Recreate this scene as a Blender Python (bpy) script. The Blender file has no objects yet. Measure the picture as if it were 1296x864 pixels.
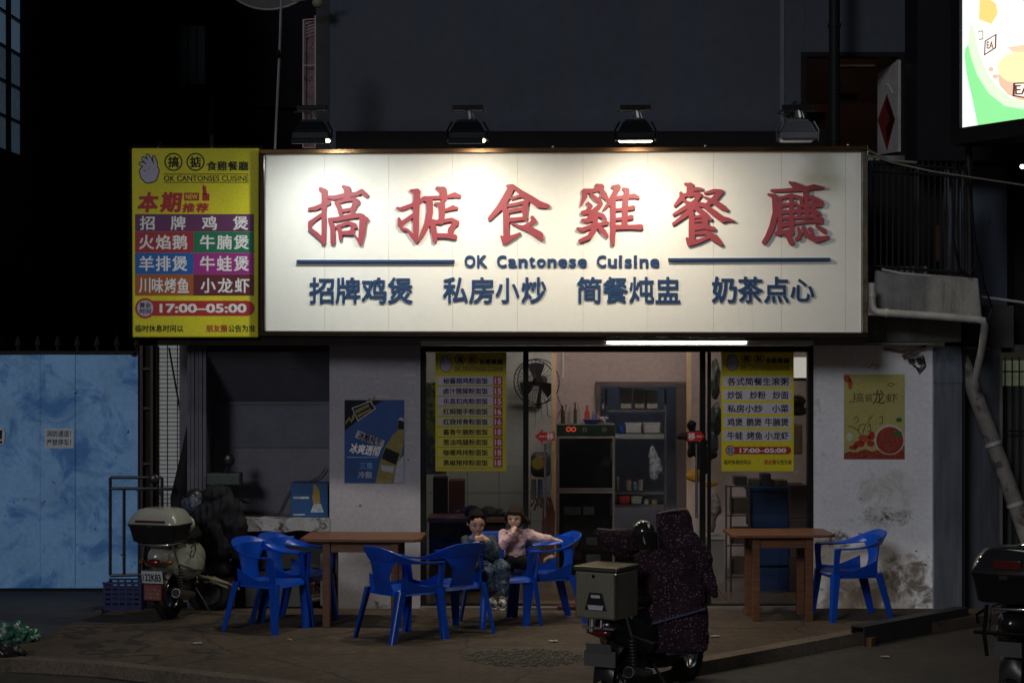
import bpy, math, random, bmesh
from mathutils import Vector, Matrix, noise
random.seed(7)
R = math.radians
scn = bpy.context.scene
col = scn.collection
# ---------------------------------------------------------------- camera
F = 2520.0; CX, CY = 648.0, 432.0; D0 = 18.0; CZ = 2.41
cam_d = bpy.data.cameras.new('camera'); cam_d.sensor_width = 36; cam_d.lens = 70.0
cam_d.clip_start = .1; cam_d.clip_end = 400
cam = bpy.data.objects.new('camera', cam_d); col.objects.link(cam)
cam.location = (0, -D0, CZ); cam.rotation_euler = (R(90), 0, 0)
scn.camera = cam
# ---------------------------------------------------------------- night sky, street glow, exposure
SUN_EL, SUN_AZ = 20.0, 22.0      # cool glow of the street behind the viewer, slightly from the left
w = bpy.data.worlds.new('World'); scn.world = w; w.use_nodes = True
nt = w.node_tree; bg = nt.nodes['Background']
sk = nt.nodes.new('ShaderNodeTexSky'); sk.sky_type = 'NISHITA'; sk.sun_disc = False
sk.sun_elevation = R(SUN_EL); sk.sun_rotation = R(180 + SUN_AZ); sk.altitude = 0
nt.links.new(sk.outputs[0], bg.inputs[0]); bg.inputs[1].default_value = 0.0035
sd = bpy.data.lights.new('sun', 'SUN'); sd.energy = 0.50; sd.angle = R(11); sd.color = (.93, .95, 1)
so = bpy.data.objects.new('sun', sd); col.objects.link(so)
_a = R(SUN_AZ)
_d = Vector((-math.sin(-_a) * math.cos(R(SUN_EL)), math.cos(_a) * math.cos(R(SUN_EL)), -math.sin(R(SUN_EL))))
so.rotation_euler = _d.to_track_quat('-Z', 'Y').to_euler()
scn.view_settings.view_transform = 'Standard'; scn.view_settings.look = 'None'
scn.view_settings.exposure = 0; scn.view_settings.gamma = 1
scn.cycles.use_denoising = True
scn.cycles.max_bounces = 8; scn.cycles.sample_clamp_indirect = 4

# ---------------------------------------------------------------- placing helpers
def P(px, py, Y=0.0):
    d = D0 + Y
    return Vector(((px - CX) / F * d, Y, CZ - (py - CY) / F * d))
def Gp(px, py, z=0.0):
    d = (CZ - z) * F / (py - CY)
    return Vector(((px - CX) / F * d, d - D0, z))
class Frame:
    """a real plane; pixel coordinates are only a convenient ruler on it"""
    def __init__(s, p0, n):
        s.p0 = Vector(p0); s.n = Vector(n).normalized()
    def at(s, px, py, off=0.0):
        o = Vector((0, -D0, CZ)); d = Vector(((px - CX) / F, 1, -(py - CY) / F))
        t = (s.p0 - o).dot(s.n) / d.dot(s.n)
        return o + d * t + s.n * off
def Fy(Y): return Frame((0, Y, 0), (0, -1, 0))

# ---------------------------------------------------------------- materials
def _nn(nt, t, **k):
    n = nt.nodes.new(t)
    for a, b in k.items(): setattr(n, a, b)
    return n
MATS = {}
def M(name, c, rough=.6, metal=0., var=.18, scale=5., bump=0., bscale=60., stain=None, emit=None, trans=0., alpha=1., coat=0., stretch=(1, 1, 1), fine=.08):
    if name in MATS: return MATS[name]
    m = bpy.data.materials.new(name); m.use_nodes = True; nt = m.node_tree
    b = nt.nodes['Principled BSDF']; L = nt.links.new
    b.inputs['Roughness'].default_value = rough; b.inputs['Metallic'].default_value = metal
    b.inputs['Coat Weight'].default_value = coat
    b.inputs['Transmission Weight'].default_value = trans
    if max(c[:3]) < .035 and coat == 0 and rough >= .4: b.inputs['Specular IOR Level'].default_value = .12
    b.inputs['Alpha'].default_value = alpha
    tc = _nn(nt, 'ShaderNodeTexCoord'); mp = _nn(nt, 'ShaderNodeMapping'); mp.inputs['Scale'].default_value = stretch
    L(tc.outputs['Object'], mp.inputs[0])
    n1 = _nn(nt, 'ShaderNodeTexNoise'); n1.inputs['Scale'].default_value = scale; n1.inputs['Detail'].default_value = 8; n1.inputs['Roughness'].default_value = .62
    n2 = _nn(nt, 'ShaderNodeTexNoise'); n2.inputs['Scale'].default_value = scale * 14; n2.inputs['Detail'].default_value = 3
    L(mp.outputs[0], n1.inputs[0]); L(mp.outputs[0], n2.inputs[0])
    rp = _nn(nt, 'ShaderNodeMapRange'); rp.inputs[1].default_value = .3; rp.inputs[2].default_value = .7
    rp.inputs[3].default_value = 1 - var; rp.inputs[4].default_value = 1 + var; L(n1.outputs[0], rp.inputs[0])
    r2 = _nn(nt, 'ShaderNodeMapRange'); r2.inputs[1].default_value = .3; r2.inputs[2].default_value = .7
    r2.inputs[3].default_value = 1 - fine; r2.inputs[4].default_value = 1 + fine; L(n2.outputs[0], r2.inputs[0])
    mu = _nn(nt, 'ShaderNodeMath', operation='MULTIPLY'); L(rp.outputs[0], mu.inputs[0]); L(r2.outputs[0], mu.inputs[1])
    vm = _nn(nt, 'ShaderNodeVectorMath', operation='SCALE'); vm.inputs[0].default_value = c[:3]; L(mu.outputs[0], vm.inputs['Scale'])
    out = vm.outputs[0]
    for st in (stain or []):
        # (kind, colour, scale, lo, hi, box or None) ; box = (x0,x1,z0,z1,soft)
        kind, sc_, scl, lo, hi, box = st
        ns = _nn(nt, 'ShaderNodeTexNoise'); ns.inputs['Scale'].default_value = scl; ns.inputs['Detail'].default_value = 12; ns.inputs['Roughness'].default_value = .7
        ns.inputs['Distortion'].default_value = .6 if kind == 'd' else 0
        ge = _nn(nt, 'ShaderNodeNewGeometry')
        if kind == 'v':
            mq = _nn(nt, 'ShaderNodeMapping'); mq.inputs['Scale'].default_value = (1, 1, .12); L(ge.outputs['Position'], mq.inputs[0]); L(mq.outputs[0], ns.inputs[0])
        else: L(ge.outputs['Position'], ns.inputs[0])
        val = ns.outputs[0]
        if box:
            sx = _nn(nt, 'ShaderNodeSeparateXYZ'); L(ge.outputs['Position'], sx.inputs[0])
            cx_, cz_ = (box[0] + box[1]) / 2, (box[2] + box[3]) / 2
            ds = []
            for o_, c_, h_ in ((0, cx_, (box[1] - box[0]) / 2), (2, cz_, (box[3] - box[2]) / 2)):
                a = _nn(nt, 'ShaderNodeMath', operation='SUBTRACT'); L(sx.outputs[o_], a.inputs[0]); a.inputs[1].default_value = c_
                e = _nn(nt, 'ShaderNodeMath', operation='DIVIDE'); L(a.outputs[0], e.inputs[0]); e.inputs[1].default_value = h_
                q = _nn(nt, 'ShaderNodeMath', operation='POWER'); L(e.outputs[0], q.inputs[0]); q.inputs[1].default_value = 2; ds.append(q)
            s_ = _nn(nt, 'ShaderNodeMath', operation='ADD'); L(ds[0].outputs[0], s_.inputs[0]); L(ds[1].outputs[0], s_.inputs[1])
            k_ = _nn(nt, 'ShaderNodeMath', operation='MULTIPLY'); L(s_.outputs[0], k_.inputs[0]); k_.inputs[1].default_value = .22
            z_ = _nn(nt, 'ShaderNodeMath', operation='SUBTRACT'); L(val, z_.inputs[0]); L(k_.outputs[0], z_.inputs[1]); val = z_.outputs[0]
        mr = _nn(nt, 'ShaderNodeMapRange'); mr.inputs[1].default_value = lo; mr.inputs[2].default_value = hi; L(val, mr.inputs[0])
        mx = _nn(nt, 'ShaderNodeMix', data_type='RGBA'); L(mr.outputs[0], mx.inputs[0]); L(out, mx.inputs[6]); mx.inputs[7].default_value = (*sc_, 1); out = mx.outputs[2]
    L(out, b.inputs['Base Color'])
    if emit:
        b.inputs['Emission Color'].default_value = (*emit[0], 1); b.inputs['Emission Strength'].default_value = emit[1]
    if bump:
        nb = _nn(nt, 'ShaderNodeTexNoise'); nb.inputs['Scale'].default_value = bscale; nb.inputs['Detail'].default_value = 6; L(mp.outputs[0], nb.inputs[0])
        bu = _nn(nt, 'ShaderNodeBump'); bu.inputs['Strength'].default_value = bump; bu.inputs['Distance'].default_value = .01
        L(nb.outputs[0], bu.inputs['Height']); L(bu.outputs[0], b.inputs['Normal'])
    MATS[name] = m
    return m
def EM(name, c, s):
    if name in MATS: return MATS[name]
    m = bpy.data.materials.new(name); m.use_nodes = True; b = m.node_tree.nodes['Principled BSDF']
    b.inputs['Base Color'].default_value = (*c, 1); b.inputs['Emission Color'].default_value = (*c, 1); b.inputs['Emission Strength'].default_value = s
    MATS[name] = m; return m

# ---------------------------------------------------------------- mesh builder
class MB:
    def __init__(s): s.v = []; s.f = []
    def add(s, vs, fs):
        o = len(s.v); s.v += [Vector(v) for v in vs]; s.f += [tuple(i + o for i in f) for f in fs]; return s
    def hexa(s, c8):  # bottom 4 (ccw) then top 4
        return s.add(c8, [(3, 2, 1, 0), (4, 5, 6, 7), (0, 1, 5, 4), (1, 2, 6, 5), (2, 3, 7, 6), (3, 0, 4, 7)])
    def box(s, x0, x1, y0, y1, z0, z1):
        return s.hexa([(x0, y0, z0), (x1, y0, z0), (x1, y1, z0), (x0, y1, z0), (x0, y0, z1), (x1, y0, z1), (x1, y1, z1), (x0, y1, z1)])
    def pbox(s, x0, y0, x1, y1, Ya, Yb):   # front face measured on the plane Y=Ya, goes straight back to Yb
        a = P(x0, y1, Ya); b = P(x1, y0, Ya)
        return s.box(a.x, b.x, Ya, Yb, a.z, b.z)
    def slab(s, fr, x0, y0, x1, y1, o0, o1):   # plate on a frame between offsets o0 (back) and o1 (front)
        q = [(x0, y1), (x1, y1), (x1, y0), (x0, y0)]
        f_ = [fr.at(a, b, o1) for a, b in q]; k = [p - fr.n * (o1 - o0) for p in f_]
        return s.add(f_ + k, [(0, 1, 2, 3), (7, 6, 5, 4), (1, 0, 4, 5), (2, 1, 5, 6), (3, 2, 6, 7), (0, 3, 7, 4)])
    def poly(s, fr, pts, o0, o1):
        n = len(pts); f_ = [fr.at(a, b, o1) for a, b in pts]; k = [p - fr.n * (o1 - o0) for p in f_]
        return s.add(f_ + k, [tuple(range(n)), tuple(range(2 * n - 1, n - 1, -1))] + [((i + 1) % n, i, n + i, n + (i + 1) % n) for i in range(n)])
    def tube(s, pts, rad, n=8, cap=True):
        pts = [Vector(p) for p in pts]
        if not hasattr(rad, '__len__'): rad = [rad] * len(pts)
        t0 = (pts[1] - pts[0]).normalized()
        up = Vector((0, 0, 1)) if abs(t0.z) < .9 else Vector((1, 0, 0))
        a = t0.cross(up).normalized(); vs = []
        for i, p in enumerate(pts):
            t = (pts[min(i + 1, len(pts) - 1)] - pts[max(i - 1, 0)]).normalized()
            a = (a - t * a.dot(t)).normalized(); b = t.cross(a)
            for k in range(n):
                w_ = 2 * math.pi * k / n; vs.append(p + (a * math.cos(w_) + b * math.sin(w_)) * rad[i])
        fs = []
        for i in range(len(pts) - 1):
            for k in range(n):
                k2 = (k + 1) % n; fs.append((i * n + k, i * n + k2, (i + 1) * n + k2, (i + 1) * n + k))
        if cap: fs += [tuple(range(n - 1, -1, -1)), tuple(range((len(pts) - 1) * n, len(pts) * n))]
        return s.add(vs, fs)
    def ell(s, c, r, rot=None, nu=12, nv=8):
        c = Vector(c); r = (r, r, r) if not hasattr(r, '__len__') else r
        m = rot or Matrix.Identity(3); vs = [c + m @ Vector((0, 0, -r[2]))]
        for j in range(1, nv):
            ph = -math.pi / 2 + math.pi * j / nv
            for i in range(nu):
                th = 2 * math.pi * i / nu
                vs.append(c + m @ Vector((r[0] * math.cos(ph) * math.cos(th), r[1] * math.cos(ph) * math.sin(th), r[2] * math.sin(ph))))
        vs.append(c + m @ Vector((0, 0, r[2]))); e = len(vs) - 1; fs = []
        for i in range(nu): fs.append((0, 1 + (i + 1) % nu, 1 + i)); fs.append((e, e - nu + i, e - nu + (i + 1) % nu))
        for j in range(nv - 2):
            for i in range(nu):
                a = 1 + j * nu + i; b = 1 + j * nu + (i + 1) % nu; fs.append((a, b, b + nu, a + nu))
        return s.add(vs, fs)
    def caps(s, p0, p1, r0, r1, n=10):
        p0 = Vector(p0); p1 = Vector(p1); s.tube([p0, p1], [r0, r1], n); s.ell(p0, r0, None, n, 6); s.ell(p1, r1, None, n, 6); return s
    def limb(s, pts, rad, n=10):
        for i in range(len(pts) - 1): s.caps(pts[i], pts[i + 1], rad[i], rad[i + 1], n)
        return s
    def loft(s, rings, close=True, caps=True):
        n = len(rings[0]); vs = [p for r_ in rings for p in r_]; fs = []
        for i in range(len(rings) - 1):
            for k in range(n if close else n - 1):
                k2 = (k + 1) % n; fs.append((i * n + k, i * n + k2, (i + 1) * n + k2, (i + 1) * n + k))
        if caps: fs += [tuple(range(n - 1, -1, -1)), tuple(range((len(rings) - 1) * n, len(rings) * n))]
        return s.add(vs, fs)
    def torus(s, c, axis, Rr, r, n=28, m=10, sq=1.0):
        c = Vector(c); ax = Vector(axis).normalized(); u = ax.cross(Vector((0, 0, 1)))
        u = u.normalized() if u.length > .1 else Vector((1, 0, 0)); v = ax.cross(u); vs = []; fs = []
        for i in range(n):
            a = 2 * math.pi * i / n; d = u * math.cos(a) + v * math.sin(a)
            for j in range(m):
                b = 2 * math.pi * j / m; vs.append(c + d * (Rr + r * math.cos(b)) + ax * r * sq * math.sin(b))
        for i in range(n):
            for j in range(m):
                fs.append((i * m + j, i * m + (j + 1) % m, ((i + 1) % n) * m + (j + 1) % m, ((i + 1) % n) * m + j))
        return s.add(vs, fs)
    def sheet(s, fn, nu, nv, th):
        g = [[Vector(fn(i / nu, j / nv)) for j in range(nv + 1)] for i in range(nu + 1)]; vs = []; back = []
        for i in range(nu + 1):
            for j in range(nv + 1):
                du = g[min(i + 1, nu)][j] - g[max(i - 1, 0)][j]; dv = g[i][min(j + 1, nv)] - g[i][max(j - 1, 0)]
                n_ = du.cross(dv); n_ = n_.normalized() if n_.length > 1e-9 else Vector((0, 0, 1))
                vs.append(g[i][j] + n_ * th / 2); back.append(g[i][j] - n_ * th / 2)
        N = len(vs); w_ = nv + 1; fs = []
        for i in range(nu):
            for j in range(nv):
                a = i * w_ + j; q = (a, a + w_, a + w_ + 1, a + 1); fs.append(q); fs.append(tuple(N + k for k in reversed(q)))
        bd = [i * w_ for i in range(nu + 1)] + [nu * w_ + j for j in range(1, nv + 1)] + [i * w_ + nv for i in range(nu - 1, -1, -1)] + [j for j in range(nv - 1, 0, -1)]
        for k in range(len(bd)):
            a, b = bd[k], bd[(k + 1) % len(bd)]; fs.append((b, a, N + a, N + b))
        return s.add(vs + back, fs)
    def xf(s, m):
        s.v = [m @ v for v in s.v]; return s
    def join(s, o): return s.add(o.v, o.f)

OFF = {}
def mesh_from(name, mb, off=Vector((0, 0, 0))):
    me = bpy.data.meshes.new(name); me.from_pydata([tuple(v - off) for v in mb.v], [], mb.f); me.update(); return me
def put(name, me, mat, parent=None, smooth=False, bevel=0, label=None, seg=2):
    if mat and not me.materials: me.materials.append(mat)
    if smooth:
        for p in me.polygons: p.use_smooth = True
    o = bpy.data.objects.new(name, me); col.objects.link(o)
    if parent: o.parent = parent
    if bevel:
        b = o.modifiers.new('bevel', 'BEVEL'); b.width = bevel; b.segments = seg; b.limit_method = 'ANGLE'; b.angle_limit = R(40)
    if smooth:
        try: me.set_sharp_from_angle(angle=R(42))
        except Exception: pass
    if label: o['label'] = label
    return o
def part(name, mb, mat, parent=None, smooth=False, bevel=0, label=None, fixn=False):
    off = OFF.get(parent.name, Vector((0, 0, 0))) if parent else Vector((0, 0, 0))
    me = mesh_from(name, mb, off)
    if fixn:
        bm = bmesh.new(); bm.from_mesh(me); bmesh.ops.recalc_face_normals(bm, faces=bm.faces); bm.to_mesh(me); bm.free()
    o = put(name, me, mat, parent, smooth, bevel, label)
    if parent: OFF[o.name] = off
    return o
def tag(o, label, cat, group=None, kind=None):
    o['label'] = label; o['category'] = cat
    if group: o['group'] = group
    if kind: o['kind'] = kind
    return o
def thing(name, label, cat, loc=(0, 0, 0), rz=0, group=None, local=False):
    o = bpy.data.objects.new(name, None); col.objects.link(o); o.location = loc; o.rotation_euler = (0, 0, rz)
    o.empty_display_size = .1
    OFF[o.name] = Vector((0, 0, 0)) if local else Vector(loc)
    return tag(o, label, cat, group)
def struct(name, mb, mat, **k):
    o = part(name, mb, mat, **k); o['kind'] = 'structure'; return o
def kids(o): return list(o.children)
def copy_tree(o, parent=None):
    c = o.copy(); col.objects.link(c)
    if parent: c.parent = parent
    for k in kids(o): copy_tree(k, c)
    return c
def fuse(mb, voxel=.01, it=6, fac=.5, nz=0, nsc=8, st=(1, 1, 1)):
    me = mesh_from('tmp', mb)
    bm = bmesh.new(); bm.from_mesh(me); bmesh.ops.recalc_face_normals(bm, faces=bm.faces); bm.to_mesh(me); bm.free()
    o = bpy.data.objects.new('tmp', me); col.objects.link(o)
    r_ = o.modifiers.new('r', 'REMESH'); r_.mode = 'VOXEL'; r_.voxel_size = voxel
    if it:
        s_ = o.modifiers.new('s', 'SMOOTH'); s_.iterations = it; s_.factor = fac
    dg = bpy.context.evaluated_depsgraph_get()
    m2 = bpy.data.meshes.new_from_object(o.evaluated_get(dg)); bpy.data.objects.remove(o)
    out = MB(); out.v = [v.co.copy() for v in m2.vertices]; out.f = [tuple(p.vertices) for p in m2.polygons]
    if nz:
        for i, v in enumerate(m2.vertices):
            q = Vector((out.v[i].x * st[0], out.v[i].y * st[1], out.v[i].z * st[2])) * nsc
            out.v[i] = out.v[i] + v.normal * ((.5 - abs(noise.noise(q)) * 1.6 if st != (1, 1, 1) else noise.noise(q)) * nz + noise.noise(q * 2.7) * nz * .45)
    return out

# ---------------------------------------------------------------- lettering
_G = {}
def glyphs(txt, bold, ext=True):
    """heavy weight = slightly shifted copies of the light glyph fused side by side (each a hair deeper than the last)"""
    k = (txt, bold)
    if k in _G: return _G[k]
    if bold > .012:
        v0, f0 = glyphs(txt, 0); vs, fs = [], []; r_ = bold - .004; n_ = 8 if bold >= .05 else 4
        sh = [(0, 0)] + [(r_ * math.cos(2 * math.pi * (i + .5) / n_), r_ * math.sin(2 * math.pi * (i + .5) / n_)) for i in range(n_)]
        for i, (dx, dy) in enumerate(sh):
            o_ = len(vs); vs += [Vector((v.x + dx, v.y + dy, v.z * (1 + .03 * (n_ - i)))) for v in v0]; fs += [tuple(a + o_ for a in f) for f in f0]
        _G[k] = (vs, fs); return _G[k]
    c = bpy.data.curves.new('t', 'FONT'); c.body = txt; c.size = 1; c.offset = bold; c.extrude = .5; c.resolution_u = 3
    o = bpy.data.objects.new('t', c); col.objects.link(o)
    dg = bpy.context.evaluated_depsgraph_get(); me = bpy.data.meshes.new_from_object(o.evaluated_get(dg))
    r_ = ([v.co.copy() for v in me.vertices], [tuple(p.vertices) for p in me.polygons])
    bpy.data.objects.remove(o); _G[k] = r_; return r_
def lettering(name, fr, txt, rect, mat, parent, bold=.02, o0=.001, o1=.003, em=False, slant=0, rot=0, label=None, mb=None):
    """writes txt so that its ink (or its em cells) fills rect on the frame; thickness o0..o1"""
    vs, fs = glyphs(txt, bold)
    if em: a0, a1, b0, b1 = 0, em if em is not True else len(txt), -.13, .87
    else:
        a0, a1 = min(v.x for v in vs), max(v.x for v in vs); b0, b1 = min(v.y for v in vs), max(v.y for v in vs)
    x0, y0, x1, y1 = rect; out = []
    cx_, cy_ = (x0 + x1) / 2, (y0 + y1) / 2; ca, sa = math.cos(rot), math.sin(rot)
    for v in vs:
        px = x0 + (v.x - a0) / (a1 - a0) * (x1 - x0); py = y1 - (v.y - b0) / (b1 - b0) * (y1 - y0)
        px += slant * (y1 - py)
        if rot:
            dx, dy = px - cx_, py - cy_; px, py = cx_ + dx * ca - dy * sa, cy_ + dx * sa + dy * ca
        q_ = fr.at(px, py, o1); dz = (abs(v.z) * 2 - 1) * max(.0012, (o1 - o0) * .25)
        out.append(q_ + fr.n * dz if v.z > 0 else q_ - fr.n * (o1 - o0))
    if mb is not None: mb.add(out, fs); return None
    m_ = MB(); m_.add(out, fs); return part(name, m_, mat, parent, label=label)

# brush strokes: union of tapered capsules -> outline -> solid with holes
def brush(strokes, res=3.0, k=10.0):
    import numpy as np
    allp = [p for s in strokes for p in s]
    x0 = min(p[0] - p[2] for p in allp) - 8; x1 = max(p[0] + p[2] for p in allp) + 8
    y0 = min(p[1] - p[2] for p in allp) - 8; y1 = max(p[1] + p[2] for p in allp) + 8
    nx, ny = int((x1 - x0) / res) + 1, int((y1 - y0) / res) + 1
    X, Y = np.meshgrid(x0 + np.arange(nx) * res, y0 + np.arange(ny) * res)
    D = np.full(X.shape, 1e3)
    for s in strokes:
        ds = np.full(X.shape, 1e3)
        for (ax, ay, aw), (bx, by, bw) in zip(s[:-1], s[1:]):
            vx, vy = bx - ax, by - ay; L2 = vx * vx + vy * vy + 1e-6
            t = np.clip(((X - ax) * vx + (Y - ay) * vy) / L2, 0, 1)
            d = np.hypot(X - ax - t * vx, Y - ay - t * vy) - (aw + (bw - aw) * t) / 2
            ds = np.minimum(ds, d)
        h = np.clip(.5 + .5 * (D - ds) / k, 0, 1)
        D = D * (1 - h) + ds * h - k * h * (1 - h)
    # marching squares segments joined into loops
    segs = {}
    def key(i, j, d): return (i, j, d)
    pos = {}
    def cross(i, j, d):
        kk = (i, j, d)
        if kk not in pos:
            a = D[j, i]; b = D[j, i + 1] if d == 0 else D[j + 1, i]; t = a / (a - b)
            pos[kk] = (x0 + (i + (t if d == 0 else 0)) * res, y0 + (j + (t if d == 1 else 0)) * res)
        return kk
    S = D < 0
    for j in range(ny - 1):
        for i in range(nx - 1):
            a, b, c, d = S[j, i], S[j, i + 1], S[j + 1, i + 1], S[j + 1, i]
            code = a | (b << 1) | (c << 2) | (d << 3)
            if code in (0, 15): continue
            T, Rr, B, Lf = (i, j, 0), (i + 1, j, 1), (i, j + 1, 0), (i, j, 1)
            tab = {1: [(Lf, T)], 2: [(T, Rr)], 3: [(Lf, Rr)], 4: [(Rr, B)], 5: [(Lf, T), (Rr, B)], 6: [(T, B)], 7: [(Lf, B)], 8: [(B, Lf)], 9: [(B, T)], 10: [(T, Rr), (B, Lf)], 11: [(B, Rr)], 12: [(Rr, Lf)], 13: [(Rr, T)], 14: [(T, Lf)]}[code]
            for p, q in tab: cross(*p); cross(*q); segs.setdefault(p, []).append(q)
    loops = []
    while segs:
        st = next(iter(segs)); lp = [st]; cur = st
        while True:
            nx_ = segs.get(cur)
            if not nx_: break
            q = nx_.pop()
            if not nx_: del segs[cur]
            if q == st: break
            lp.append(q); cur = q
        if len(lp) > 6: loops.append([pos[q] for q in lp])
    return loops
def brush_mesh(fr, loops, mapf, o0, o1):
    c = bpy.data.curves.new('b', 'CURVE'); c.dimensions = '2D'; c.fill_mode = 'BOTH'; c.extrude = .5
    for lp in loops:
        lp = lp[::2] if len(lp) > 30 else lp
        sp = c.splines.new('POLY'); sp.points.add(len(lp) - 1); sp.use_cyclic_u = True
        for i, (x, y) in enumerate(lp): sp.points[i].co = (x, -y, 0, 1)
    o = bpy.data.objects.new('b', c); col.objects.link(o)
    dg = bpy.context.evaluated_depsgraph_get(); me = bpy.data.meshes.new_from_object(o.evaluated_get(dg))
    m_ = MB(); out = []
    for v in me.vertices:
        px, py = mapf(v.co.x, -v.co.y); p = fr.at(px, py, o1)
        out.append(p if v.co.z > 0 else p - fr.n * (o1 - o0))
    m_.add(out, [tuple(p.vertices) for p in me.polygons]); bpy.data.objects.remove(o); return m_
# ---------------------------------------------------------------- shared materials
black_metal = M('black_metal', (.012, .012, .014), .45, .6, bump=.05)
dark_paint = M('dark_paint', (.02, .02, .022), .5)
steel = M('steel', (.30, .30, .32), .32, 1., var=.25, scale=9)
chrome = M('chrome', (.7, .7, .72), .12, 1., var=.05)
galv = M('galvanised_sheet', (.23, .26, .32), .28, .65, var=.3, scale=3, stretch=(6, 6, .6), bump=.12, bscale=12)
pvc = M('grey_pvc', (.42, .41, .39), .5, var=.2, scale=7)
conc = M('stained_concrete', (.22, .22, .21), .9, var=.3, scale=4, bump=.5, bscale=30,
         stain=[('v', (.05, .05, .05), 5., .5, .72, None), ('n', (.4, .4, .38), 6., .6, .75, None)])
wood = M('table_wood', (.15, .062, .03), .42, var=.35, scale=5, stretch=(1, 9, 9), bump=.1, bscale=40, fine=.2)
pale_wood = M('pale_wood', (.42, .25, .13), .5, var=.15, stretch=(6, 6, 1))
white_paint = M('white_paint', (.72, .72, .70), .5, var=.06)
rubber = M('rubber', (.018, .018, .018), .75, bump=.3, bscale=80)
black_plastic = M('black_plastic', (.015, .015, .016), .35, var=.1)
print_black = M('print_black', (.02, .02, .025), .6, var=0)
print_white = M('print_white', (.74, .74, .76), .6, var=.03)
print_red = M('print_red', (.38, .012, .018), .55, var=.05)
yellow_vinyl = M('yellow_vinyl', (.62, .57, .008), .6, var=.06, scale=3)
glass = M('window_glass', (.9, .92, .92), .02, var=0, fine=0)
_g = glass.node_tree; _b = _g.nodes['Principled BSDF']
_t = _g.nodes.new('ShaderNodeBsdfTransparent'); _t.inputs[0].default_value = (.9, .92, .92, 1); _m = _g.nodes.new('ShaderNodeMixShader'); _gl = _g.nodes.new('ShaderNodeBsdfGlossy'); _gl.inputs['Roughness'].default_value = .02
_fr = _g.nodes.new('ShaderNodeFresnel'); _fr.inputs[0].default_value = 1.45
_g.links.new(_fr.outputs[0], _m.inputs[0]); _g.links.new(_t.outputs[0], _m.inputs[1]); _g.links.new(_gl.outputs[0], _m.inputs[2])
_g.links.new(_m.outputs[0], _g.nodes['Material Output'].inputs[0])
blue_plastic = M('blue_plastic', (.003, .060, .45), .30, var=.10, scale=3, bump=.03, bscale=90, stain=[('n', (.03, .09, .36), 9, .60, .78, None)])
_bn = blue_plastic.node_tree; _bb = _bn.nodes['Principled BSDF']; _bs = _bb.inputs['Base Color'].links[0].from_socket
_oi = _nn(_bn, 'ShaderNodeObjectInfo'); _om = _nn(_bn, 'ShaderNodeMapRange'); _om.inputs[3].default_value = .78; _om.inputs[4].default_value = 1.12; _bn.links.new(_oi.outputs['Random'], _om.inputs[0])
_ov = _nn(_bn, 'ShaderNodeVectorMath', operation='SCALE'); _bn.links.new(_bs, _ov.inputs[0]); _bn.links.new(_om.outputs[0], _ov.inputs['Scale']); _bn.links.new(_ov.outputs[0], _bb.inputs['Base Color'])
FW = Fy(0.0)
lit_wall_plaster = M('lit_wall_plaster', (.76, .76, .80), .88, var=.10, scale=2.2, bump=.25, bscale=22,
    stain=[('n', (.20, .19, .19), 3.0, .60, .80, None),
           ('d', (.28, .265, .24), 8., .40, .54, (2.98, 3.75, .70, .94, 0)), ('d', (.16, .15, .14), 9., .44, .52, (2.70, 3.2, .50, .78, 0)),
           ('d', (.10, .09, .075), 20., .46, .54, (3.15, 3.7, .76, .90, 0)),
           ('d', (.52, .48, .44), 5., .44, .60, (2.95, 3.75, .6, 1.4, 0)),
           ('d', (.20, .17, .14), 6., .36, .50, (3.25, 3.95, -.05, .55, 0)), ('d', (.40, .34, .28), 4., .40, .52, (2.7, 3.8, -.2, .35, 0)), ('v', (.55, .50, .45), 10, .60, .72, None),
           ('n', (.10, .10, .095), 8., .5, .62, (2.6, 3.0, .1, .3, 0)),
           ('n', (.09, .085, .08), 6., .50, .60, (-1.7, 4.0, -.12, .10, 0)),
           ('d', (.22, .2, .17), 16., .52, .58, (-1.2, -.85, 1.25, 2.1, 0))])

# ================================================================ SETTING: ground
asph = M('road_asphalt', (.040, .034, .028), .85, var=.35, scale=.8, bump=.5, bscale=120, fine=.3, stain=[('n', (.03, .03, .03), 1.2, .5, .7, None)])
slabm = M('forecourt_concrete', (.074, .052, .034), .9, var=.35, scale=.9, bump=.55, bscale=90, fine=.3,
          stain=[('d', (.04, .03, .024), 1.6, .52, .72, None), ('n', (.13, .11, .09), 4., .62, .75, None)])
m = MB(); m.box(-120, 120, -60, 120, -1.0, -.09); struct('ground', m, asph)
# forecourt slab with its own outline and a pale worn kerb
out = [Gp(-40, 838), Gp(15, 834), Gp(60, 836), Gp(130, 840), Gp(220, 850), Gp(330, 861), Gp(420, 876), Gp(560, 892), Gp(700, 880), Gp(800, 860), Gp(870, 840), Gp(980, 820), Gp(1092, 799)]
back = [Vector((4.3, -.35, 0)), Vector((4.3, .0, 0)), Vector((-3.6, .0, 0)), Vector((-3.6, -.6, 0)), Gp(130, 768), Gp(60, 805), Gp(20, 815), Gp(-40, 822)]
_s = slabm.node_tree; _sb = _s.nodes['Principled BSDF']; _sc = _sb.inputs['Base Color'].links[0].from_socket
_g1 = _nn(_s, 'ShaderNodeNewGeometry'); _wn = _nn(_s, 'ShaderNodeTexNoise'); _wn.inputs['Scale'].default_value = 2.5; _wn.inputs['Detail'].default_value = 6; _s.links.new(_g1.outputs['Position'], _wn.inputs[0])
_mxv = _nn(_s, 'ShaderNodeMix', data_type='VECTOR'); _mxv.inputs[0].default_value = .22; _s.links.new(_g1.outputs['Position'], _mxv.inputs[4]); _s.links.new(_wn.outputs['Color'], _mxv.inputs[5])
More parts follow.
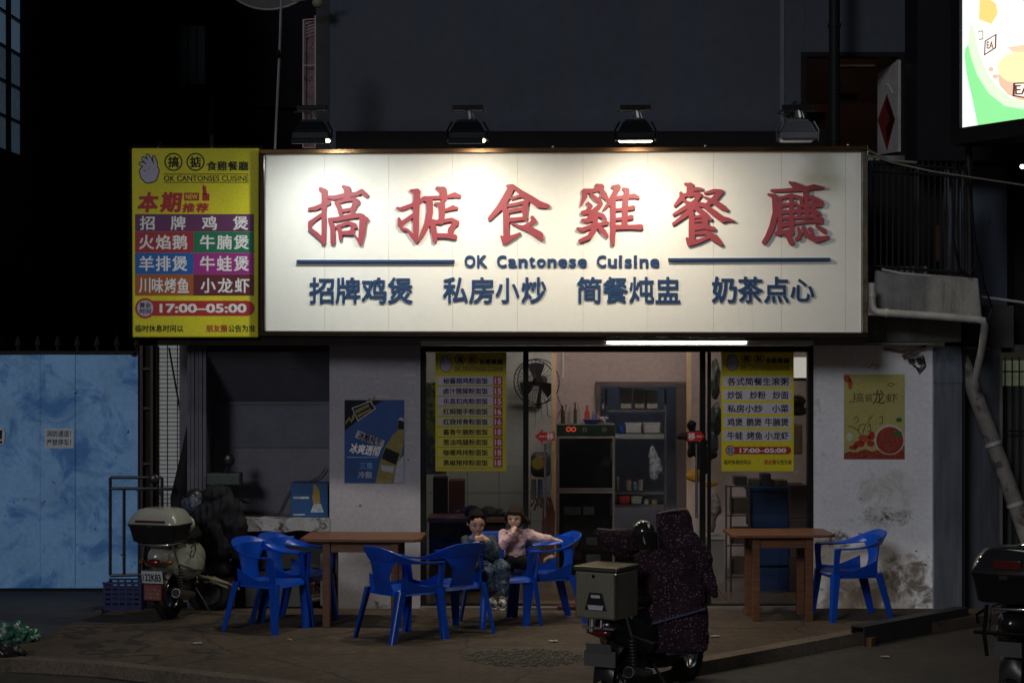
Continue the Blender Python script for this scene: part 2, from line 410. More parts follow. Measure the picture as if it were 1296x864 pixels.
_vr = _nn(_s, 'ShaderNodeTexVoronoi', feature='DISTANCE_TO_EDGE'); _vr.inputs['Scale'].default_value = .8; _s.links.new(_mxv.outputs[1], _vr.inputs['Vector'])
_ck = _nn(_s, 'ShaderNodeMapRange'); _ck.inputs[1].default_value = .004; _ck.inputs[2].default_value = .012; _ck.inputs[3].default_value = .75; _ck.inputs[4].default_value = 0; _s.links.new(_vr.outputs['Distance'], _ck.inputs[0])
_cm = _nn(_s, 'ShaderNodeMix', data_type='RGBA'); _s.links.new(_ck.outputs[0], _cm.inputs[0]); _s.links.new(_sc, _cm.inputs[6]); _cm.inputs[7].default_value = (.015, .012, .01, 1)
_vg = _nn(_s, 'ShaderNodeTexVoronoi'); _vg.inputs['Scale'].default_value = 7; _s.links.new(_g1.outputs['Position'], _vg.inputs['Vector'])
_sg = _nn(_s, 'ShaderNodeMapRange'); _sg.inputs[1].default_value = .12; _sg.inputs[2].default_value = .16; _sg.inputs[3].default_value = .6; _sg.inputs[4].default_value = 0; _s.links.new(_vg.outputs['Distance'], _sg.inputs[0])
_c2 = _nn(_s, 'ShaderNodeMix', data_type='RGBA'); _s.links.new(_sg.outputs[0], _c2.inputs[0]); _s.links.new(_cm.outputs[2], _c2.inputs[6]); _c2.inputs[7].default_value = (.03, .024, .02, 1); _s.links.new(_c2.outputs[2], _sb.inputs['Base Color'])
pts = [Vector((p.x, p.y, 0)) for p in out + back]
n_ = len(pts); m = MB()
m.add([(p.x, p.y, 0) for p in pts] + [(p.x, p.y, -.12) for p in pts], [tuple(range(n_)), tuple(range(2 * n_ - 1, n_ - 1, -1))] + [((i + 1) % n_, i, n_ + i, n_ + (i + 1) % n_) for i in range(n_)])
struct('forecourt', m, slabm, fixn=True)
kerbm = M('kerb_concrete', (.13, .10, .075), .9, var=.3, scale=3, bump=.6, bscale=60, fine=.3)
m = MB(); rings = []
kp = [Vector((p.x, p.y, 0)) for p in out]
for i, p in enumerate(kp):
    t = (kp[min(i + 1, len(kp) - 1)] - kp[max(i - 1, 0)]).normalized(); nrm = Vector((-t.y, t.x, 0)); wob = .012 * noise.noise(p * 3)
    rings.append([p + nrm * (.13 + wob) + Vector((0, 0, .006)), p - nrm * .02 + Vector((0, 0, .004)), p - nrm * .035 + Vector((0, 0, -.1)), p + nrm * .13 + Vector((0, 0, -.1))])
m.loft(rings); struct('kerb', m, kerbm, fixn=True)
# left passage paving, darker and bluish, in front of the gate
pav = M('passage_paving', (.04, .04, .047), .8, var=.35, scale=1.1, bump=.4, bscale=70, fine=.25)
m = MB(); q = [Vector((-8, -1.9, -.02)), Gp(20, 815, -.02), Gp(60, 805, -.02), Gp(130, 768, -.02), Vector((-3.6, -.6, -.02)), Vector((-3.6, 1.4, -.02)), Vector((-8, 1.4, -.02))]
m.add(q, [tuple(range(7))]); m.v += [v + Vector((0, 0, -.08)) for v in q]; m.f += [tuple(reversed(range(7, 14)))] + [((i + 1) % 7, i, 7 + i, 7 + (i + 1) % 7) for i in range(7)]
struct('passage_pavement', m, pav, fixn=True)
# round patch of gravel
gr = M('gravel', (.10, .088, .07), .9, var=.4, scale=30)
m = MB(); c = Gp(664, 832)
for i in range(900):
    a = random.random() * 6.283; r_ = math.sqrt(random.random()); x = c.x + math.cos(a) * r_ * .47; y = c.y + math.sin(a) * r_ * .42
    s_ = random.uniform(.006, .017); m.ell((x, y, s_ * .3), (s_, s_ * random.uniform(.6, 1), s_ * .6), Matrix.Rotation(random.random() * 3, 3, 'Z'), 6, 4)
o = part('gravel', m, gr, smooth=True); tag(o, 'round rough patch of loose gravel on the forecourt before the shop', 'gravel', kind='stuff')
# litter specks
# dark gutter beam on the right of the forecourt
t = thing('gutter_beam', 'low dark steel channel lying between forecourt and road at the right', 'steel beam', Gp(1092, 800))
a = Gp(1090, 803); b = Gp(1222, 778); d_ = (b - a).normalized(); n2 = Vector((d_.y, -d_.x, 0))
m = MB(); lo, hi = -.1, .07
def beam(m, a, b, w0, w1, z0, z1):
    m.hexa([a + n2 * w1 + Vector((0, 0, z0)), b + n2 * w1 + Vector((0, 0, z0)), b + n2 * w0 + Vector((0, 0, z0)), a + n2 * w0 + Vector((0, 0, z0)),
            a + n2 * w1 + Vector((0, 0, z1)), b + n2 * w1 + Vector((0, 0, z1)), b + n2 * w0 + Vector((0, 0, z1)), a + n2 * w0 + Vector((0, 0, z1))])
beam(m, a, b, .02, .03, lo, hi); part('web', m, M('channel_steel', (.05, .05, .055), .5, .5, bump=.2), t)
m = MB(); beam(m, a, b, -.09, .019, hi - .012, hi); part('flange', m, MATS['channel_steel'], t)
m = MB(); beam(m, a, b, -.10, -.091, lo, hi - .001); part('flange', m, MATS['channel_steel'], t)
m = MB(); beam(m, a + d_ * .02 + n2 * .01, a + d_ * .10, .0, .075, -.09, -.02); part('end_block', m, M('rusty_block', (.10, .05, .02), .8), t)

# ================================================================ SHOP BUILDING
shop = thing('restaurant_building', 'single storey white plastered restaurant front under the long lit signboard', 'building', (0, 0, 0))
Yw = .25
m = MB(); m.pbox(417, 437, 532, 776, 0, Yw); part('wall', m, M('dim_wall_plaster', (.35, .335, .37), .88, var=.10, scale=2.2, bump=.25, bscale=22, stain=[('n', (.20, .19, .19), 3.0, .60, .80, None), ('n', (.07, .065, .06), 6., .50, .60, (-1.7, -.7, -.12, .14, 0)), ('v', (.22, .2, .2), 9, .62, .7, None), ('n', (.10, .09, .085), 8., .52, .62, (-1.6, -.8, .1, .55, 0))]), shop, label='narrow white plaster wall left of the glass front')  # same plaster in a darker base: weaker light put into the colour
m = MB(); m.pbox(1030, 437, 1182, 776, 0, Yw); part('wall', m, lit_wall_plaster, shop, label='white plaster wall with peeling damp stains right of the glass front')  # brighter plaster base stands in for stronger light at the right
ceil_m = M('lintel_paint', (.25, .24, .24), .8)
m = MB(); a = P(235, 437); b = P(1182, 437); m.box(a.x, b.x, 0.002, Yw, a.z, P(0, 402, 0).z); part('lintel', m, ceil_m, shop)
m = MB(); m.pbox(330, 195, 1092, 401.5, .004, Yw); part('front_wall', m, M('front_wall_dark', (.05, .05, .05), .8), shop)
# parapet band over the signboard
m = MB(); a = P(425, 188, .06); b = P(1045, 166, .06); m.box(a.x, b.x, .06, .9, a.z - .2, b.z); part('parapet', m, M('dark_flashing', (.006, .006, .007), .8), shop)
m = MB(); a = P(417, 437); m.box(a.x, P(1182, 0).x, .3, 3.4, 2.95, 3.1); part('roof', m, ceil_m, shop)
# recess on the left : side column, back wall, sloping board, ledge
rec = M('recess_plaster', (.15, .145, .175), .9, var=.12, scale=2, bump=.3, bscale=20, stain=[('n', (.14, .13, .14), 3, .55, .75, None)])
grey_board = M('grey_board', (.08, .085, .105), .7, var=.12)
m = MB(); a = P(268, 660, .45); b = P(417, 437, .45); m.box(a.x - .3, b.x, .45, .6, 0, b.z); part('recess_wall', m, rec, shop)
m = MB(); rings = []
a0 = P(237, 438, -.02); a1 = P(262, 438, -.02)
for k in range(5):
    x = a0.x + .035 * k; m.box(x, x + .03, -.02 - .012 * (k % 2), .45, 0, a0.z)
part('column', m, M('corrugated_grey', (.075, .075, .10), .55, .3), shop)
m = MB(); m.hexa([P(256, 447, .0), P(417, 447, .0), P(417, 508, .44), P(268, 508, .44), P(256, 445, .0), P(417, 445, .0), P(417, 504, .44), P(268, 504, .44)])
part('awning_board', m, grey_board, shop)
m = MB(); m.pbox(268, 508, 417, 512, .425, .448); part('board_trim', m, grey_board, shop)
m = MB(); m.pbox(268, 512, 417, 566, .435, .449); part('upper_shade_panel', m, M('upper_shade_panel', (.10, .10, .14), .75), shop)  # darker sheet stands in for the shade across the upper recess wall
led = M('whitewashed_ledge', (.33, .32, .34), .9, var=.2, scale=6, bump=.8, bscale=18, stain=[('d', (.05, .045, .045), 7., .50, .58, None)])
m = MB(); a = P(290, 672, -.03); b = P(417, 656, -.03)
rr = []
for i in range(25):
    x = a.x + (b.x - a.x) * i / 24; dz = .02 * noise.noise(Vector((x * 6, 0, 0))); dy = .015 * noise.noise(Vector((x * 8, 3, 0)))
    rr.append([(x, -.03 + dy, a.z + dz), (x, .44, a.z), (x, .44, b.z), (x, -.03 + dy, b.z + dz * .4)])
m.loft([[Vector(p) for p in r_] for r_ in rr]); part('ledge', m, led, shop, fixn=True)
m = MB(); a = P(300, 775, .3); b = P(417, 672, .3); m.box(a.x, b.x, .3, .449, 0, a.z + .62); part('lower_wall', m, M('dark_plaster', (.05, .045, .045), .9, bump=.3), shop)  # darker base below the ledge
m = MB(); a = P(417, 776, -.0); m.box(a.x - .004, a.x + .012, .012, Yw, 0, P(0, 437).z); 
# poster panels flyposted faintly: pale rectangle traces on the left wall
tr = M('glue_traces', (.40, .38, .38), .9, var=.15)
for (x0, y0, x1, y1) in ((512, 459, 527, 462), (512, 473, 526, 476), (440, 481, 449, 483), (473, 481, 484, 484), (517, 482, 527, 486), (444, 500, 459, 503), (477, 500, 492, 503), (513, 502, 526, 505), (520, 507, 524, 512), (514, 515, 527, 518), (515, 529, 527, 531), (514, 546, 526, 549), (515, 559, 526, 561)):
    m = MB(); m.slab(FW, x0, y0, x1, y1, 0.0006, .0022); part('glue_mark', m, tr, shop)
m = MB()
for i in range(9):
    x = random.choice([random.uniform(1040, 1180), random.uniform(420, 530)]); y = random.uniform(500, 770); s_ = random.uniform(.8, 2)
    pp = [(x + s_ * random.uniform(.6, 1.2) * math.cos(k), y + s_ * .7 * random.uniform(.6, 1.2) * math.sin(k)) for k in [j * 1.047 for j in range(6)]]
    m.poly(FW, pp[::-1], .0006, .003)
o = part('plaster_flake', m, M('flaked_plaster', (.12, .11, .1), .95), shop); o['kind'] = 'stuff'

# glass front : frame, posts, panes
fr_m = M('dark_door_frame', (.018, .017, .018), .4, .4)
t = thing('glass_shopfront', 'dark framed sliding glass front with open middle, between the two white walls', 'glass front', P(780, 770))
m = MB(); m.pbox(532, 437.5, 1030, 445.5, .02, .14); part('head_rail', m, fr_m, t, bevel=.004)
m = MB(); m.pbox(532.5, 445.6, 539, 770, .02, .14); part('jamb', m, fr_m, t, bevel=.004)
m = MB(); m.pbox(1023, 445.6, 1029.5, 771, .02, .14); part('jamb', m, fr_m, t, bevel=.004)
m = MB(); m.pbox(662, 445.6, 669, 770, .021, .12); part('post', m, fr_m, t, bevel=.004)
m = MB(); m.pbox(886, 445.6, 893, 770, .03, .09); part('post', m, fr_m, t, bevel=.004)
m = MB(); m.pbox(895.5, 445.6, 900, 770, .07, .11); part('post', m, fr_m, t, bevel=.004)
m = MB(); m.pbox(539.2, 764, 661.8, 770, .03, .11); part('bottom_rail', m, fr_m, t)
m = MB(); m.pbox(893.2, 765, 1022.8, 771, .03, .11); part('bottom_rail', m, fr_m, t)
m = MB(); m.pbox(539.3, 445.7, 661.7, 763.7, .06, .066); part('pane', m, glass, t)
m = MB(); m.pbox(900.3, 445.7, 1022.7, 764.7, .08, .086); part('pane', m, glass, t)
m = MB(); a = P(533, 771); b = P(1029, 771); m.box(a.x, b.x, -.12, .02, 0, .02); part('threshold', m, M('threshold_stone', (.14, .12, .11), .6), t)
m = MB(); a = P(670, 745, .0); b = P(885, 771, .0)
m.box(P(705, 0).x, P(880, 0).x, -.13, -.02, .021, .032); part('door_mat', m, M('red_mat', (.10, .015, .012), .9, bump=.5), t)
# red push arrows with their handles
def arrow(px, py, sgn, lab):
    t_ = thing('door_arrow_sign', lab, 'arrow sign', P(px, py, .02), group=None)
    f_ = Fy(.015); h = 8
    if sgn < 0: pts = [(px - 14, py), (px - 4, py - 9), (px - 4, py - 5.5), (px + 11, py - 5.5), (px + 11, py + 5.5), (px - 4, py + 5.5), (px - 4, py + 9)]
    else: pts = [(px - 10, py - 6), (px + 5, py - 6), (px + 5, py - 8), (px + 12, py), (px + 5, py + 8), (px + 5, py + 6), (px - 10, py + 6)]
    m = MB(); m.poly(f_, pts[::-1], -.004, 0); part('arrow_plate', m, M('arrow_red', (.55, .012, .012), .4), t_, fixn=True)
    if sgn < 0: lettering('lettering', f_, '移', (px + 1, py - 4.5, px + 10, py + 4.5), print_white, t_, .03, .0005, .002); r0 = range(4); xs = [px - 8 + 2.2 * i for i in r0]
    else: lettering('lettering', f_, '移', (px - 9, py - 4.5, px, py + 4.5), print_white, t_, .03, .0005, .002); xs = [px + 2 + 2.2 * i for i in range(3)]
    m = MB()
    for x in xs: m.slab(f_, x, py - .8, x + 1.3, py + .8, .0005, .002)
    part('dash', m, print_white, t_)
arrow(691, 552, -1, 'small red left pointing arrow plate on the door edge beside the tall fridge')
arrow(880, 552, 1, 'small red arrow plate on the sliding door edge right of the doorway')
for px, lab in ((690, 'tall chrome door pull bar below the left red arrow'), (881.5, 'tall chrome door pull bar below the right red arrow')):
    t_ = thing('pull_handle', lab, 'door handle', P(px, 650, 0))
    m = MB(); m.tube([P(px, 561, -.01), P(px, 655, -.01)], .012, 10); part('bar', m, steel, t_, smooth=True)
    m = MB(); m.tube([P(px, 570, -.01), P(px, 570, .03)], .008, 8); part('bracket', m, steel, t_, smooth=True)
    m = MB(); m.tube([P(px, 645, -.01), P(px, 645, .03)], .008, 8); part('bracket', m, steel, t_, smooth=True)

# ================================================================ UPPER STOREY AND NEIGHBOURS
up = thing('upper_storey_building', 'tall plain blue grey rendered building rising behind and above the signboard', 'building', P(780, 170, 2))
upm = M('upper_render', (.052, .062, .09), .85, var=.10, scale=1.0, bump=.15, bscale=14, stain=[('v', (.06, .064, .08), 1.6, .5, .75, None), ('n', (.04, .04, .045), 9, .6, .7, (-2.0, -1.7, 4.2, 5.6, 0))])
Yu = 1.6
a = P(417, 185, Yu); wl = P(1019, 196, Yu); wr = P(1150, 69, Yu)
def ub(x0, y0, x1, y1, nm='wall', mm=None, Ya=Yu, Yb=Yu + .25): 
    m = MB(); m.pbox(x0, y0, x1, y1, Ya, Yb); return part(nm, m, mm or upm, up)
ub(417, -420, 990, 200); ub(990.6, -420, 1019, 200); ub(1019.2, -420, 1150, 69); ub(1150.2, -420, 1262, 200)
ub(400, -420, 416.6, 200, 'corner_strip', M('corner_dark_strip', (.03, .03, .035), .8), Yu + .05, Yu + .3)  # dark strip along the left edge of the wall
ub(987.5, -420, 992.5, 190, 'joint_cover', M('joint_cover', (.11, .115, .14), .6), Yu - .012, Yu - .001)
# window with open casement and red paper diamond
wt = part('window', MB().pbox(1014, 66, 1020, 200, Yu - .03, Yu + .1), fr_m, up)
wt['label'] = 'upper window with open casement and dark frame'
part('sill', MB().pbox(1020, 197, 1150, 203, Yu - .06, Yu + .2), conc, wt)
part('frame', MB().pbox(1020, 66, 1156, 72, Yu - .03, Yu + .1), fr_m, wt)
part('frame', MB().pbox(1137.2, 72.2, 1150, 200, Yu - .03, Yu + .1), fr_m, wt)
rm = thing('lit_room', 'dim brownish room seen through the open upper window', 'room', P(1080, 150, 4))
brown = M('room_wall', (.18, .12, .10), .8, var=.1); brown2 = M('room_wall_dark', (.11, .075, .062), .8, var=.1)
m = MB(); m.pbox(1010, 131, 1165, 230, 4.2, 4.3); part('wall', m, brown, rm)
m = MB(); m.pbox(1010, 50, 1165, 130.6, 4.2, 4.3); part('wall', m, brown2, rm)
m = MB(); m.pbox(1063, 82, 1108, 84.5, 4.1, 4.19); part('light_batten', m, M('batten_pale', (.5, .4, .36), .6), rm)
m = MB(); m.tube([P(1040, 63, 3.2), P(1120, 63, 3.2)], .02, 8); part('unseen_tube', m, EM('room_fill_tube', (1, .66, .5), 3.2), rm)  # unseen tube above the window opening, added to light the room
m = MB(); m.pbox(1063, 118, 1085, 122, 4.12, 4.19); part('shelf', m, dark_paint, rm)
m = MB(); m.pbox(1022, 136, 1048, 142, 4.05, 4.19); part('rail', m, M('orange_rail', (.20, .08, .04), .6), rm)
m = MB(); a = P(1010, 60, 4.2); b = P(1170, 230, 4.2); m.box(b.x, b.x + .1, Yu + .3, 4.2, b.z, a.z); part('side_wall', m, brown, rm)
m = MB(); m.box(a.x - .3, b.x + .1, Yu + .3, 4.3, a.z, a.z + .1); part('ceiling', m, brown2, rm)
cs = thing('open_casement', 'pale grey open casement leaf at the upper window with a red paper diamond', 'window leaf', P(1137, 190, Yu))
A_ = P(1136.5, 76, Yu - .04); B_ = P(1136.5, 192, Yu - .04); dep = 2.4 ; k_ = (D0 + Yu) / (D0 + Yu + dep * .5)
p_top = P(1110.5, 94, Yu + .5); p_bot = P(1110.5, 196, Yu + .5)
n3 = (Vector((p_top.x, p_top.y, 0)) - Vector((A_.x, A_.y, 0))).cross(Vector((0, 0, 1))).normalized()
if n3.y > 0: n3 = -n3
fc = Frame(A_, n3)
m = MB(); m.hexa([p_bot, B_, B_ - n3 * .03, p_bot - n3 * .03, p_top, A_, A_ - n3 * .03, p_top - n3 * .03]); part('leaf', m, M('leaf_paint', (.42, .40, .40), .5), cs, fixn=True)
m = MB(); m.poly(fc, [(1123, 119), (1133, 151), (1123, 190), (1111.5, 152)][::-1], .001, .006); part('paper_diamond', m, M('red_paper', (.18, .012, .012), .6, var=.3, scale=40), cs, fixn=True)
m = MB(); m.poly(fc, [(1123, 122), (1133, 151), (1123.5, 182), (1121, 150)][::-1], .0065, .008); part('paper_fold', m, M('dark_paper', (.03, .006, .006), .7), cs, fixn=True)
m = MB(); m.poly(fc, [(1123, 150 - 12), (1127, 150), (1123, 150 + 12), (1119, 150)][::-1], .0085, .0095); part('paper_motif', m, MATS['red_paper'], cs, fixn=True)
m = MB(); m.tube([fc.at(1120, 112, .01), fc.at(1123, 107, .01), fc.at(1127, 110, .01), fc.at(1131, 118, .01)], .004, 6); part('cord', m, white_paint, cs)
# black drainpipe in front of upper building
t = thing('drainpipe', 'thick black vertical drainpipe standing before the upper window', 'pipe', P(1056, 190, .9))
m = MB(); m.tube([P(1056, -60, .9), P(1056, 187, .9)], .052, 14); part('pipe', m, M('black_pipe', (.012, .013, .016), .5), t, smooth=True)
for py in (30, 110, 175):
    m = MB(); m.tube([P(1056, py, .9), P(1056, py + 5, .9)], .062, 14); part('collar', m, MATS['black_pipe'], t, smooth=True)
# plant silhouettes behind lamp four
t = thing('potted_plant', 'small dark bushy potted plant on the parapet behind the last floodlight', 'potted plant', P(1005, 166, .5))
m = MB(); m.tube([P(1005, 166, .5), P(1005, 153, .5)], [.05, .07], 12); part('pot', m, M('clay_pot', (.08, .05, .04), .8), t)
m = MB(); leafm = M('dark_leaf', (.03, .05, .025), .6)
for i in range(260):
    c_ = P(1005, 143, .5) + Vector((random.gauss(0, .05), random.gauss(0, .05), abs(random.gauss(0, .045)) - .03)); d1 = Vector((random.gauss(0, 1), random.gauss(0, 1), random.gauss(0, 1))).normalized() * .028; d2 = d1.cross(Vector((random.random(), random.random(), 1))).normalized() * .012
    m.add([c_ - d1, c_ + d2, c_ + d1, c_ - d2], [(0, 1, 2, 3)])
o = part('foliage', m, leafm, t)
# left dark neighbour with deep lit window grid
dkwall = M('falloff_dark_wall', (.013, .013, .018), .9, var=.3, scale=1.5)  # near-black base stands in for street light fading with distance
lb = thing('dark_left_building', 'unlit dark building closing the alley behind the blue gate', 'building', P(200, 700, 9))
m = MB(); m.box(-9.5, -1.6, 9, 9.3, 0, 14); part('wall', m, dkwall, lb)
for (x0, y0, x1, y1) in ((100, 20, 135, 120), (100, 150, 135, 250), (190, 30, 215, 110), (262, 120, 272, 186), (225, 30, 262, 110), (104, 335, 138, 400)):
    wnd = part('window', MB().pbox(x0, y0, x1, y1, 8.96, 8.999), M('dark_frame', (.016, .016, .02), .6), lb)
    n_p = 3
    for k in range(n_p):
        xa = x0 + 2 + (x1 - x0 - 4) * k / n_p; part('pane', MB().pbox(xa + .7, y0 + 3, xa + (x1 - x0 - 4) / n_p - .7, y1 - 3, 8.93, 8.957), M('dark_pane', (.006, .007, .01), .15), wnd)
for y in (130, 262): part('string_course', MB().pbox(60, y, 380, y + 6, 8.9, 8.998), M('dark_course', (.013, .013, .016), .8), lb)
sb = thing('alley_side_building', 'dark building on the far left with a tall bluish lit grid window', 'building', (-5.3, 3, 0))
XS = -648 / F * 20.4
m = MB(); zt = CZ + 300 / F * 20.4; a1 = CZ - (215 - 432) / F * 20.4
def sY(px): return XS * F / (px - CX) - D0     # depth at which the wall plane X=XS meets column px
y30 = sY(30)
m.box(XS - .3, XS, 2.0, 8.9, 0, P(0, 195, 2.6).z); m.box(XS - .3, XS, y30, 8.9, P(0, 195, 2.6).z + .002, 9); m.box(XS - .3, XS, .5, 2.0, 3.9, 4.3)
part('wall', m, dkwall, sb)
wy0 = 1.6; zb = P(0, 195, 3.0).z; ztop = 7.0; nrow = 7
wf = part('window', MB().box(XS - .08, XS - .02, wy0, y30, zb - .04, zb), fr_m, sb)
ncol = 3; cw = (y30 - wy0) / ncol; rh = .36
pane_m = EM('lit_frosted_pane', (.10, .20, .30), .35)
for i in range(ncol + 1):
    yy = wy0 + cw * i; part('mullion', MB().box(XS - .06, XS + .01, yy - .022, yy + .022, zb, ztop), fr_m, wf)
for j in range(9):
    zz = zb + rh * j
    part('glazing_bar', MB().box(XS - .05, XS, wy0, y30, zz - .012, zz + .012), fr_m, wf)
    for i in range(ncol):
        yy = wy0 + cw * i; part('pane', MB().box(XS - .045, XS - .035, yy + .024, yy + cw - .024, zz + .014, zz + rh - .014), M('frosted_pane%d' % (j // 3), (.5, .6, .7), .4, emit=((.16, .30, .44) if j > 4 else (.10, .17, .26), .09 + .065 * max(0, j - 1)), var=.3, scale=12), wf)
# white tile wall strip
t = thing('white_tile_wall', 'narrow strip of long white tiles with dark joints behind the parked scooter', 'tile wall', P(217, 620, 1.3))
m = MB(); m.pbox(199, 430, 240, 668, 1.31, 1.5); part('backing', m, M('dark_grout', (.02, .02, .02), .9), t)
tm = M('white_tile', (.80, .82, .80), .25, var=.08, scale=20)
a = P(200, 437, 1.3); b = P(212.6, 442.4, 1.3); wd = b.x - a.x; hd = a.z - b.z
tme = None
for i in range(3):
    for j in range(38):
        x = a.x + wd * i; z = a.z - hd * j
        if tme is None:
            m = MB(); m.box(0, wd - .010, 0, .012, -hd + .007, 0); tme = mesh_from('tile', m)
        o = put('tile', tme, tm, t, bevel=0); o.location = Vector((x + random.uniform(-.001, .001), 1.299 + random.uniform(-.0015, .0015), z)) - OFF[t.name]
# stair-like dark metal rack between gate and tiles
t = thing('dark_steel_door', 'rusty dark slatted steel door post between blue gate and tiled strip', 'door', P(188, 745, 1.25))
m = MB(); m.pbox(176, 437, 199, 770, 1.26, 1.3); part('leaf', m, M('dark_rust', (.028, .016, .014), .7, var=.4), t)
for x in (177, 190): m = MB(); m.pbox(x, 437, x + 3.5, 770, 1.21, 1.258); part('stile', m, M('stile_rust', (.05, .028, .022), .6), t)
for y in (465, 515, 585, 650, 720): m = MB(); m.pbox(180.7, y, 189.8, y + 3, 1.22, 1.258); part('rail', m, MATS['stile_rust'], t)
# diagonal dark pole + black flag shape before the tiles
t = thing('leaning_rod', 'thin black rod leaning against the tiled strip', 'rod', P(228, 660, .9))
m = MB(); m.tube([P(214, 440, 1.1), P(235, 560, 1.0), P(236, 640, .6)], .009, 8); part('rod', m, dark_paint, t)
t = thing('folded_umbrella', 'dark folded parasol leaning beside the grey recess column', 'umbrella', P(234, 620, .3))
m = MB(); m.tube([P(242, 520, .15), P(236, 570, .15), P(228, 630, .15), P(226, 655, .15)], [.01, .045, .09, .07], 10); part('canopy', m, M('umbrella_cloth', (.02, .02, .025), .8), t, smooth=True)
m = MB(); m.tube([P(243, 500, .15), P(224, 690, .15)], .01, 8); part('shaft', m, dark_paint, t)
# ================================================================ BLUE GATE
Yg = 1.4
gate_m = M('lit_gate_blue', (.27, .56, .98), .55, .0, var=.16, scale=1.6, bump=.12, bscale=10,  # blue base brightened to stand in for light falling on the gate
    stain=[('d', (.07, .27, .68), 2.3, .50, .62, None), ('n', (.05, .22, .60), 1.4, .56, .78, (-7, -4, .1, 1.9, 0)), ('d', (.02, .06, .16), 10, .62, .68, None), ('v', (.2, .36, .6), 6, .58, .74, None), ('n', (.05, .05, .06), 5, .56, .7, (-8, -3, -.2, .14, 0))])
gate = thing('metal_gate', 'tall blue painted sheet metal gate with streaks and spikes at the left', 'gate', P(85, 745, Yg))
xs = [-130, -42, 51, 95.4, 175]
for i in range(4):
    m = MB(); m.pbox(xs[i] + .25, 448.5, xs[i + 1] - .25, 744, Yg + .004 * (i % 2), Yg + .03); part('sheet_panel', m, gate_m, gate, bevel=.004)
for x in xs[1:4]:
    m = MB(); m.pbox(x - .2, 449, x + .2, 744, Yg + .006, Yg + .028); part('seam', m, gate_m, gate)
m = MB(); m.pbox(-130, 444, 176, 448.2, Yg - .01, Yg + .04); part('top_rail', m, fr_m, gate)
m = MB(); m.pbox(-130, 744.3, 176, 749, Yg + .03, Yg + .06); part('bottom_rail', m, fr_m, gate)
gl_ = M('spike_iron', (.03, .025, .022), .7)
for x in list(range(-20, 176, 25)):
    m = MB(); m.tube([P(x + 18, 447, Yg), P(x + 18, 438, Yg)], .014, 6)
    m.tube([P(x + 18, 440, Yg), P(x + 18, 436, Yg), P(x + 18, 424, Yg)], [.012, .034, .003], 6); part('spike', m, gl_, gate)
m = MB(); m.tube([P(168, 449, Yg - .02), P(168.01, 446, Yg - .02)], .03, 8); part('latch', m, gl_, gate)
paper = M('notice_paper', (.62, .66, .72), .8, var=.08)
FG = Fy(Yg - .003)
t = thing('gate_notice', 'small white paper notice with black printed warning on the blue gate', 'notice', P(75, 568, Yg))
m = MB(); m.slab(FG, 56.5, 542, 93.5, 567, -.002, .0015); part('sheet', m, paper, t)
lettering('lettering', FG, '消防通道！', (59, 544.5, 90, 552.5), print_black, t, .015, .002, .003)
lettering('lettering', FG, '严禁停车！', (59, 555.5, 90, 563.5), print_black, t, .015, .002, .003)
t = thing('torn_notice', 'torn white paper scrap with a black curl at the far left of the blue gate', 'notice', P(2, 560, Yg))
m = MB(); m.poly(FG, [(-14, 541), (4, 541), (6.5, 548), (5, 562), (-14, 564)][::-1], -.002, .0015); part('sheet', m, paper, t, fixn=True)
lettering('lettering', FG, '！', (-1, 544, 3, 561), print_black, t, .02, .002, .003)

# ================================================================ HAND ICON used on the yellow prints
def hand_icon(fr, x0, y0, x1, y1, parent, ink, skin):
    w_, h_ = x1 - x0, y1 - y0
    S = [[(30, 75, 30), (45, 80, 42), (62, 76, 44), (70, 60, 40), (66, 48, 26)], [(18, 62, 14), (24, 52, 12), (36, 50, 12), (44, 58, 12), (42, 68, 12), (30, 74, 14), (20, 68, 13)],
         [(42, 48, 14), (28, 38, 13), (16, 34, 10)], [(54, 44, 14), (40, 26, 13), (26, 16, 10)], [(64, 44, 14), (54, 22, 13), (44, 6, 9)], [(74, 52, 16), (76, 30, 13), (70, 12, 9)]]
    mp = lambda x, y: (x0 + x / 92 * w_, y0 + y / 100 * h_)
    big = [[(a, b, c + 7) for a, b, c in s] for s in S]
    m = brush_mesh(fr, brush(big, 1.6, 2), mp, .0008, .0018); part('hand_outline', m, ink, parent)
    m = brush_mesh(fr, brush(S, 1.4, .5), mp, .0019, .0028); part('hand_fill', m, skin, parent)
def ring(m, fr, cx_, cy_, r, t_, o0, o1, n=28):
    q = []
    for i in range(n):
        a = 2 * math.pi * i / n; b = 2 * math.pi * (i + 1) / n
        m.poly(fr, [(cx_ + r * math.cos(a), cy_ - r * math.sin(a)), (cx_ + r * math.cos(b), cy_ - r * math.sin(b)), (cx_ + (r - t_) * math.cos(b), cy_ - (r - t_) * math.sin(b)), (cx_ + (r - t_) * math.cos(a), cy_ - (r - t_) * math.sin(a))][::-1], o0, o1)
def disc(m, fr, cx_, cy_, r, o0, o1, n=28):
    m.poly(fr, [(cx_ + r * math.cos(-2 * math.pi * i / n), cy_ - r * math.sin(-2 * math.pi * i / n)) for i in range(n)][::-1], o0, o1)
lilac = M('print_lilac', (.40, .38, .50), .6, var=.04)
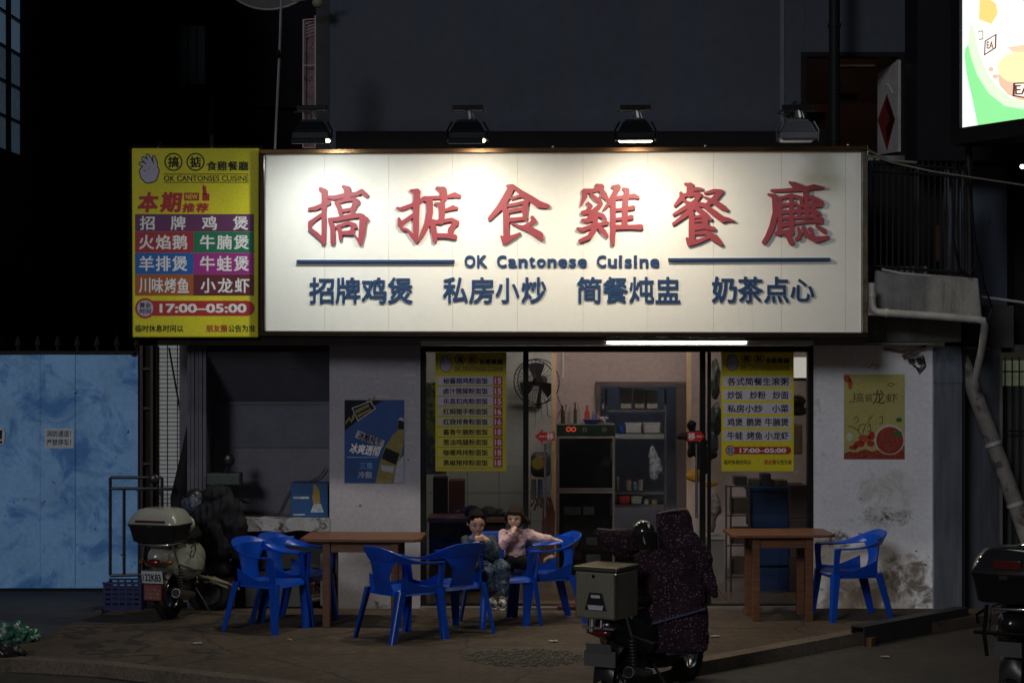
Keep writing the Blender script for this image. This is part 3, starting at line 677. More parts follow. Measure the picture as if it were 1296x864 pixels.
def header(fr, x0, y0, s, parent):
    """logo line; s = pixels per unit, the design is 150 wide"""
    hand_icon(fr, x0, y0, x0 + 28 * s, y0 + 36 * s, parent, print_black, lilac)
    for k, ch in ((46, '搞'), (74, '掂')):
        m = MB(); ring(m, fr, x0 + k * s, y0 + 10 * s, 11.5 * s, 1.6 * s, .0008, .0018); part('logo_ring', m, print_black, parent)
        lettering('lettering', fr, ch, (x0 + (k - 7) * s, y0 + 3 * s, x0 + (k + 7) * s, y0 + 17 * s), print_black, parent, .035, .0008, .0018)
    lettering('lettering', fr, '食雞餐廳', (x0 + 88 * s, y0 + 9 * s, x0 + 141 * s, y0 + 21 * s), print_black, parent, .03, .0008, .0018)
    lettering('lettering', fr, 'OK CANTONSES CUISINE', (x0 + 34 * s, y0 + 27.3 * s, x0 + 141 * s, y0 + 34.3 * s), print_black, parent, .02, .0008, .0018)
    for q in (25, 35.4): m = MB(); m.slab(fr, x0 + 34 * s, y0 + q * s, x0 + 141 * s, y0 + (q + .9) * s, .0008, .0018); part('rule', m, print_black, parent)
def hours(fr, x0, y0, x1, y1, parent, cap, capx):
    h = y1 - y0; r = h / 2; cy_ = (y0 + y1) / 2
    m = MB(); pts = [(x0 + r + r * math.cos(R(a)), cy_ - r * math.sin(R(a))) for a in range(90, 271, 20)] + [(x1 - r + r * math.cos(R(a)), cy_ - r * math.sin(R(a))) for a in range(-90, 91, 20)]
    m.poly(fr, pts, .0008, .0018); part('hours_bar', m, print_red, parent, fixn=True)
    m = MB(); disc(m, fr, x0 + r * 1.25, cy_, r * 1.35, .0008, .0020); part('hours_ring', m, print_red, parent, fixn=True)
    m = MB(); disc(m, fr, x0 + r * 1.25, cy_, r * 1.08, .0022, .0030); part('hours_disc', m, lilac, parent, fixn=True)
    lettering('lettering', fr, '营业', (x0 + r * .5, cy_ - r * .75, x0 + r * 2.0, cy_ - r * .05), print_black, parent, .03, .0031, .0038)
    lettering('lettering', fr, '时间', (x0 + r * .5, cy_ + r * .05, x0 + r * 2.0, cy_ + r * .75), print_black, parent, .03, .0031, .0038)
    lettering('lettering', fr, '17:00–05:00', (capx[0], y0 + h * .2, capx[1], y1 - h * .2), print_white, parent, .045, .0020, .0028)
def smallprint(fr, x0, y0, x1, y1, parent):
    w_ = x1 - x0
    lettering('lettering', fr, '临时休息时间以', (x0, y0, x0 + w_ * .40, y1), print_black, parent, .025, .0008, .0018)
    lettering('lettering', fr, '朋友圈', (x0 + w_ * .59, y0, x0 + w_ * .765, y1), print_red, parent, .03, .0008, .0018)
    lettering('lettering', fr, '公告为准', (x0 + w_ * .775, y0, x1, y1), print_black, parent, .025, .0008, .0018)

# ================================================================ YELLOW BANNER (left)
Yb = -.45
bn = thing('yellow_menu_banner', 'yellow vinyl menu banner box with coloured dish rows hanging left of the big sign', 'banner', P(247, 427, Yb))
FB = Fy(Yb)
m = MB(); m.hexa([P(167.5, 427, Yb), P(327, 427, Yb), P(327, 427, Yb) + Vector((0, .14, 0)), P(167.5, 427, Yb) + Vector((0, .14, 0)), P(166.5, 187.5, Yb), P(328, 187.5, Yb), P(328, 187.5, Yb) + Vector((0, .14, 0)), P(166.5, 187.5, Yb) + Vector((0, .14, 0))])
part('vinyl', m, yellow_vinyl, bn, bevel=.012, fixn=True)
m = MB()
for q in (((165, 186), (330, 186)), ((330, 186), (330, 428.5)), ((330, 428.5), (165, 428.5)), ((165, 428.5), (165, 186))):
    m.tube([P(*q[0], Yb + .1), P(*q[1], Yb + .1)], .016, 6)
part('frame', m, black_metal, bn)
m = MB(); m.tube([P(200, 187, Yb + .06), P(203, 181, Yb + .3)], .01, 6); m.tube([P(268, 187, Yb + .06), P(268, 172, Yb + .3)], .014, 6); part('hanger', m, steel, bn)
header(FB, 173.5, 195, 1.0, bn)
def ltr(txt, r_, mt=print_red, b=.04, **k): return lettering('lettering', FB, txt, r_, mt, bn, b, .0008, .0018, **k)
ltr('本', (173, 243, 199, 269), b=.05, slant=.12); ltr('期', (202, 243, 228, 269), b=.05, slant=.12)
m = MB(); m.slab(FB, 233, 244, 252, 254, .0008, .0018); m.slab(FB, 256, 245, 265, 254, .0008, .0018)
m.poly(FB, [(257, 246), (262, 246), (260.5, 236), (257.5, 234), (256, 237)][::-1], .0008, .0018); part('badge', m, print_red, bn, fixn=True)
lettering('lettering', FB, 'NEW', (235, 246, 250, 252), yellow_vinyl, bn, .03, .0020, .0026)
ltr('推', (230, 257, 246, 269), b=.05, slant=.15); ltr('荐', (247, 257, 263, 269), b=.05, slant=.15)
rows = [(271, 293), (293.3, 319.6), (319.9, 347), (347.3, 374)]
cl = {'p': (.11, .02, .10), 'r': (.33, .012, .03), 'g': (.0, .15, .075), 'b': (.0, .10, .42), 'm': (.30, .012, .22), 'o': (.34, .085, .015), 'd': (.11, .008, .02)}
cells = [(0, 171, 321.5, 'p'), (1, 171, 244.8, 'r'), (1, 245, 321.5, 'g'), (2, 171, 244.8, 'b'), (2, 245, 321.5, 'm'), (3, 171, 244.8, 'o'), (3, 245, 321.5, 'd')]
for r_, a, b, c_ in cells:
    m = MB(); m.slab(FB, a, rows[r_][0], b, rows[r_][1], .0008, .0016); part('colour_cell', m, M('print_cell_' + c_, cl[c_], .55, var=.05), bn)
def lc(ch, r_): lettering('lettering', FB, ch, r_, print_white, bn, .03, .0018, .0026)
for ch, x in zip('招牌鸡煲', (177, 216, 255.5, 295)): lc(ch, (x, 273.5, x + 19, 291))
for i, (l, r_) in enumerate((('火焰鹅', '牛腩煲'), ('羊排煲', '牛蛙煲'))):
    for k, ch in enumerate(l): lc(ch, (176 + k * 21, rows[i + 1][0] + 4, 195 + k * 21, rows[i + 1][1] - 4))
    for k, ch in enumerate(r_): lc(ch, (253 + k * 21.5, rows[i + 1][0] + 4, 272 + k * 21.5, rows[i + 1][1] - 4))
for k, ch in enumerate('川味烤鱼'): lc(ch, (176 + k * 16.2, 351.5, 190.5 + k * 16.2, 370.5))
for k, ch in enumerate('小龙虾'): lc(ch, (254 + k * 21.5, 352, 273 + k * 21.5, 370.5))
hours(FB, 172, 380.5, 322.5, 399.5, bn, None, (202, 312))
smallprint(FB, 171.5, 411, 323, 420, bn)

# ================================================================ BIG SIGN
pl = P(330, 300, -.58); pr = P(1098, 300, -.85)
nrm = (pr - pl).cross(Vector((0, 0, 1))).normalized()
if nrm.y > 0: nrm = -nrm
FS = Frame(pl, nrm)
sg = thing('restaurant_signboard', 'long white lit signboard with six red brush characters and blue lettering', 'signboard', FS.at(714, 424))
sign_white = M('sign_white', (.70, .71, .69), .5, var=.035, scale=1.3, fine=.02, stain=[('v', (.50, .50, .47), 3., .62, .85, None)])
sx = [336, 411, 492, 573, 655, 738, 820, 903, 989, 1070, 1090]
def ytop(x): return 196.5 - (x - 336) / 754 * 4.0
def ybot(x): return 418.6 + (x - 336) / 754 * 1.9
for a, b in zip(sx[:-1], sx[1:]):
    m = MB(); m.poly(FS, [(a + .12, ybot(a)), (b - .12, ybot(b)), (b - .12, ytop(b)), (a + .12, ytop(a))], -.02, 0); part('panel', m, sign_white, sg)
m = MB(); m.poly(FS, [(334, 421), (1092, 423), (1092, 190), (334, 194)], -.05, -.021); part('backing', m, M('sign_backing', (.30, .30, .29), .8), sg)
# trim : polished brown/black frame
trim = M('bronze_trim', (.16, .095, .05), .22, 1., var=.45, scale=30, stretch=(1, 1, 8))
trimb = M('black_gloss_trim', (.02, .014, .012), .18, .5, var=.3)
m = MB(); m.poly(FS, [(330, 195.6), (1098, 191.4), (1098, 184.6), (330, 189.4)], -.10, .045); part('trim', m, trim, sg, fixn=True, bevel=.006)
m = MB(); m.poly(FS, [(330, 425.5), (1098, 427.5), (1098, 421.5), (330, 419.4)], -.10, .045); part('trim', m, trimb, sg, fixn=True, bevel=.006)
m = MB(); m.poly(FS, [(330, 419.2), (336, 419.2), (336, 195.8), (330, 195.8)], -.10, .045); part('trim', m, trimb, sg, fixn=True, bevel=.006)
m = MB(); m.poly(FS, [(1090.5, 421.3), (1098, 421.3), (1098, 191.6), (1090.5, 191.6)], -.10, .045); part('trim', m, M('mirror_trim', (.5, .5, .52), .12, 1., var=.3, scale=14, bump=.6, bscale=9), sg, fixn=True, bevel=.006)
# box body, top, underside
q = [FS.at(330, 427, -.101), FS.at(1098, 428.5, -.101), FS.at(1098, 185, -.101), FS.at(330, 190, -.101)]
kb = [Vector((p.x, -.004, p.z)) for p in q]
m = MB(); m.hexa([q[0], q[1], kb[1], kb[0], q[3], q[2], kb[2], kb[3]]); part('box', m, M('sign_box', (.022, .018, .016), .5), sg, fixn=True)
# six red characters
CH = {}
CH['搞'] = (380, [[(112, 362, 40), (180, 352, 55), (300, 300, 50), (325, 285, 70)], [(240, 132, 50), (285, 165, 80), (278, 400, 64), (278, 600, 62), (272, 745, 58)], [(265, 720, 50), (190, 650, 55), (115, 590, 45)], [(118, 560, 50), (122, 520, 60), (180, 475, 45), (245, 430, 45)],
    [(500, 105, 42), (545, 135, 85), (545, 210, 70)], [(335, 225, 40), (390, 232, 55), (540, 200, 60), (650, 188, 50), (710, 160, 62), (762, 205, 55)],
    [(420, 295, 50), (455, 345, 60), (468, 420, 50)], [(430, 285, 42), (520, 258, 45), (620, 245, 48), (655, 280, 75)], [(640, 290, 75), (615, 350, 60), (600, 400, 45)], [(460, 385, 42), (600, 362, 42)],
    [(335, 475, 30), (420, 480, 55), (560, 448, 60), (690, 432, 55), (765, 480, 60)], [(350, 500, 55), (378, 570, 65), (380, 742, 62)], [(715, 450, 75), (725, 500, 90), (712, 640, 78), (695, 750, 55)], [(690, 740, 50), (650, 690, 25), (620, 655, 12)],
    [(440, 560, 45), (466, 640, 55), (468, 708, 42)], [(430, 565, 42), (560, 518, 42), (625, 545, 55), (650, 575, 20)], [(615, 560, 55), (590, 630, 45)], [(480, 635, 48), (600, 632, 60)]])
CH['掂'] = (495, [[(72, 350, 30), (115, 362, 48), (240, 318, 50), (330, 275, 60), (390, 235, 50)], [(235, 152, 40), (300, 165, 85), (290, 400, 76), (288, 600, 74), (288, 735, 45)], [(262, 690, 55), (190, 600, 35), (125, 590, 40)], [(92, 470, 32), (108, 545, 70), (160, 500, 50), (245, 440, 50)],
    [(400, 232, 40), (560, 228, 45)], [(535, 120, 40), (600, 148, 95), (612, 230, 90), (600, 290, 45)], [(640, 222, 36), (735, 200, 68), (790, 215, 45)], [(405, 255, 50), (445, 260, 80), (447, 400, 80), (420, 530, 78), (370, 640, 58), (322, 730, 22)],
    [(515, 298, 30), (585, 315, 80), (590, 400, 76), (580, 510, 64)], [(640, 372, 40), (715, 345, 60), (758, 352, 40)], [(480, 505, 62), (492, 600, 74), (505, 722, 60)], [(480, 515, 58), (600, 500, 50), (700, 482, 50), (755, 520, 72)], [(735, 530, 60), (690, 600, 78), (690, 660, 50)], [(530, 665, 58), (650, 668, 58), (732, 682, 66)]])
CH['食'] = (610, [[(298, 100, 42), (340, 112, 80), (285, 220, 90), (200, 350, 78), (88, 472, 48)], [(355, 100, 50), (450, 170, 60), (560, 242, 80), (650, 305, 92), (755, 330, 58)], [(345, 240, 38), (440, 208, 38), (520, 240, 30)],
    [(265, 325, 36), (380, 308, 40), (510, 275, 38)], [(290, 390, 52), (450, 362, 44)], [(300, 488, 56), (490, 468, 42)], [(245, 330, 60), (276, 400, 76), (280, 655, 76)], [(515, 260, 55), (492, 360, 78), (495, 478, 44)],
    [(228, 680, 36), (262, 730, 76), (340, 690, 62), (438, 640, 26)], [(340, 525, 14), (430, 560, 40), (560, 600, 80), (660, 660, 96), (692, 712, 46)], [(580, 460, 50), (600, 500, 66), (560, 530, 50), (470, 565, 26)]])
CH['雞'] = (722, [[(305, 92, 50), (350, 112, 88), (270, 150, 52), (160, 158, 66)], [(150, 160, 50), (165, 215, 66), (122, 322, 24)], [(238, 190, 30), (285, 240, 60), (310, 272, 34)], [(345, 130, 55), (385, 195, 78), (425, 250, 44)],
    [(205, 292, 34), (232, 330, 55), (195, 385, 50), (135, 402, 42)], [(330, 230, 30), (352, 300, 52), (285, 370, 52), (205, 470, 40)], [(140, 412, 44), (250, 390, 46), (335, 335, 42)], [(140, 490, 44), (200, 495, 55), (300, 458, 42)], [(305, 415, 52), (370, 440, 60), (405, 482, 40)],
    [(85, 588, 40), (140, 600, 58), (260, 552, 50), (425, 522, 46)], [(290, 470, 58), (280, 580, 70), (220, 680, 60), (112, 728, 52)], [(325, 560, 45), (380, 622, 70), (418, 668, 46)], [(283, 400, 55), (282, 560, 58)],
    [(485, 108, 40), (545, 112, 76), (500, 200, 66), (440, 300, 52), (380, 372, 24)], [(490, 220, 70), (490, 400, 70), (490, 600, 70), (484, 752, 60)], [(612, 130, 40), (648, 150, 70), (628, 300, 76), (622, 560, 74)],
    [(505, 240, 48), (640, 220, 50), (735, 212, 60), (775, 228, 42)], [(515, 372, 36), (640, 360, 42), (720, 345, 58)], [(515, 478, 34), (640, 468, 42), (700, 455, 60)], [(500, 570, 62), (700, 568, 55), (805, 568, 72)]])
CH['餐'] = (842, [[(230, 75, 36), (285, 95, 82), (278, 190, 78)], [(310, 142, 36), (360, 130, 46), (415, 135, 38)], [(178, 178, 40), (192, 230, 70), (108, 322, 34)], [(200, 208, 46), (290, 185, 45), (385, 200, 70), (345, 270, 50), (200, 362, 52), (95, 425, 34)], [(200, 255, 36), (290, 310, 50), (330, 320, 50)],
    [(455, 180, 32), (560, 152, 46), (635, 165, 66), (560, 248, 72), (475, 315, 50)], [(440, 222, 24), (540, 268, 60), (640, 332, 76), (700, 372, 44)], [(340, 315, 70), (235, 425, 60), (92, 532, 38)], [(330, 300, 50), (440, 315, 60), (560, 408, 76), (660, 482, 80), (720, 480, 50), (795, 502, 18)],
    [(300, 410, 62), (302, 550, 76), (302, 700, 76), (275, 755, 60)], [(360, 355, 60), (430, 405, 66), (520, 480, 42)], [(320, 455, 34), (440, 440, 40)], [(320, 502, 30), (460, 485, 40)], [(320, 552, 32), (460, 535, 40)], [(455, 430, 76), (462, 540, 66)],
    [(330, 590, 36), (450, 565, 52), (555, 588, 52)], [(340, 642, 30), (470, 628, 56), (570, 695, 92), (640, 762, 46)], [(248, 700, 34), (275, 762, 55), (380, 730, 56), (490, 690, 34)]])
CH['廳'] = (958, [[(375, 55, 30), (430, 85, 76), (540, 128, 66)], [(170, 150, 38), (300, 148, 44), (550, 130, 54), (655, 108, 66), (765, 122, 30)], [(130, 195, 28), (200, 215, 66), (212, 400, 72), (172, 560, 72), (120, 680, 62), (78, 742, 55)], [(255, 240, 40), (390, 205, 48), (500, 235, 50), (510, 290, 40)],
    [(262, 260, 46), (262, 640, 60)], [(390, 215, 46), (395, 640, 60)], [(260, 320, 44), (440, 300, 44)], [(260, 400, 48), (450, 385, 48)], [(260, 470, 40), (420, 460, 42)], [(300, 540, 60), (420, 520, 60)], [(220, 640, 48), (400, 620, 60)], [(345, 640, 70), (395, 745, 72)], [(455, 705, 40), (490, 700, 26)],
    [(560, 150, 80), (565, 260, 60), (575, 450, 56)], [(520, 235, 36), (640, 228, 44), (740, 292, 66)], [(470, 330, 40), (620, 318, 48), (735, 320, 54)], [(480, 390, 50), (640, 375, 56), (720, 420, 48)], [(630, 220, 44), (660, 440, 60)], [(480, 350, 44), (485, 450, 44)], [(455, 462, 34), (620, 450, 40), (745, 480, 52)],
    [(455, 528, 30), (620, 500, 40), (745, 515, 40)], [(470, 575, 26), (500, 640, 56), (470, 700, 36)], [(535, 575, 50), (570, 660, 66), (680, 715, 80), (810, 688, 48)], [(610, 590, 56), (640, 640, 30)], [(690, 560, 48), (775, 620, 60)]])
red_letter = M('red_letter', (.26, .040, .058), .5, var=.05, scale=3, fine=.03)
for ch, (ox, st) in CH.items():
    lo_ = brush([[(x, y, w_ * .93) for x, y, w_ in s] for s in st], 3.2, 8)
    m = brush_mesh(FS, lo_, lambda x, y, ox=ox: (ox + x / 9.09, 225 + y / 9.09), .005, .026)
    part('character', m, red_letter, sg)
blue_letter = M('blue_letter', (.002, .034, .12), .6, var=.05)
for grp, x in (('招牌鸡煲', 391), ('私房小炒', 560), ('简餐炖盅', 729.5), ('奶茶点心', 900)):
    for k, ch in enumerate(grp):
        xa = x + k * 33.1; dy = -(x - 391) / 509 * 1.0
        if ch == '小': rc = (xa + 1, 352 + dy, xa + 31, 383.5 + dy)
        elif ch == '心': rc = (xa + 1, 354 + dy, xa + 31, 382 + dy)
        else: rc = (xa + .6, 351 + dy, xa + 32, 384 + dy)
        lettering('character', FS, ch, rc, blue_letter, sg, .026, .003, .013)
# OK Cantonese Cuisine, letter by letter
wid = {'O': 14, 'K': 13, ' ': 9.2, 'C': 12.5, 'a': 11.5, 'n': 12, 't': 8.5, 'o': 12, 'e': 12, 's': 10, 'u': 12, 'i': 6.6}
s_ = 'OK Cantonese Cuisine'; tot = sum(wid[c] for c in s_); k = 248.5 / tot; x = 588
for c in s_:
    wd = wid[c] * k
    if c != ' ':
        g = 2.2; top = 323 if c in 'OKCi' else (325 if c == 't' else 327.3)
        lettering('letter', FS, c, (x, top, x + wd - g - (.8 if c == 'i' else 0), 338.6), blue_letter, sg, .042, .003, .013)
    x += wd
for a, b, ya, yb_ in ((376, 575.5, 330.7, 330.7), (845.5, 1050, 328.6, 328.0)):
    m = MB(); m.poly(FS, [(a, ya + 1.7), (b, yb_ + 1.7), (b, yb_ - 1.7), (a, ya - 1.7)], .006, .03); part('rule', m, blue_letter, sg, fixn=True)
for x in (700, 892, 1072):
    m = MB(); m.ell(FS.at(x, 188.5 - (x - 330) * .0055, .047), .012, None, 8, 6); part('screw', m, steel, sg, smooth=True)

# ================================================================ FLOODLIGHTS
hous = M('floodlight_housing', (.008, .009, .013), .4, .4, bump=.1)
spot_on = EM('lamp_lens_warm', (1, .72, .36), 26); spot_cool = EM('lamp_lens_cool', (1, .93, .70), 20); lens_off = M('lamp_lens_off', (.25, .26, .28), .15)
def flood(px, on, energy, colr, lab, grey=False, body=hous, aimdx=0.0):
    off = .84; f0 = FS.at(px, 188, off); ex = Vector((-nrm.y, nrm.x, 0)); ex = ex if ex.x > 0 else -ex
    zc = f0.z + .0
    t = thing('floodlight', lab, 'floodlight', f0, group='floodlights over the signboard')
    def L(a, b, c): return f0 + ex * a + nrm * b + Vector((0, 0, c))   # b outward
    m = MB(); m.hexa([L(-.155, -.14, .0), L(.155, -.14, .0), L(.155, .10, -.01), L(-.155, .10, -.01), L(-.15, -.13, .05), L(.15, -.13, .05), L(.15, .09, .05), L(-.15, .09, .05)]); part('rim', m, body, t, bevel=.006, fixn=True)
    m = MB(); m.hexa([L(-.145, -.12, .051), L(.145, -.12, .051), L(.145, .085, .051), L(-.145, .085, .051), L(-.10, -.07, .135), L(.10, -.07, .135), L(.10, .05, .135), L(-.10, .05, .135)]); part('housing', m, body, t, bevel=.008, fixn=True)
    for k in range(5):
        m = MB(); y = -.05 + .022 * k; m.hexa([L(-.115, y, .1), L(.115, y, .1), L(.115, y + .006, .1), L(-.115, y + .006, .1), L(-.08, y, .155), L(.08, y, .155), L(.08, y + .006, .155), L(-.08, y + .006, .155)]); part('cooling_fin', m, body, t, fixn=True)
    m = MB(); m.hexa([L(-.125, -.05, .235), L(.125, -.05, .235), L(.125, .03, .235), L(-.125, .03, .235), L(-.125, -.05, .275), L(.125, -.05, .275), L(.125, .03, .275), L(-.125, .03, .275)]); part('ballast', m, black_metal, t, bevel=.004, fixn=True)
    m = MB(); m.tube([L(-.15, -.01, .225), L(.15, -.01, .225)], .006, 6); m.tube([L(.01, 0, .17), L(.0, 0, .235)], .022, 6); m.tube([L(.05, 0, .17), L(.03, 0, .235)], .006, 6); part('bracket', m, steel, t)
    for s_ in (-1, 1): m = MB(); m.tube([L(s_ * .165, 0, -.02), L(s_ * .17, 0, .07), L(s_ * .13, 0, .14)], .009, 6); part('yoke', m, body, t)
    if on:
        vz = -.05 if px < 700 else -.026; vx = .134 if px < 700 else .155  # plate added to hide the lens; shorter end leaves a glint
        m = MB(); m.hexa([L(-.155, .088, vz), L(vx, .088, vz), L(vx, .10, vz), L(-.155, .10, vz), L(-.155, .088, -.002), L(vx, .088, -.002), L(vx, .10, -.011), L(-.155, .10, -.011)]); part('visor', m, body, t, fixn=True)
    m = MB(); m.tube([L(0, -.05, .24), L(0, -.35, .15), L(0, -.70, .06)], .014, 8); part('arm', m, black_metal, t, smooth=True)
    m = MB(); m.hexa([L(-.12, -.115, -.022), L(.12, -.115, -.022), L(.12, .07, -.022), L(-.12, .07, -.022), L(-.14, -.13, -.0105), L(.14, -.13, -.0105), L(.14, .085, -.0105), L(-.14, .085, -.0105)]); part('lens', m, on if on else lens_off, t, fixn=True)
    if on:
        ld = bpy.data.lights.new('spot', 'SPOT'); ld.energy = energy; ld.color = colr; ld.spot_size = R(168); ld.spot_blend = 1; ld.shadow_soft_size = .05
        lo = bpy.data.objects.new('bulb', ld); col.objects.link(lo)
        p = L(0, -.02, -.05); tg = FS.at(px + aimdx, 470, 0)
        lo.location = p - OFF[t.name]; lo.parent = t; lo.rotation_euler = (tg - p).to_track_quat('-Z', 'Y').to_euler()
flood(413, spot_cool, 70, (.97, 1, .93), 'first black floodlight from the left, over the first red character', aimdx=30)
flood(601, spot_on, 88, (1, .91, .75), 'second black floodlight from the left, throwing warm light on the third red character', aimdx=10)
flood(803, spot_on, 98, (1, .87, .68), 'third black floodlight from the left, lens glowing brightly over the fourth red character', aimdx=60)
flood(998, None, 0, None, 'last pale grey floodlight, switched off, over the sixth red character', body=M('grey_housing', (.08, .085, .10), .4, .4))
# LED tube under the sign
t = thing('tube_light', 'glowing white tube light fixed under the bottom edge of the signboard', 'tube light', P(856, 434, -.35))
m = MB(); m.tube([P(768, 433.2, -.36), P(945, 433.2, -.36)], .008, 10); part('tube', m, EM('tube_glow', (1, .92, .80), 9), t, smooth=True)
m = MB(); m.pbox(533, 431.2, 1030, 436.4, -.335, -.30); part('batten', m, white_paint, t)
m = MB(); m.pbox(764.5, 431.7, 767.9, 435, -.375, -.345); part('end_cap', m, white_paint, t); m = MB(); m.pbox(945.1, 431.7, 948.5, 435, -.375, -.345); part('end_cap', m, white_paint, t)

# ================================================================ WINDOW MENUS
FL = Fy(.052)
mn = thing('window_menu_sheet', 'yellow menu sheet listing nine rice dishes with prices, inside the left glass', 'menu sheet', P(596, 596, .055))
m = MB(); m.slab(FL, 551, 445.8, 641, 596, -.002, .0006); part('sheet', m, M('menu_olive', (.44, .37, .008), .5, var=.06), mn)
header(FL, 555.5, 449, .575, mn)
rws = ['秘酱焗鸡粉面饭', '卤汁猪脚粉面饭', '乐昌扣肉粉面饭', '红焖猪手粉面饭', '红烧排骨粉面饭', '酱香牛腩粉面饭', '葱油鸡腿粉面饭', '咖喱鸡排粉面饭', '黑椒猪排粉面饭']
pr_ = [15, 15, 15, 16, 16, 18, 18, 18, 18]
for i, (a, b) in enumerate(zip(rws, pr_)):
    y = 476.2 + 12.95 * i
    cc = (.42, .38, .50) if i < 3 else ((.40, .37, .26) if i < 5 else (.48, .42, .05))
    m = MB(); m.slab(FL, 554, y, 624, y + 10.8, .0008, .0016); part('row_strip', m, M('row_%d' % (0 if i < 3 else (1 if i < 5 else 2)), cc, .6, var=.04), mn)
    m = MB(); m.slab(FL, 624.3, y, 636, y + 10.8, .0008, .0016); part('price_cell', m, M('price_red', (.26, .01, .05), .55), mn)
    lettering('lettering', FL, a, (561, y + 1.6, 617.5, y + 9.4), print_black, mn, .035, .0018, .0026)
    lettering('lettering', FL, str(b), (626, y + 1.6, 634.5, y + 9.4), M('print_pink', (.55, .38, .40), .6), mn, .05, .0018, .0026)
    m = MB(); m.slab(FL, 554, y + 11.6, 636.5, y + 12.1, .0008, .0016); part('rule', m, M('rule_brown', (.14, .07, .01), .6), mn)
FR2 = Fy(.028)
mr_ = thing('door_menu_sheet', 'brighter yellow menu sheet with white dish rows and opening hours on right sliding door', 'menu sheet', P(958, 596, .03))
m = MB(); m.slab(FR2, 913, 443, 1004.5, 596, -.002, .0006); part('sheet', m, M('menu_yellow', (.66, .57, .008), .5, var=.06), mr_)
header(FR2, 918, 447.5, .575, mr_)
for i, l in enumerate((['各式简餐生滚粥'], ['炒饭', '炒粉', '炒面'], ['私房小炒', '小菜'], ['鸡煲', '鹅煲', '牛腩煲'], ['牛蛙', '烤鱼', '小龙虾'])):
    y = 475.8 + 17.1 * i
    m = MB(); m.slab(FR2, 916, y, 1001.5, y + 13.6, .0008, .0016); part('row_strip', m, M('row_white', (.55, .52, .60), .6, var=.03), mr_)
    pos = [[(920.5, 998)], [(920.5, 940), (949, 969), (978, 998)], [(920.5, 965), (977, 998)], [(920.5, 940), (944.5, 964), (968, 998)], [(920.5, 940), (945, 965), (968, 998)]][i]
    for tx, (xa, xb) in zip(l, pos): lettering('lettering', FR2, tx, (xa, y + 1.8, xb, y + 11.9), print_black, mr_, .03, .0018, .0026)
hours(FR2, 918.5, 565, 1001.5, 574.5, mr_, None, (936, 995))
smallprint(FR2, 916.5, 581.5, 1002, 587.5, mr_)

# ================================================================ POSTERS
FP = Fy(-.003)
lp = thing('crayfish_poster', 'yellow hand drawn crayfish poster with a red bowl pasted on the right white wall', 'poster', P(1107, 581))
m = MB(); m.slab(FP, 1068, 473.5, 1145, 581, -.002, .0008); part('sheet', m, M('poster_yellow', (.42, .38, .12), .6, var=.10, scale=3), lp)
m = MB(); m.poly(FP, [(1068.2, 580.8), (1144.8, 580.8), (1144.8, 563), (1136, 566), (1126, 570), (1116, 568), (1104, 571), (1094, 568), (1084, 572), (1074, 571), (1068.2, 574)], .0010, .0018); part('crayfish_heap', m, M('crayfish_red', (.26, .03, .012), .55, var=.7, scale=45, fine=.4, stain=[('n', (.30, .20, .06), 38, .58, .62, None), ('n', (.06, .01, .005), 30, .60, .63, None)]), lp, fixn=True)
m = MB(); disc(m, FP, 1126, 556, 19.3, .0012, .0020, 32)
for i, v in enumerate(m.v):
    lim = FP.at(1144.8, 500, 0).x
    if v.x > lim: m.v[i] = Vector((lim, v.y, v.z))
part('bowl_rim', m, M('bowl_white', (.55, .5, .42), .6), lp, fixn=True)
m = MB(); disc(m, FP, 1126, 557, 17.2, .0022, .0028, 32)
for i, v in enumerate(m.v):
    if v.x > lim - .001: m.v[i] = Vector((lim - .001, v.y, v.z))
bowlm = M('bowl_food', (.27, .035, .02), .55, var=.6, scale=70, fine=.4, stain=[('n', (.03, .10, .03), 22, .60, .64, None), ('n', (.5, .22, .12), 40, .62, .66, None)])
part('bowl_food', m, bowlm, lp, fixn=True)
rng = random.Random(3)
def squig(lst, w_, mt, nm):
    m = MB()
    for s in lst:
        for (xa, ya), (xb, yb_) in zip(s[:-1], s[1:]):
            dx, dy = xb - xa, yb_ - ya; l = math.hypot(dx, dy) or 1; ox, oy = -dy / l * w_ / 2, dx / l * w_ / 2
            m.poly(FP, [(xa + ox, ya + oy), (xb + ox, yb_ + oy), (xb - ox, yb_ - oy), (xa - ox, ya - oy)], .0030, .0036)
    part(nm, m, mt, lp, fixn=True)
ink = M('poster_ink', (.10, .03, .015), .6)
squig([[(1073, 539), (1080, 540), (1086, 545), (1090, 552)], [(1086, 545), (1088, 538), (1093, 536)], [(1092, 548), (1095, 537), (1100, 533)]], .9, ink, 'feeler')
squig([[(1102 + 2 * math.cos(a * .7), 525 + a * .9 + (a % 3)) for a in range(7)], [(1080, 530), (1084, 527), (1087, 532), (1083, 535)], [(1112, 528), (1117, 527), (1117, 535), (1112, 536)], [(1098, 540), (1101, 536), (1102, 544), (1098, 546)], [(1074, 509), (1077, 507), (1079, 510)], [(1123, 487), (1127, 484), (1132, 486), (1128, 489), (1123, 487)], [(1085, 485), (1088, 486)]], .8, ink, 'doodle')
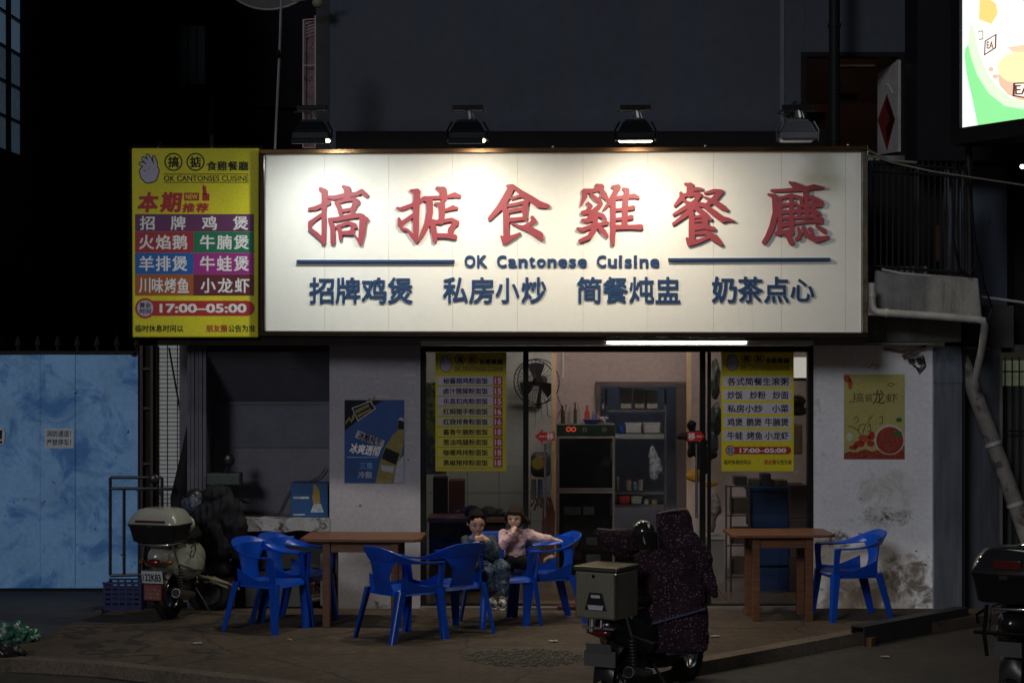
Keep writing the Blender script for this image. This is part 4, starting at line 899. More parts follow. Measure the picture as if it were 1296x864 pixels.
for cxx, cyy, rx, ry, mt in ((1094, 555, 8, 5, 'o'), (1087, 562, 7, 4, 'r'), (1103, 551, 4.5, 5.5, 'r'), (1102, 561, 5, 4, 'r'), (1080, 566, 6, 3, 'r'), (1075, 553, 4, 6, 'w'), (1138, 531, 4, 3, 'g'), (1136, 548, 5, 3.4, 'g'), (1072, 479, 5, 5, 'o'), (1076, 486, 3, 7, 'o')):
    mm = {'o': M('poster_orange', (.40, .07, .02), .6, var=.4, scale=60), 'r': M('poster_red', (.36, .02, .015), .6, var=.4, scale=60), 'w': M('poster_white', (.5, .48, .45), .6), 'g': M('poster_green', (.02, .14, .05), .6)}[mt]
    m = MB(); a0_ = rng.random(); m.poly(FP, [(cxx + rx * math.cos(-2 * math.pi * i / 14) * rng.uniform(.8, 1.15), cyy - ry * math.sin(-2 * math.pi * i / 14) * rng.uniform(.8, 1.15)) for i in range(14)][::-1], .0030, .0034); part('drawn_shape', m, mm, lp, fixn=True)
lettering('lettering', FP, '搞', (1079, 497, 1093, 509), ink, lp, -.002, .0012, .002); lettering('lettering', FP, '掂', (1095, 498, 1104, 508), ink, lp, -.002, .0012, .002)
lettering('lettering', FP, '龙', (1104.5, 493, 1119.5, 511), ink, lp, .015, .0012, .002); lettering('lettering', FP, '虾', (1121, 498, 1136, 509), ink, lp, .005, .0012, .002)

bp = thing('beer_poster', 'deep blue beer poster with a slanting yellow bottle on the left white wall', 'poster', P(474, 611))
m = MB(); m.slab(FP, 436, 506, 511.5, 611, -.002, .0008); part('sheet', m, M('poster_blue', (.002, .045, .20), .45, var=.2, scale=4), bp)
yb2 = M('beer_yellow', (.19, .15, .03), .5, var=.3, scale=25); dk = M('poster_dark', (.012, .012, .015), .5); wt_ = M('poster_pale', (.32, .32, .40), .5, var=.15, scale=30)
def pp(nm, pts, mt, o): m = MB(); m.poly(FP, pts, o, o + .0008); return part(nm, m, mt, bp, fixn=True)
pp('dark_corner', [(436.2, 545), (436.2, 506.2), (484, 506.2), (470, 516), (455, 530)], dk, .0010)
for k in range(5):
    x, y = 437 + 8.5 * k, 540 - 8.2 * k
    if k < 4: pp('zigzag', [(x, y - 6), (x + 5, y - 13), (x + 7.5, y - 9), (x + 12, y - 15), (x + 12, y - 11.5), (x + 7.5, y - 5.5), (x + 5, y - 9.5), (x, y - 2.5)][::-1], yb2, .0019)
pp('corner_badge', [(445, 516), (469, 507), (476, 517), (453, 533)], wt_, .0026); pp('corner_badge', [(446.5, 516.8), (468.3, 508.6), (474, 516.6), (453.5, 531)], dk, .0036)
m = MB(); m.poly(FP, [(449, 519), (466, 511), (468, 514), (451, 523)], .0045, .005); m.poly(FP, [(452, 525), (469, 516), (470.5, 518.5), (454, 528)], .0045, .005); part('badge_mark', m, yb2, bp, fixn=True)
pp('bottle', [(489, 611 - .3), (475, 610.7), (480, 588), (487, 566), (497, 550), (503, 545), (504, 531), (511, 530), (511, 560), (507, 580), (500, 596), (497, 610.7)], yb2, .0020)
pp('bottle_label', [(483, 580), (488, 566), (506, 574), (501, 588)], dk, .0030); pp('bottle_neck', [(503.5, 543), (504.5, 531), (511, 530), (511, 543)], dk, .0030); pp('bottle_label', [(482, 588), (483, 595), (497, 598), (499, 590)], wt_, .0030)
pp('foam', [(500, 598), (503, 585), (511, 576), (511.3, 610.7), (498, 610.7)], wt_, .0030); pp('foam', [(504, 531), (507, 527.5), (511, 529), (511, 533)], wt_, .0041)
pp('text_band', [(449, 553), (453, 544), (487, 557.5), (484, 566.5)], wt_, .0040)
lettering('lettering', FP, '冰酿纯生', (453, 550, 484, 560), dk, bp, .04, .0050, .0056, rot=.34)
lettering('lettering', FP, '冰爽透彻', (442, 562, 480, 575), print_white, bp, .04, .0050, .0056, rot=.12, slant=.2)
lettering('lettering', FP, '三重', (455, 585, 472, 593), M('poster_sky', (.10, .28, .5), .5), bp, .02, .0016, .0022); lettering('lettering', FP, '冷酿', (453, 596, 471, 605), wt_, bp, .03, .0016, .0022)
m = MB(); m.slab(FP, 439, 577.5, 478, 579, .0016, .0022); part('rule', m, MATS['poster_sky'], bp)
# ================================================================ INTERIOR
Yi = 3.1
pinkw = M('interior_wall', (.50, .40, .37), .85, var=.06, scale=1.5, stain=[('n', (.36, .28, .26), 2, .6, .8, None)])
greyw = M('interior_grey_wall', (.42, .42, .41), .8, var=.06, scale=2)
rm2 = thing('dining_room', 'interior walls of the restaurant seen through the glass front', 'room', (0.3, 2, 0))
def rp(nm, m, mt, **k): return part(nm, m, mt, rm2, **k)
m = MB(); m.pbox(470, 340, 700, 590, Yi, Yi + .1); rp('back_wall', m, M('back_wall_pale', (.60, .61, .57), .8, var=.08, scale=2))
m = MB(); m.pbox(700.1, 340, 758, 800, Yi, Yi + .1); m.pbox(758.1, 340, 866, 487, Yi, Yi + .1); m.pbox(866.1, 340, 1180, 800, Yi, Yi + .1); rp('back_wall', m, pinkw)
m = MB(); a = P(470, 590, Yi); b = P(700, 800, Yi); m.box(a.x, b.x, Yi + .001, Yi + .1, 0, a.z); rp('back_wall', m, M('grout_grey', (.16, .16, .16), .9))
wtl = M('wainscot_tile', (.55, .58, .54), .25, var=.06)
tme = None; tw, th = .335, .30
for i in range(6):
    for j in range(4):
        x = P(472, 0, Yi).x + tw * i; z = P(0, 588, Yi).z - th * j
        if tme is None: m = MB(); m.box(0, tw - .006, 0, .012, -th + .006, 0); tme = mesh_from('wall_tile', m)
        o = put('wall_tile', tme, wtl, rm2); o.location = Vector((x, Yi - .012, z)) - OFF[rm2.name]
zc = 2.95
m = MB(); m.box(-1.6, -1.5, .3, Yi, 0, zc); rp('side_wall', m, greyw)
m = MB(); m.box(3.55, 3.65, .3, Yi, 0, zc); rp('side_wall', m, M('kitchen_wall', (.62, .62, .6), .7))
fl = M('floor_tile', (.20, .145, .10), .3, var=.2, scale=3)
fme = None
m = MB(); m.box(-1.6, 3.65, .25, 5.0, -.03, .0); rp('floor_bed', m, M('floor_bed', (.05, .04, .035), .9))
for i in range(9):
    for j in range(5):
        if fme is None: m = MB(); m.box(0, .594, 0, .594, 0, .012); fme = mesh_from('floor_tile', m)
        o = put('floor_tile', fme, fl, rm2); o.location = Vector((-1.6 + .6 * i - (0), .26 + .6 * j, random.uniform(0, .001))) - OFF[rm2.name]
# pale pipes/trims
for x, lab in ((701, None), (872, None)):
    m = MB(); m.pbox(x - 3, 430, x + 3, 760, 2.2 if x < 800 else 2.6, (2.2 if x < 800 else 2.6) + .05); rp('pale_post', m, M('cream_trim', (.50, .36, .22), .5))
m = MB(); m.pbox(712, 430, 713.6, 478, Yi - .03, Yi - .01); rp('conduit', m, white_paint)
# doorway to kitchen
dfm = M('brown_door_frame', (.10, .075, .07), .6)
m = MB(); m.pbox(754, 483, 869, 489, Yi - .06, Yi - .005); rp('door_head', m, dfm)
m = MB(); m.pbox(754, 489.2, 760, 768, Yi - .06, Yi - .005); rp('door_jamb', m, dfm)
m = MB(); m.pbox(856, 489.2, 869, 768, Yi - .06, Yi - .005); rp('door_jamb', m, dfm)
bw = M('back_room_wall', (.36, .38, .44), .6, var=.1)
m = MB(); m.pbox(730, 470, 900, 800, 4.4, 4.5); rp('kitchen_back_wall', m, bw)
m = MB(); m.box(P(750, 0, Yi).x, P(756, 0, Yi).x, Yi + .1, 4.4, 0, 2.9); rp('kitchen_side_wall', m, bw)
m = MB(); m.box(P(868, 0, Yi).x, P(872, 0, Yi).x, Yi + .1, 4.4, 0, 2.9); rp('kitchen_side_wall', m, bw)
t_ = thing('kitchen_ceiling_lamp', 'cool tube lamp on the kitchen ceiling behind the doorway', 'lamp', P(808, 440, 3.9))
m = MB(); m.tube([P(775, 455, 3.9), P(850, 455, 3.9)], .015, 8); part('tube', m, EM('kitchen_tube', (.72, .84, 1), 3.2), t_, smooth=True)
m = MB(); m.pbox(772, 445, 853, 452, 3.87, 3.93); part('batten', m, white_paint, t_)
# shelving in the doorway
sh = thing('kitchen_shelf', 'tall grey shelf rack in the kitchen doorway behind the fridge', 'shelf', P(808, 760, 3.4))
shm = M('shelf_grey', (.16, .165, .17), .4, .5)
for x in (766, 841): m = MB(); m.pbox(x, 492, x + 2.5, 765, 3.4, 3.44); part('upright', m, shm, sh)
for i, y in enumerate((518, 549, 622, 638, 700)):
    m = MB(); m.pbox(768.6, y, 840.8, y + (6 if i == 1 else 3.5), 3.36, 3.75); part('shelf_board', m, shm if i != 1 else M('shelf_steel', (.42, .45, .47), .4, .4), sh)
def tub(x0, y0, x1, y1, c_, lab, Y=3.38, cat='container', lid=None, nm='storage_box', taper=.03):
    t_ = thing(nm, lab, cat, P((x0 + x1) / 2, y1, Y))
    a = P(x0, y1, Y); b = P(x1, y0, Y); w_ = b.x - a.x; tp = w_ * taper
    m = MB(); m.hexa([(a.x + tp, Y, a.z), (b.x - tp, Y, a.z), (b.x - tp, Y + .2, a.z), (a.x + tp, Y + .2, a.z), (a.x, Y, b.z), (b.x, Y, b.z), (b.x, Y + .2, b.z), (a.x, Y + .2, b.z)])
    nmx = 'plastic_%d_%d_%d' % tuple(int(k * 100) for k in c_); mt = M(nmx, c_, .4, var=.12, scale=9)
    part('tub', m, mt, t_, bevel=.01)
    m = MB(); m.box(a.x - .004, b.x + .004, Y - .006, Y + .206, b.z + .0005, b.z + .018); part('lid', m, M('lid_' + nmx, tuple(min(1, k * 1.25) for k in (lid or c_)), .4), t_, bevel=.004)
    return t_
tub(785, 492, 800, 517, (.35, .36, .33), 'tall translucent tub leftmost on the top kitchen shelf')
tub(803, 494, 816, 517, (.33, .33, .26), 'yellowish tub in the middle of the top kitchen shelf')
tub(818, 495, 833, 517, (.38, .39, .38), 'pale lidded tub rightmost on the top kitchen shelf')
tub(783, 540, 790, 548, (.01, .06, .32), 'small blue box at the left of the second kitchen shelf')
tub(791.5, 537, 812, 548, (.45, .47, .5), 'wide white tray box left on the second kitchen shelf')
tub(814.5, 537, 836, 548, (.45, .46, .46), 'wide white tray box right on the second kitchen shelf')
tub(761.5, 505, 764.8, 518, (.5, .55, .6), 'narrow pale box at the left edge of the kitchen doorway')
tub(783.5, 630, 797, 637.5, (.45, .03, .06), 'red printed carton on the lower kitchen shelf')
tub(798.5, 630, 812, 637.5, (.42, .46, .44), 'pale carton beside the red one on the lower kitchen shelf')
for i, (x, y, w_, h_, c_) in enumerate(((796, 620, 7, 14, (.3, .28, .2)), (804, 620, 6, 10, (.12, .2, .3)), (811, 620, 6, 16, (.35, .33, .3)), (775, 620, 6, 12, (.3, .1, .08)), (782, 620, 5, 17, (.15, .14, .12)), (818, 637.8, 7, 9, (.4, .4, .38)), (828, 637.8, 8, 7, (.3, .26, .12)), (788, 699, 10, 16, (.2, .2, .22)), (802, 699, 9, 12, (.35, .35, .36)), (816, 699, 12, 20, (.12, .13, .15)), (830, 699, 8, 14, (.4, .3, .2)))):
    t_ = thing('kitchen_jar', ['squat brownish', 'small bluish', 'tall pale', 'short reddish', 'tall dark', 'white', 'yellowish', 'grey', 'pale grey', 'large dark', 'tan'][i] + ' jar standing on the ' + ('middle' if y == 620 else 'lower' if y < 650 else 'bottom') + ' kitchen shelf', 'jar', P(x, y, 3.45))
    b = P(x, y, 3.45); r_ = w_ / 2 / 117; hh = h_ / 117
    m = MB(); m.tube([b, b + Vector((0, 0, hh * .75)), b + Vector((0, 0, hh * .85))], [r_, r_, r_ * .8], 12); part('jar_body', m, M('jar_%d' % i, c_, .35, var=.2, scale=20), t_, smooth=True)
    m = MB(); m.tube([b + Vector((0, 0, hh * .851)), b + Vector((0, 0, hh))], r_ * .85, 12); part('jar_lid', m, M('jar_lid_%d' % (i % 3), ((.4, .05, .04), (.4, .4, .4), (.06, .06, .06))[i % 3], .4), t_)
bag = thing('paper_bag', 'crumpled pale plastic bag standing on the middle kitchen shelf', 'bag', P(830, 621, 3.4))
m = fuse(MB().ell(P(829, 590, 3.45), (.07, .06, .13)).ell(P(826, 575, 3.45), (.04, .04, .1)), .01, 3, nz=.03, nsc=16); part('body', m, M('pale_bag', (.45, .5, .58), .4), bag, smooth=True)
# fridge
fg = thing('display_fridge', 'tall two door glass display fridge with black doors inside the shop', 'fridge', P(741, 730, 2.4))
Yf = 2.35; fm = M('fridge_trim', (.30, .27, .25), .35, .5)
m = MB(); m.pbox(704.5, 537, 778.5, 733, Yf + .03, Yf + .6); part('cabinet', m, M('fridge_cabinet', (.20, .18, .17), .5), fg)
m = MB(); m.pbox(705, 537.5, 778, 551.5, Yf, Yf + .029); part('top_panel', m, M('fridge_panel', (.015, .03, .02), .3), fg)
FF = Fy(Yf - .001)
m = MB(); ring(m, FF, 719.5, 543, 3.2, 1.3, 0, .003, 12); ring(m, FF, 726.0, 543, 3.2, 1.3, 0, .003, 12); part('bow_logo', m, M('bow_orange', (.65, .10, .04), .5, emit=((1, .12, .05), .25)), fg)
for cx_ in (740, 765):
    m = MB()
    for k in range(6):
        a = k * math.pi / 3; m.poly(FF, [(cx_ + 4 * math.cos(a), 543.5 + 4 * math.sin(a)), (cx_ + 1.6 * math.cos(a + .4), 543.5 + 1.6 * math.sin(a + .4)), (cx_ + 1.6 * math.cos(a - .4), 543.5 + 1.6 * math.sin(a - .4))], 0, .003)
    part('emblem', m, M('emblem_grey', (.35, .36, .34), .5), fg, fixn=True)
doorglass = M('fridge_glass', (.01, .011, .012), .06, var=0)
for (y0, y1) in ((552.2, 620), (621.5, 731)):
    d = part('door', MB().pbox(705, y0, 778, y1, Yf + .004, Yf + .028), fm, fg, bevel=.003)
    part('glass', MB().pbox(708, y0 + 2.2, 775, y1 - 3, Yf - .001, Yf + .003), doorglass, d)
    part('handle', MB().tube([P(773.5, y0 + 8, Yf - .03), P(773.5, y0 + 30, Yf - .03)], .006, 6), steel, d)
for k, (x0, x1, y, c_) in enumerate(((714, 735, 646, (.3, .3, .3)), (738, 752, 646, (.32, .3, .28)), (716, 738, 682, (.05, .25, .2)), (742, 756, 684, (.4, .38, .36)), (722, 735, 702, (.35, .03, .06)), (742, 760, 706, (.45, .45, .45)))):
    m = MB(); m.pbox(x0, y - 5, x1, y + 5, Yf - .0025, Yf - .0012); part('food_tray', m, M('tray_%d' % k, tuple(q * .12 for q in c_), .5, var=.6, scale=30), fg, bevel=.0)
# bottles on the fridge
cols = [(.04, .03, .02), (.30, .25, .2), (.25, .22, .2), (.06, .05, .04), (.32, .3, .28), (.42, .05, .04), (.10, .16, .3), (.3, .2, .2)]
bx = [712, 716.5, 721, 728, 732, 743, 751, 757]
wh = ['leftmost on', 'second from left on', 'third from left on', 'fourth from left on', 'tall pale capped one fifth on', 'with red label near the middle of', 'short one behind the blue box on', 'rightmost on']
for i, (x, c_) in enumerate(zip(bx, cols)):
    hgt = [26, 25, 24, 28, 30, 24, 18, 16][i]
    t_ = thing('sauce_bottle', ['dark bottle leftmost on the fridge top', 'pale slim bottle second from left on the fridge top', 'grey slim bottle third from left on the fridge top', 'dark slim bottle fourth from left on the fridge top', 'tallest pale capped bottle on the fridge top', 'bottle with red label in the middle of the fridge top', 'short blue bottle right of the red labelled one', 'stubby pinkish bottle rightmost on the fridge top'][i], 'bottle', P(x, 536.8, 2.6), group='bottles on the fridge')
    b = P(x, 536.8, 2.6); h_ = hgt / F * 20.6; r_ = .019 if i != 5 else .028
    m = MB(); m.tube([b, b + Vector((0, 0, h_ * .6)), b + Vector((0, 0, h_ * .75)), b + Vector((0, 0, h_ * .93))], [r_, r_, r_ * .45, r_ * .4], 10); part('bottle_body', m, M('bottle_%d' % i, c_, .2), t_, smooth=True)
    m = MB(); m.tube([b + Vector((0, 0, h_ * .93)), b + Vector((0, 0, h_))], r_ * .55, 8); part('cap', m, M('cap_%d' % (i % 2), ((.5, .5, .5), (.3, .04, .03))[i % 2], .4), t_)
t_ = thing('blue_bowl', 'blue plastic bowl with packets on the right of the fridge top', 'bowl', P(752, 536.5, 2.5))
b = P(749, 536.5, 2.5); m = MB(); m.tube([b, b + Vector((0, 0, .05))], [.06, .1], 14); part('bowl', m, M('bowl_blue', (.02, .08, .3), .4), t_, smooth=True)
for k in range(7):
    c_ = P(757 + random.uniform(-7, 12), 531 + random.uniform(-3, 3), 2.5); m = MB(); m.ell(c_, (.03, .02, .016), Matrix.Rotation(random.random() * 3, 3, 'Y'), 8, 5); part('packet', m, M('packet_%d' % (k % 3), ((.45, .4, .4), (.4, .1, .1), (.25, .3, .4))[k % 3], .5), t_)
# wall fan
fn = thing('wall_fan', 'dark round wall fan with wire guard on the pink interior wall', 'fan', P(678, 482, 2.7))
cF = P(679, 483, 2.65); ax = Vector((-.45, -1, -.1)).normalized(); u = ax.cross(Vector((0, 0, 1))).normalized(); v = ax.cross(u)
wire = M('fan_wire', (.03, .03, .03), .5)
m = MB(); m.torus(cF + ax * .05, ax, .235, .006, 32, 6); m.torus(cF - ax * .05, ax, .235, .005, 32, 6); m.torus(cF + ax * .06, ax, .08, .004, 20, 5)
for k in range(30):
    a = k * 2 * math.pi / 30; d = u * math.cos(a) + v * math.sin(a); m.tube([cF + ax * .09 + d * .03, cF + ax * .085 + d * .15, cF + ax * .05 + d * .235], .0018, 4); m.tube([cF - ax * .08 + d * .05, cF - ax * .05 + d * .235], .0018, 4)
part('guard', m, wire, fn)
for k in range(3):
    a = k * 2 * math.pi / 3 + .5
    def bl(s, t, a=a): r_ = .03 + s * .17; aa = a + (t - .5) * (1.1 - .2 * s); return cF + (u * math.cos(aa) + v * math.sin(aa)) * r_ + ax * (t - .5) * .05
    m = MB(); m.sheet(bl, 6, 5, .003); part('blade', m, M('fan_blade', (.03, .03, .035), .4), fn, smooth=True)
m = MB(); m.ell(cF, (.045, .045, .045), None, 12, 8); part('hub', m, wire, fn, smooth=True)
m = MB(); m.tube([cF - ax * .06, cF - ax * .17], [.06, .05], 12); m.tube([cF - ax * .12 + Vector((0, 0, -.05)), P(682, 505, 2.95), P(682, 515, 3.05)], [.02, .02, .03], 8); part('motor', m, M('fan_motor', (.08, .08, .085), .5), fn, smooth=True)
m = MB(); m.tube([P(678, 510, 2.95), P(677, 545, 2.95)], .002, 5); m.tube([P(686, 510, 2.95), P(685, 530, 2.95)], .002, 5); part('pull_cord', m, wire, fn)
m = MB(); m.tube([P(705, 500, 3.05), P(711, 515, 3.05), P(704, 532, 3.05), P(693, 525, 3.05), P(692, 510, 3.05)], .004, 5); part('cable', m, wire, fn)
# round gold scale / clock and steel canisters left of the fridge
t_ = thing('gas_gauge_stack', 'black water dispenser with a golden round badge beside the fridge', 'dispenser', P(681, 645, 2.0))
m = MB(); m.pbox(672, 573, 697, 604, 2.0, 2.3); part('case', m, M('case_dark', (.05, .04, .04), .5), t_, bevel=.05)
m = MB(); disc(m, Fy(1.995), 681, 586, 8, 0, .01, 24); part('badge', m, M('badge_gold', (.30, .24, .04), .4, .3), t_, fixn=True)
for x, c_ in ((675.5, (.35, .33, .32)), (683.5, (.18, .28, .5))): m = MB(); m.tube([P(x, 632, 2.1), P(x, 606, 2.1)], .026, 12); part('canister', m, M('canister_%d' % int(x), c_, .25, .7), t_, smooth=True)
t_ = thing('hose_coil', 'tangle of reddish hoses and cables hanging below the left red arrow', 'hose', P(688, 650, 1.6))
m = MB()
for k in range(7):
    m.tube([P(672 + k * 4, 640 + random.uniform(0, 6), 1.6), P(678 + k * 3, 630 + random.uniform(-3, 6), 1.62), P(688 + k * 2.3, 640 + random.uniform(0, 12), 1.6), P(684 + k * 2.6, 700 + random.uniform(0, 30), 1.6)], .011, 6)
part('hose', m, M('hose_brown', (.13, .05, .035), .6), t_, smooth=True)
# left window items : dark cabinet/table behind the children, foliage print
t_ = thing('side_table', 'reddish brown counter behind the left glass pane', 'table', P(585, 764, 1.0))
m = MB(); m.pbox(541, 655, 640, 661, 1.0, 1.5); part('table_top', m, wood, t_, bevel=.006)
m = MB(); m.pbox(543, 661.5, 640, 756, 1.1, 1.45); part('cabinet', m, M('cabinet_dark', (.03, .025, .022), .6), t_)
t_ = thing('dark_bundle', 'black helmet shaped bundle lying on the counter behind the boy', 'bag', P(605, 655, 1.2))
m = fuse(MB().ell(P(598, 648, 1.2), (.09, .1, .07)).ell(P(618, 648, 1.2), (.09, .1, .06)).ell(P(632, 650, 1.2), (.06, .1, .05)), .012, 4, nz=.012, nsc=14); part('body', m, M('bundle_black', (.02, .02, .02), .5), t_, smooth=True)
t_ = thing('wall_poster', 'dim leafy green and blue picture on the wall left of the window menu', 'picture', P(546, 590, 1.6))
m = MB(); m.pbox(538, 484, 565, 600, 1.6, 1.62); part('sheet', m, M('leafy_print', (.06, .10, .16), .5, var=.6, scale=9, stain=[('n', (.30, .34, .05), 9, .52, .56, None), ('n', (.4, .45, .5), 14, .62, .65, None)]), t_)
t_ = thing('brown_cabinet', 'dark red brown cupboard low behind the left pane', 'cabinet', P(575, 655, 1.9))
m = MB(); m.pbox(548, 604, 566, 654, 1.8, 2.1); part('side', m, M('bottle_dark', (.03, .02, .02), .5), t_); m = MB(); m.pbox(568, 608, 588, 654, 1.8, 2.1); part('front', m, M('cupboard_red', (.14, .04, .03), .6), t_)
# right pane items
t_ = thing('blue_storage_bin', 'tall rectangular blue plastic storage bin behind the right glass door', 'bin', P(974, 768, 1.2))
bd = M('bin_blue', (.004, .035, .13), .5, var=.2, scale=4)
for k, (y0, y1) in enumerate(((622, 668), (670, 716), (718, 764))):
    m = MB(); m.pbox(950, y0, 999, y1, 1.2, 1.6); part('drawer', m, bd, t_, bevel=.015)
    m = MB(); m.pbox(968, y0 + 6, 981, y0 + 9, 1.18, 1.198); part('drawer_handle', m, bd, t_, bevel=.004)
m = MB(); m.pbox(947.5, 616, 1001.5, 621.5, 1.17, 1.63); part('lid', m, bd, t_, bevel=.008)
m = MB(); m.pbox(947.5, 764.5, 1001.5, 768, 1.17, 1.63); part('base', m, bd, t_, bevel=.004)
t_ = thing('shop_clutter', 'dark pots and food boxes crowded on top of the blue bin', 'boxes', P(965, 612, 1.3))
for x0, y0, x1, y1, c_ in ((930, 603, 946, 614, (.05, .04, .04)), (950, 606, 962, 615.5, (.12, .09, .05)), (964, 599, 976, 615.5, (.04, .045, .05)), (979, 607, 997, 615.5, (.20, .15, .08))):
    m = MB(); m.pbox(x0, y0, x1, y1, 1.25, 1.45); part('box', m, M('clutter_%d' % x0, c_, .6, var=.4, scale=20), t_, bevel=.008)
t_ = thing('wire_rack', 'brown wire frame rack left of the tall blue bin', 'rack', P(925, 768, 1.1))
rkm = M('rack_brown', (.13, .10, .085), .5, .3)
for x in (919, 925, 948): m = MB(); m.tube([P(x, 614, 1.1), P(x, 768, 1.1)], .010, 6); part('post', m, rkm, t_)
for y in (615, 652, 690, 730): m = MB(); m.tube([P(919, y, 1.1), P(948, y, 1.1)], .008, 6); part('rail', m, rkm, t_)
for y in (630, 668, 706): m = MB(); m.pbox(926, y, 947, y + 20, 1.15, 1.35); part('carton', m, M('carton_dull', (.16, .12, .09), .8, var=.3), t_)
t_ = thing('carton_stack', 'dark brown cartons stacked at the far right behind the glass', 'cartons', P(1010, 760, 1.1))
for i, (y0, y1) in enumerate(((614, 655), (655.8, 705), (705.8, 765))): m = MB(); m.pbox(999 + i % 2, y0, 1021, y1, 1.1, 1.5); part('carton', m, M('carton_brown', (.07, .05, .045), .8), t_)
t_ = thing('beige_panel', 'beige cupboard lower panel behind the sliding door', 'cupboard', P(905, 760, 1.8))
m = MB(); m.pbox(896, 683, 917, 762, 1.8, 2.2); part('door', m, M('beige_board', (.26, .23, .19), .6), t_); m = MB(); m.pbox(896, 680, 918, 682.6, 1.76, 2.2); part('top', m, M('beige_board2', (.4, .36, .3), .6), t_)
t_ = thing('black_coat', 'black coats hanging on the wall right of the kitchen doorway', 'coat', P(888, 600, 2.4))
m = MB()
for (x, y, rx, rz) in ((876, 538, .05, .06), (868, 552, .10, .05), (884, 560, .09, .13), (874, 565, .03, .1), (893, 575, .12, .07), (888, 590, .08, .1)): m.ell(P(x, y, 2.4), (rx, .05, rz))
part('cloth', fuse(m, .014, 3, nz=.03, nsc=10), M('coat_black', (.014, .015, .014), .8), t_, smooth=True)
t_ = thing('yellow_apron', 'crumpled yellow and red cloth bundle hanging below the black coats', 'cloth', P(888, 620, 2.2))
m = MB(); m.ell(P(880, 602, 2.2), (.09, .04, .06)); m.ell(P(897, 612, 2.2), (.10, .04, .035)); part('cloth', fuse(m, .012, 3, nz=.025, nsc=12), M('cloth_yellow', (.36, .17, .01), .8, var=.3), t_, smooth=True)
t_ = thing('hung_bags', 'greyish plastic bags hanging left of the door menu', 'bag', P(905, 680, 1.9))
m = MB()
for (x, y, rx, rz) in ((905, 480, .05, .2), (907, 530, .06, .16), (903, 560, .05, .1)): m.ell(P(x, y, 1.9), (rx, .05, rz))
part('bag', fuse(m, .012, 2, nz=.03, nsc=9, st=(2, 1, .5)), M('bag_grey', (.035, .042, .038), .4), t_, smooth=True)
m = MB()
for (x, y, rx, rz) in ((905, 640, .06, .14), (901, 660, .04, .10)): m.ell(P(x, y, 1.9), (rx, .05, rz))
part('bag', fuse(m, .012, 3, nz=.03, nsc=12), M('bag_pinkish', (.20, .15, .13), .5), t_, smooth=True)
# glowing panel stands in for the lit white wall at the right
t_ = thing('glowing_wall_panel', 'glowing panel in place of the lit wall at the top right behind the glass', 'lamp', P(1012, 460, 2.5))
m = MB(); m.pbox(985, 452, 1040, 478, 2.5, 2.6); part('box_face', m, EM('lit_wall_panel', (1, .93, .82), .42), t_)
m = MB(); m.pbox(985, 478.2, 1040, 482, 2.48, 2.6); part('rim', m, dark_paint, t_)
t_ = thing('stacked_pans', 'dark stacked woks on the wall at the right behind the glass', 'pans', P(1008, 530, 2.3))
m = MB()
for (x, y, rx, rz) in ((1008, 507, .11, .06), (1012, 520, .09, .05)): m.ell(P(x, y, 2.3), (rx, .08, rz))
part('pan', fuse(m, .014, 2, nz=.01), M('pan_black', (.02, .02, .022), .4), t_, smooth=True)
m = MB(); m.pbox(1003, 536, 1016, 575, 2.2, 2.4); part('jar', m, M('jar_brown', (.25, .16, .09), .5, var=.3), t_, bevel=.02)
# lamp in the room (its tubes are what lights the interior)
t_ = thing('ceiling_tube_light', 'tube lamp on the restaurant ceiling lighting the interior', 'lamp', (.9, 1.4, 2.9))
m = MB(); m.box(.0, 2.2, 1.37, 1.43, 2.88, 2.949); part('batten', m, white_paint, t_)
m = MB(); m.tube([(.05, 1.4, 2.86), (2.15, 1.4, 2.86)], .014, 10); part('tube', m, EM('room_tube', (1, .88, .80), 66), t_, smooth=True)
m = MB(); m.box(-1.5, 3.55, .26, Yi + .1, 2.95, 2.96); rp('ceiling', m, white_paint)

# ================================================================ RIGHT SIDE
# galvanised pillar, beam and dark steel wall
t_ = thing('galvanised_pillar', 'bluish galvanised sheet metal pillar right of the white wall', 'pillar', P(1200, 772, -.05))
m = MB(); m.pbox(1181.5, 485, 1218, 774, -.05, .3); part('sheet', m, galv, t_, bevel=.006)
xa, xb = P(1181.5, 0, -.05).x, P(1218, 0, -.05).x; zt_, zb_ = P(0, 438, -.05).z, P(0, 484.8, -.05).z
m = MB(); m.loft([[Vector((xa, -.05 + .055 * (k / 10) ** 2, zb_ + (zt_ - zb_) * k / 10)), Vector((xb, -.05 + .062 * (k / 10) ** 2, zb_ + (zt_ - zb_) * k / 10)), Vector((xb, .3, zb_ + (zt_ - zb_) * k / 10)), Vector((xa, .3, zb_ + (zt_ - zb_) * k / 10))] for k in range(11)]); part('bent_reflecting_end', m, galv, t_, smooth=True, fixn=True)  # upper bend added to the shape to catch the billboard's reflection
m = MB(); m.pbox(1218.3, 398, 1221.5, 774, -.02, .3); part('edge_strip', m, dark_paint, t_)
t_ = thing('concrete_beam', 'grey concrete beam end under the balcony beside the signboard', 'beam', P(1155, 436, -.1))
m = MB(); m.pbox(1095, 399, 1217, 433, -.1, .3); part('beam', m, conc, t_, bevel=.01)
m = MB(); m.pbox(1095, 433.4, 1182, 436.5, -.13, .3); part('drip_edge', m, M('drip_edge', (.3, .3, .29), .7), t_)
t_ = thing('balcony', 'weathered concrete balcony slab with dark iron railing right of the signboard', 'balcony', P(1170, 400, -.5))
Yl = -.6
m = MB(); m.hexa([P(1103, 395, Yl), P(1243, 404, Yl - .2), P(1243, 404, .3), P(1103, 395, .3), P(1107, 342, Yl), P(1238, 352, Yl - .2), P(1238, 352, .3), P(1107, 342, .3)]); part('slab', m, conc, t_, fixn=True, bevel=.012)
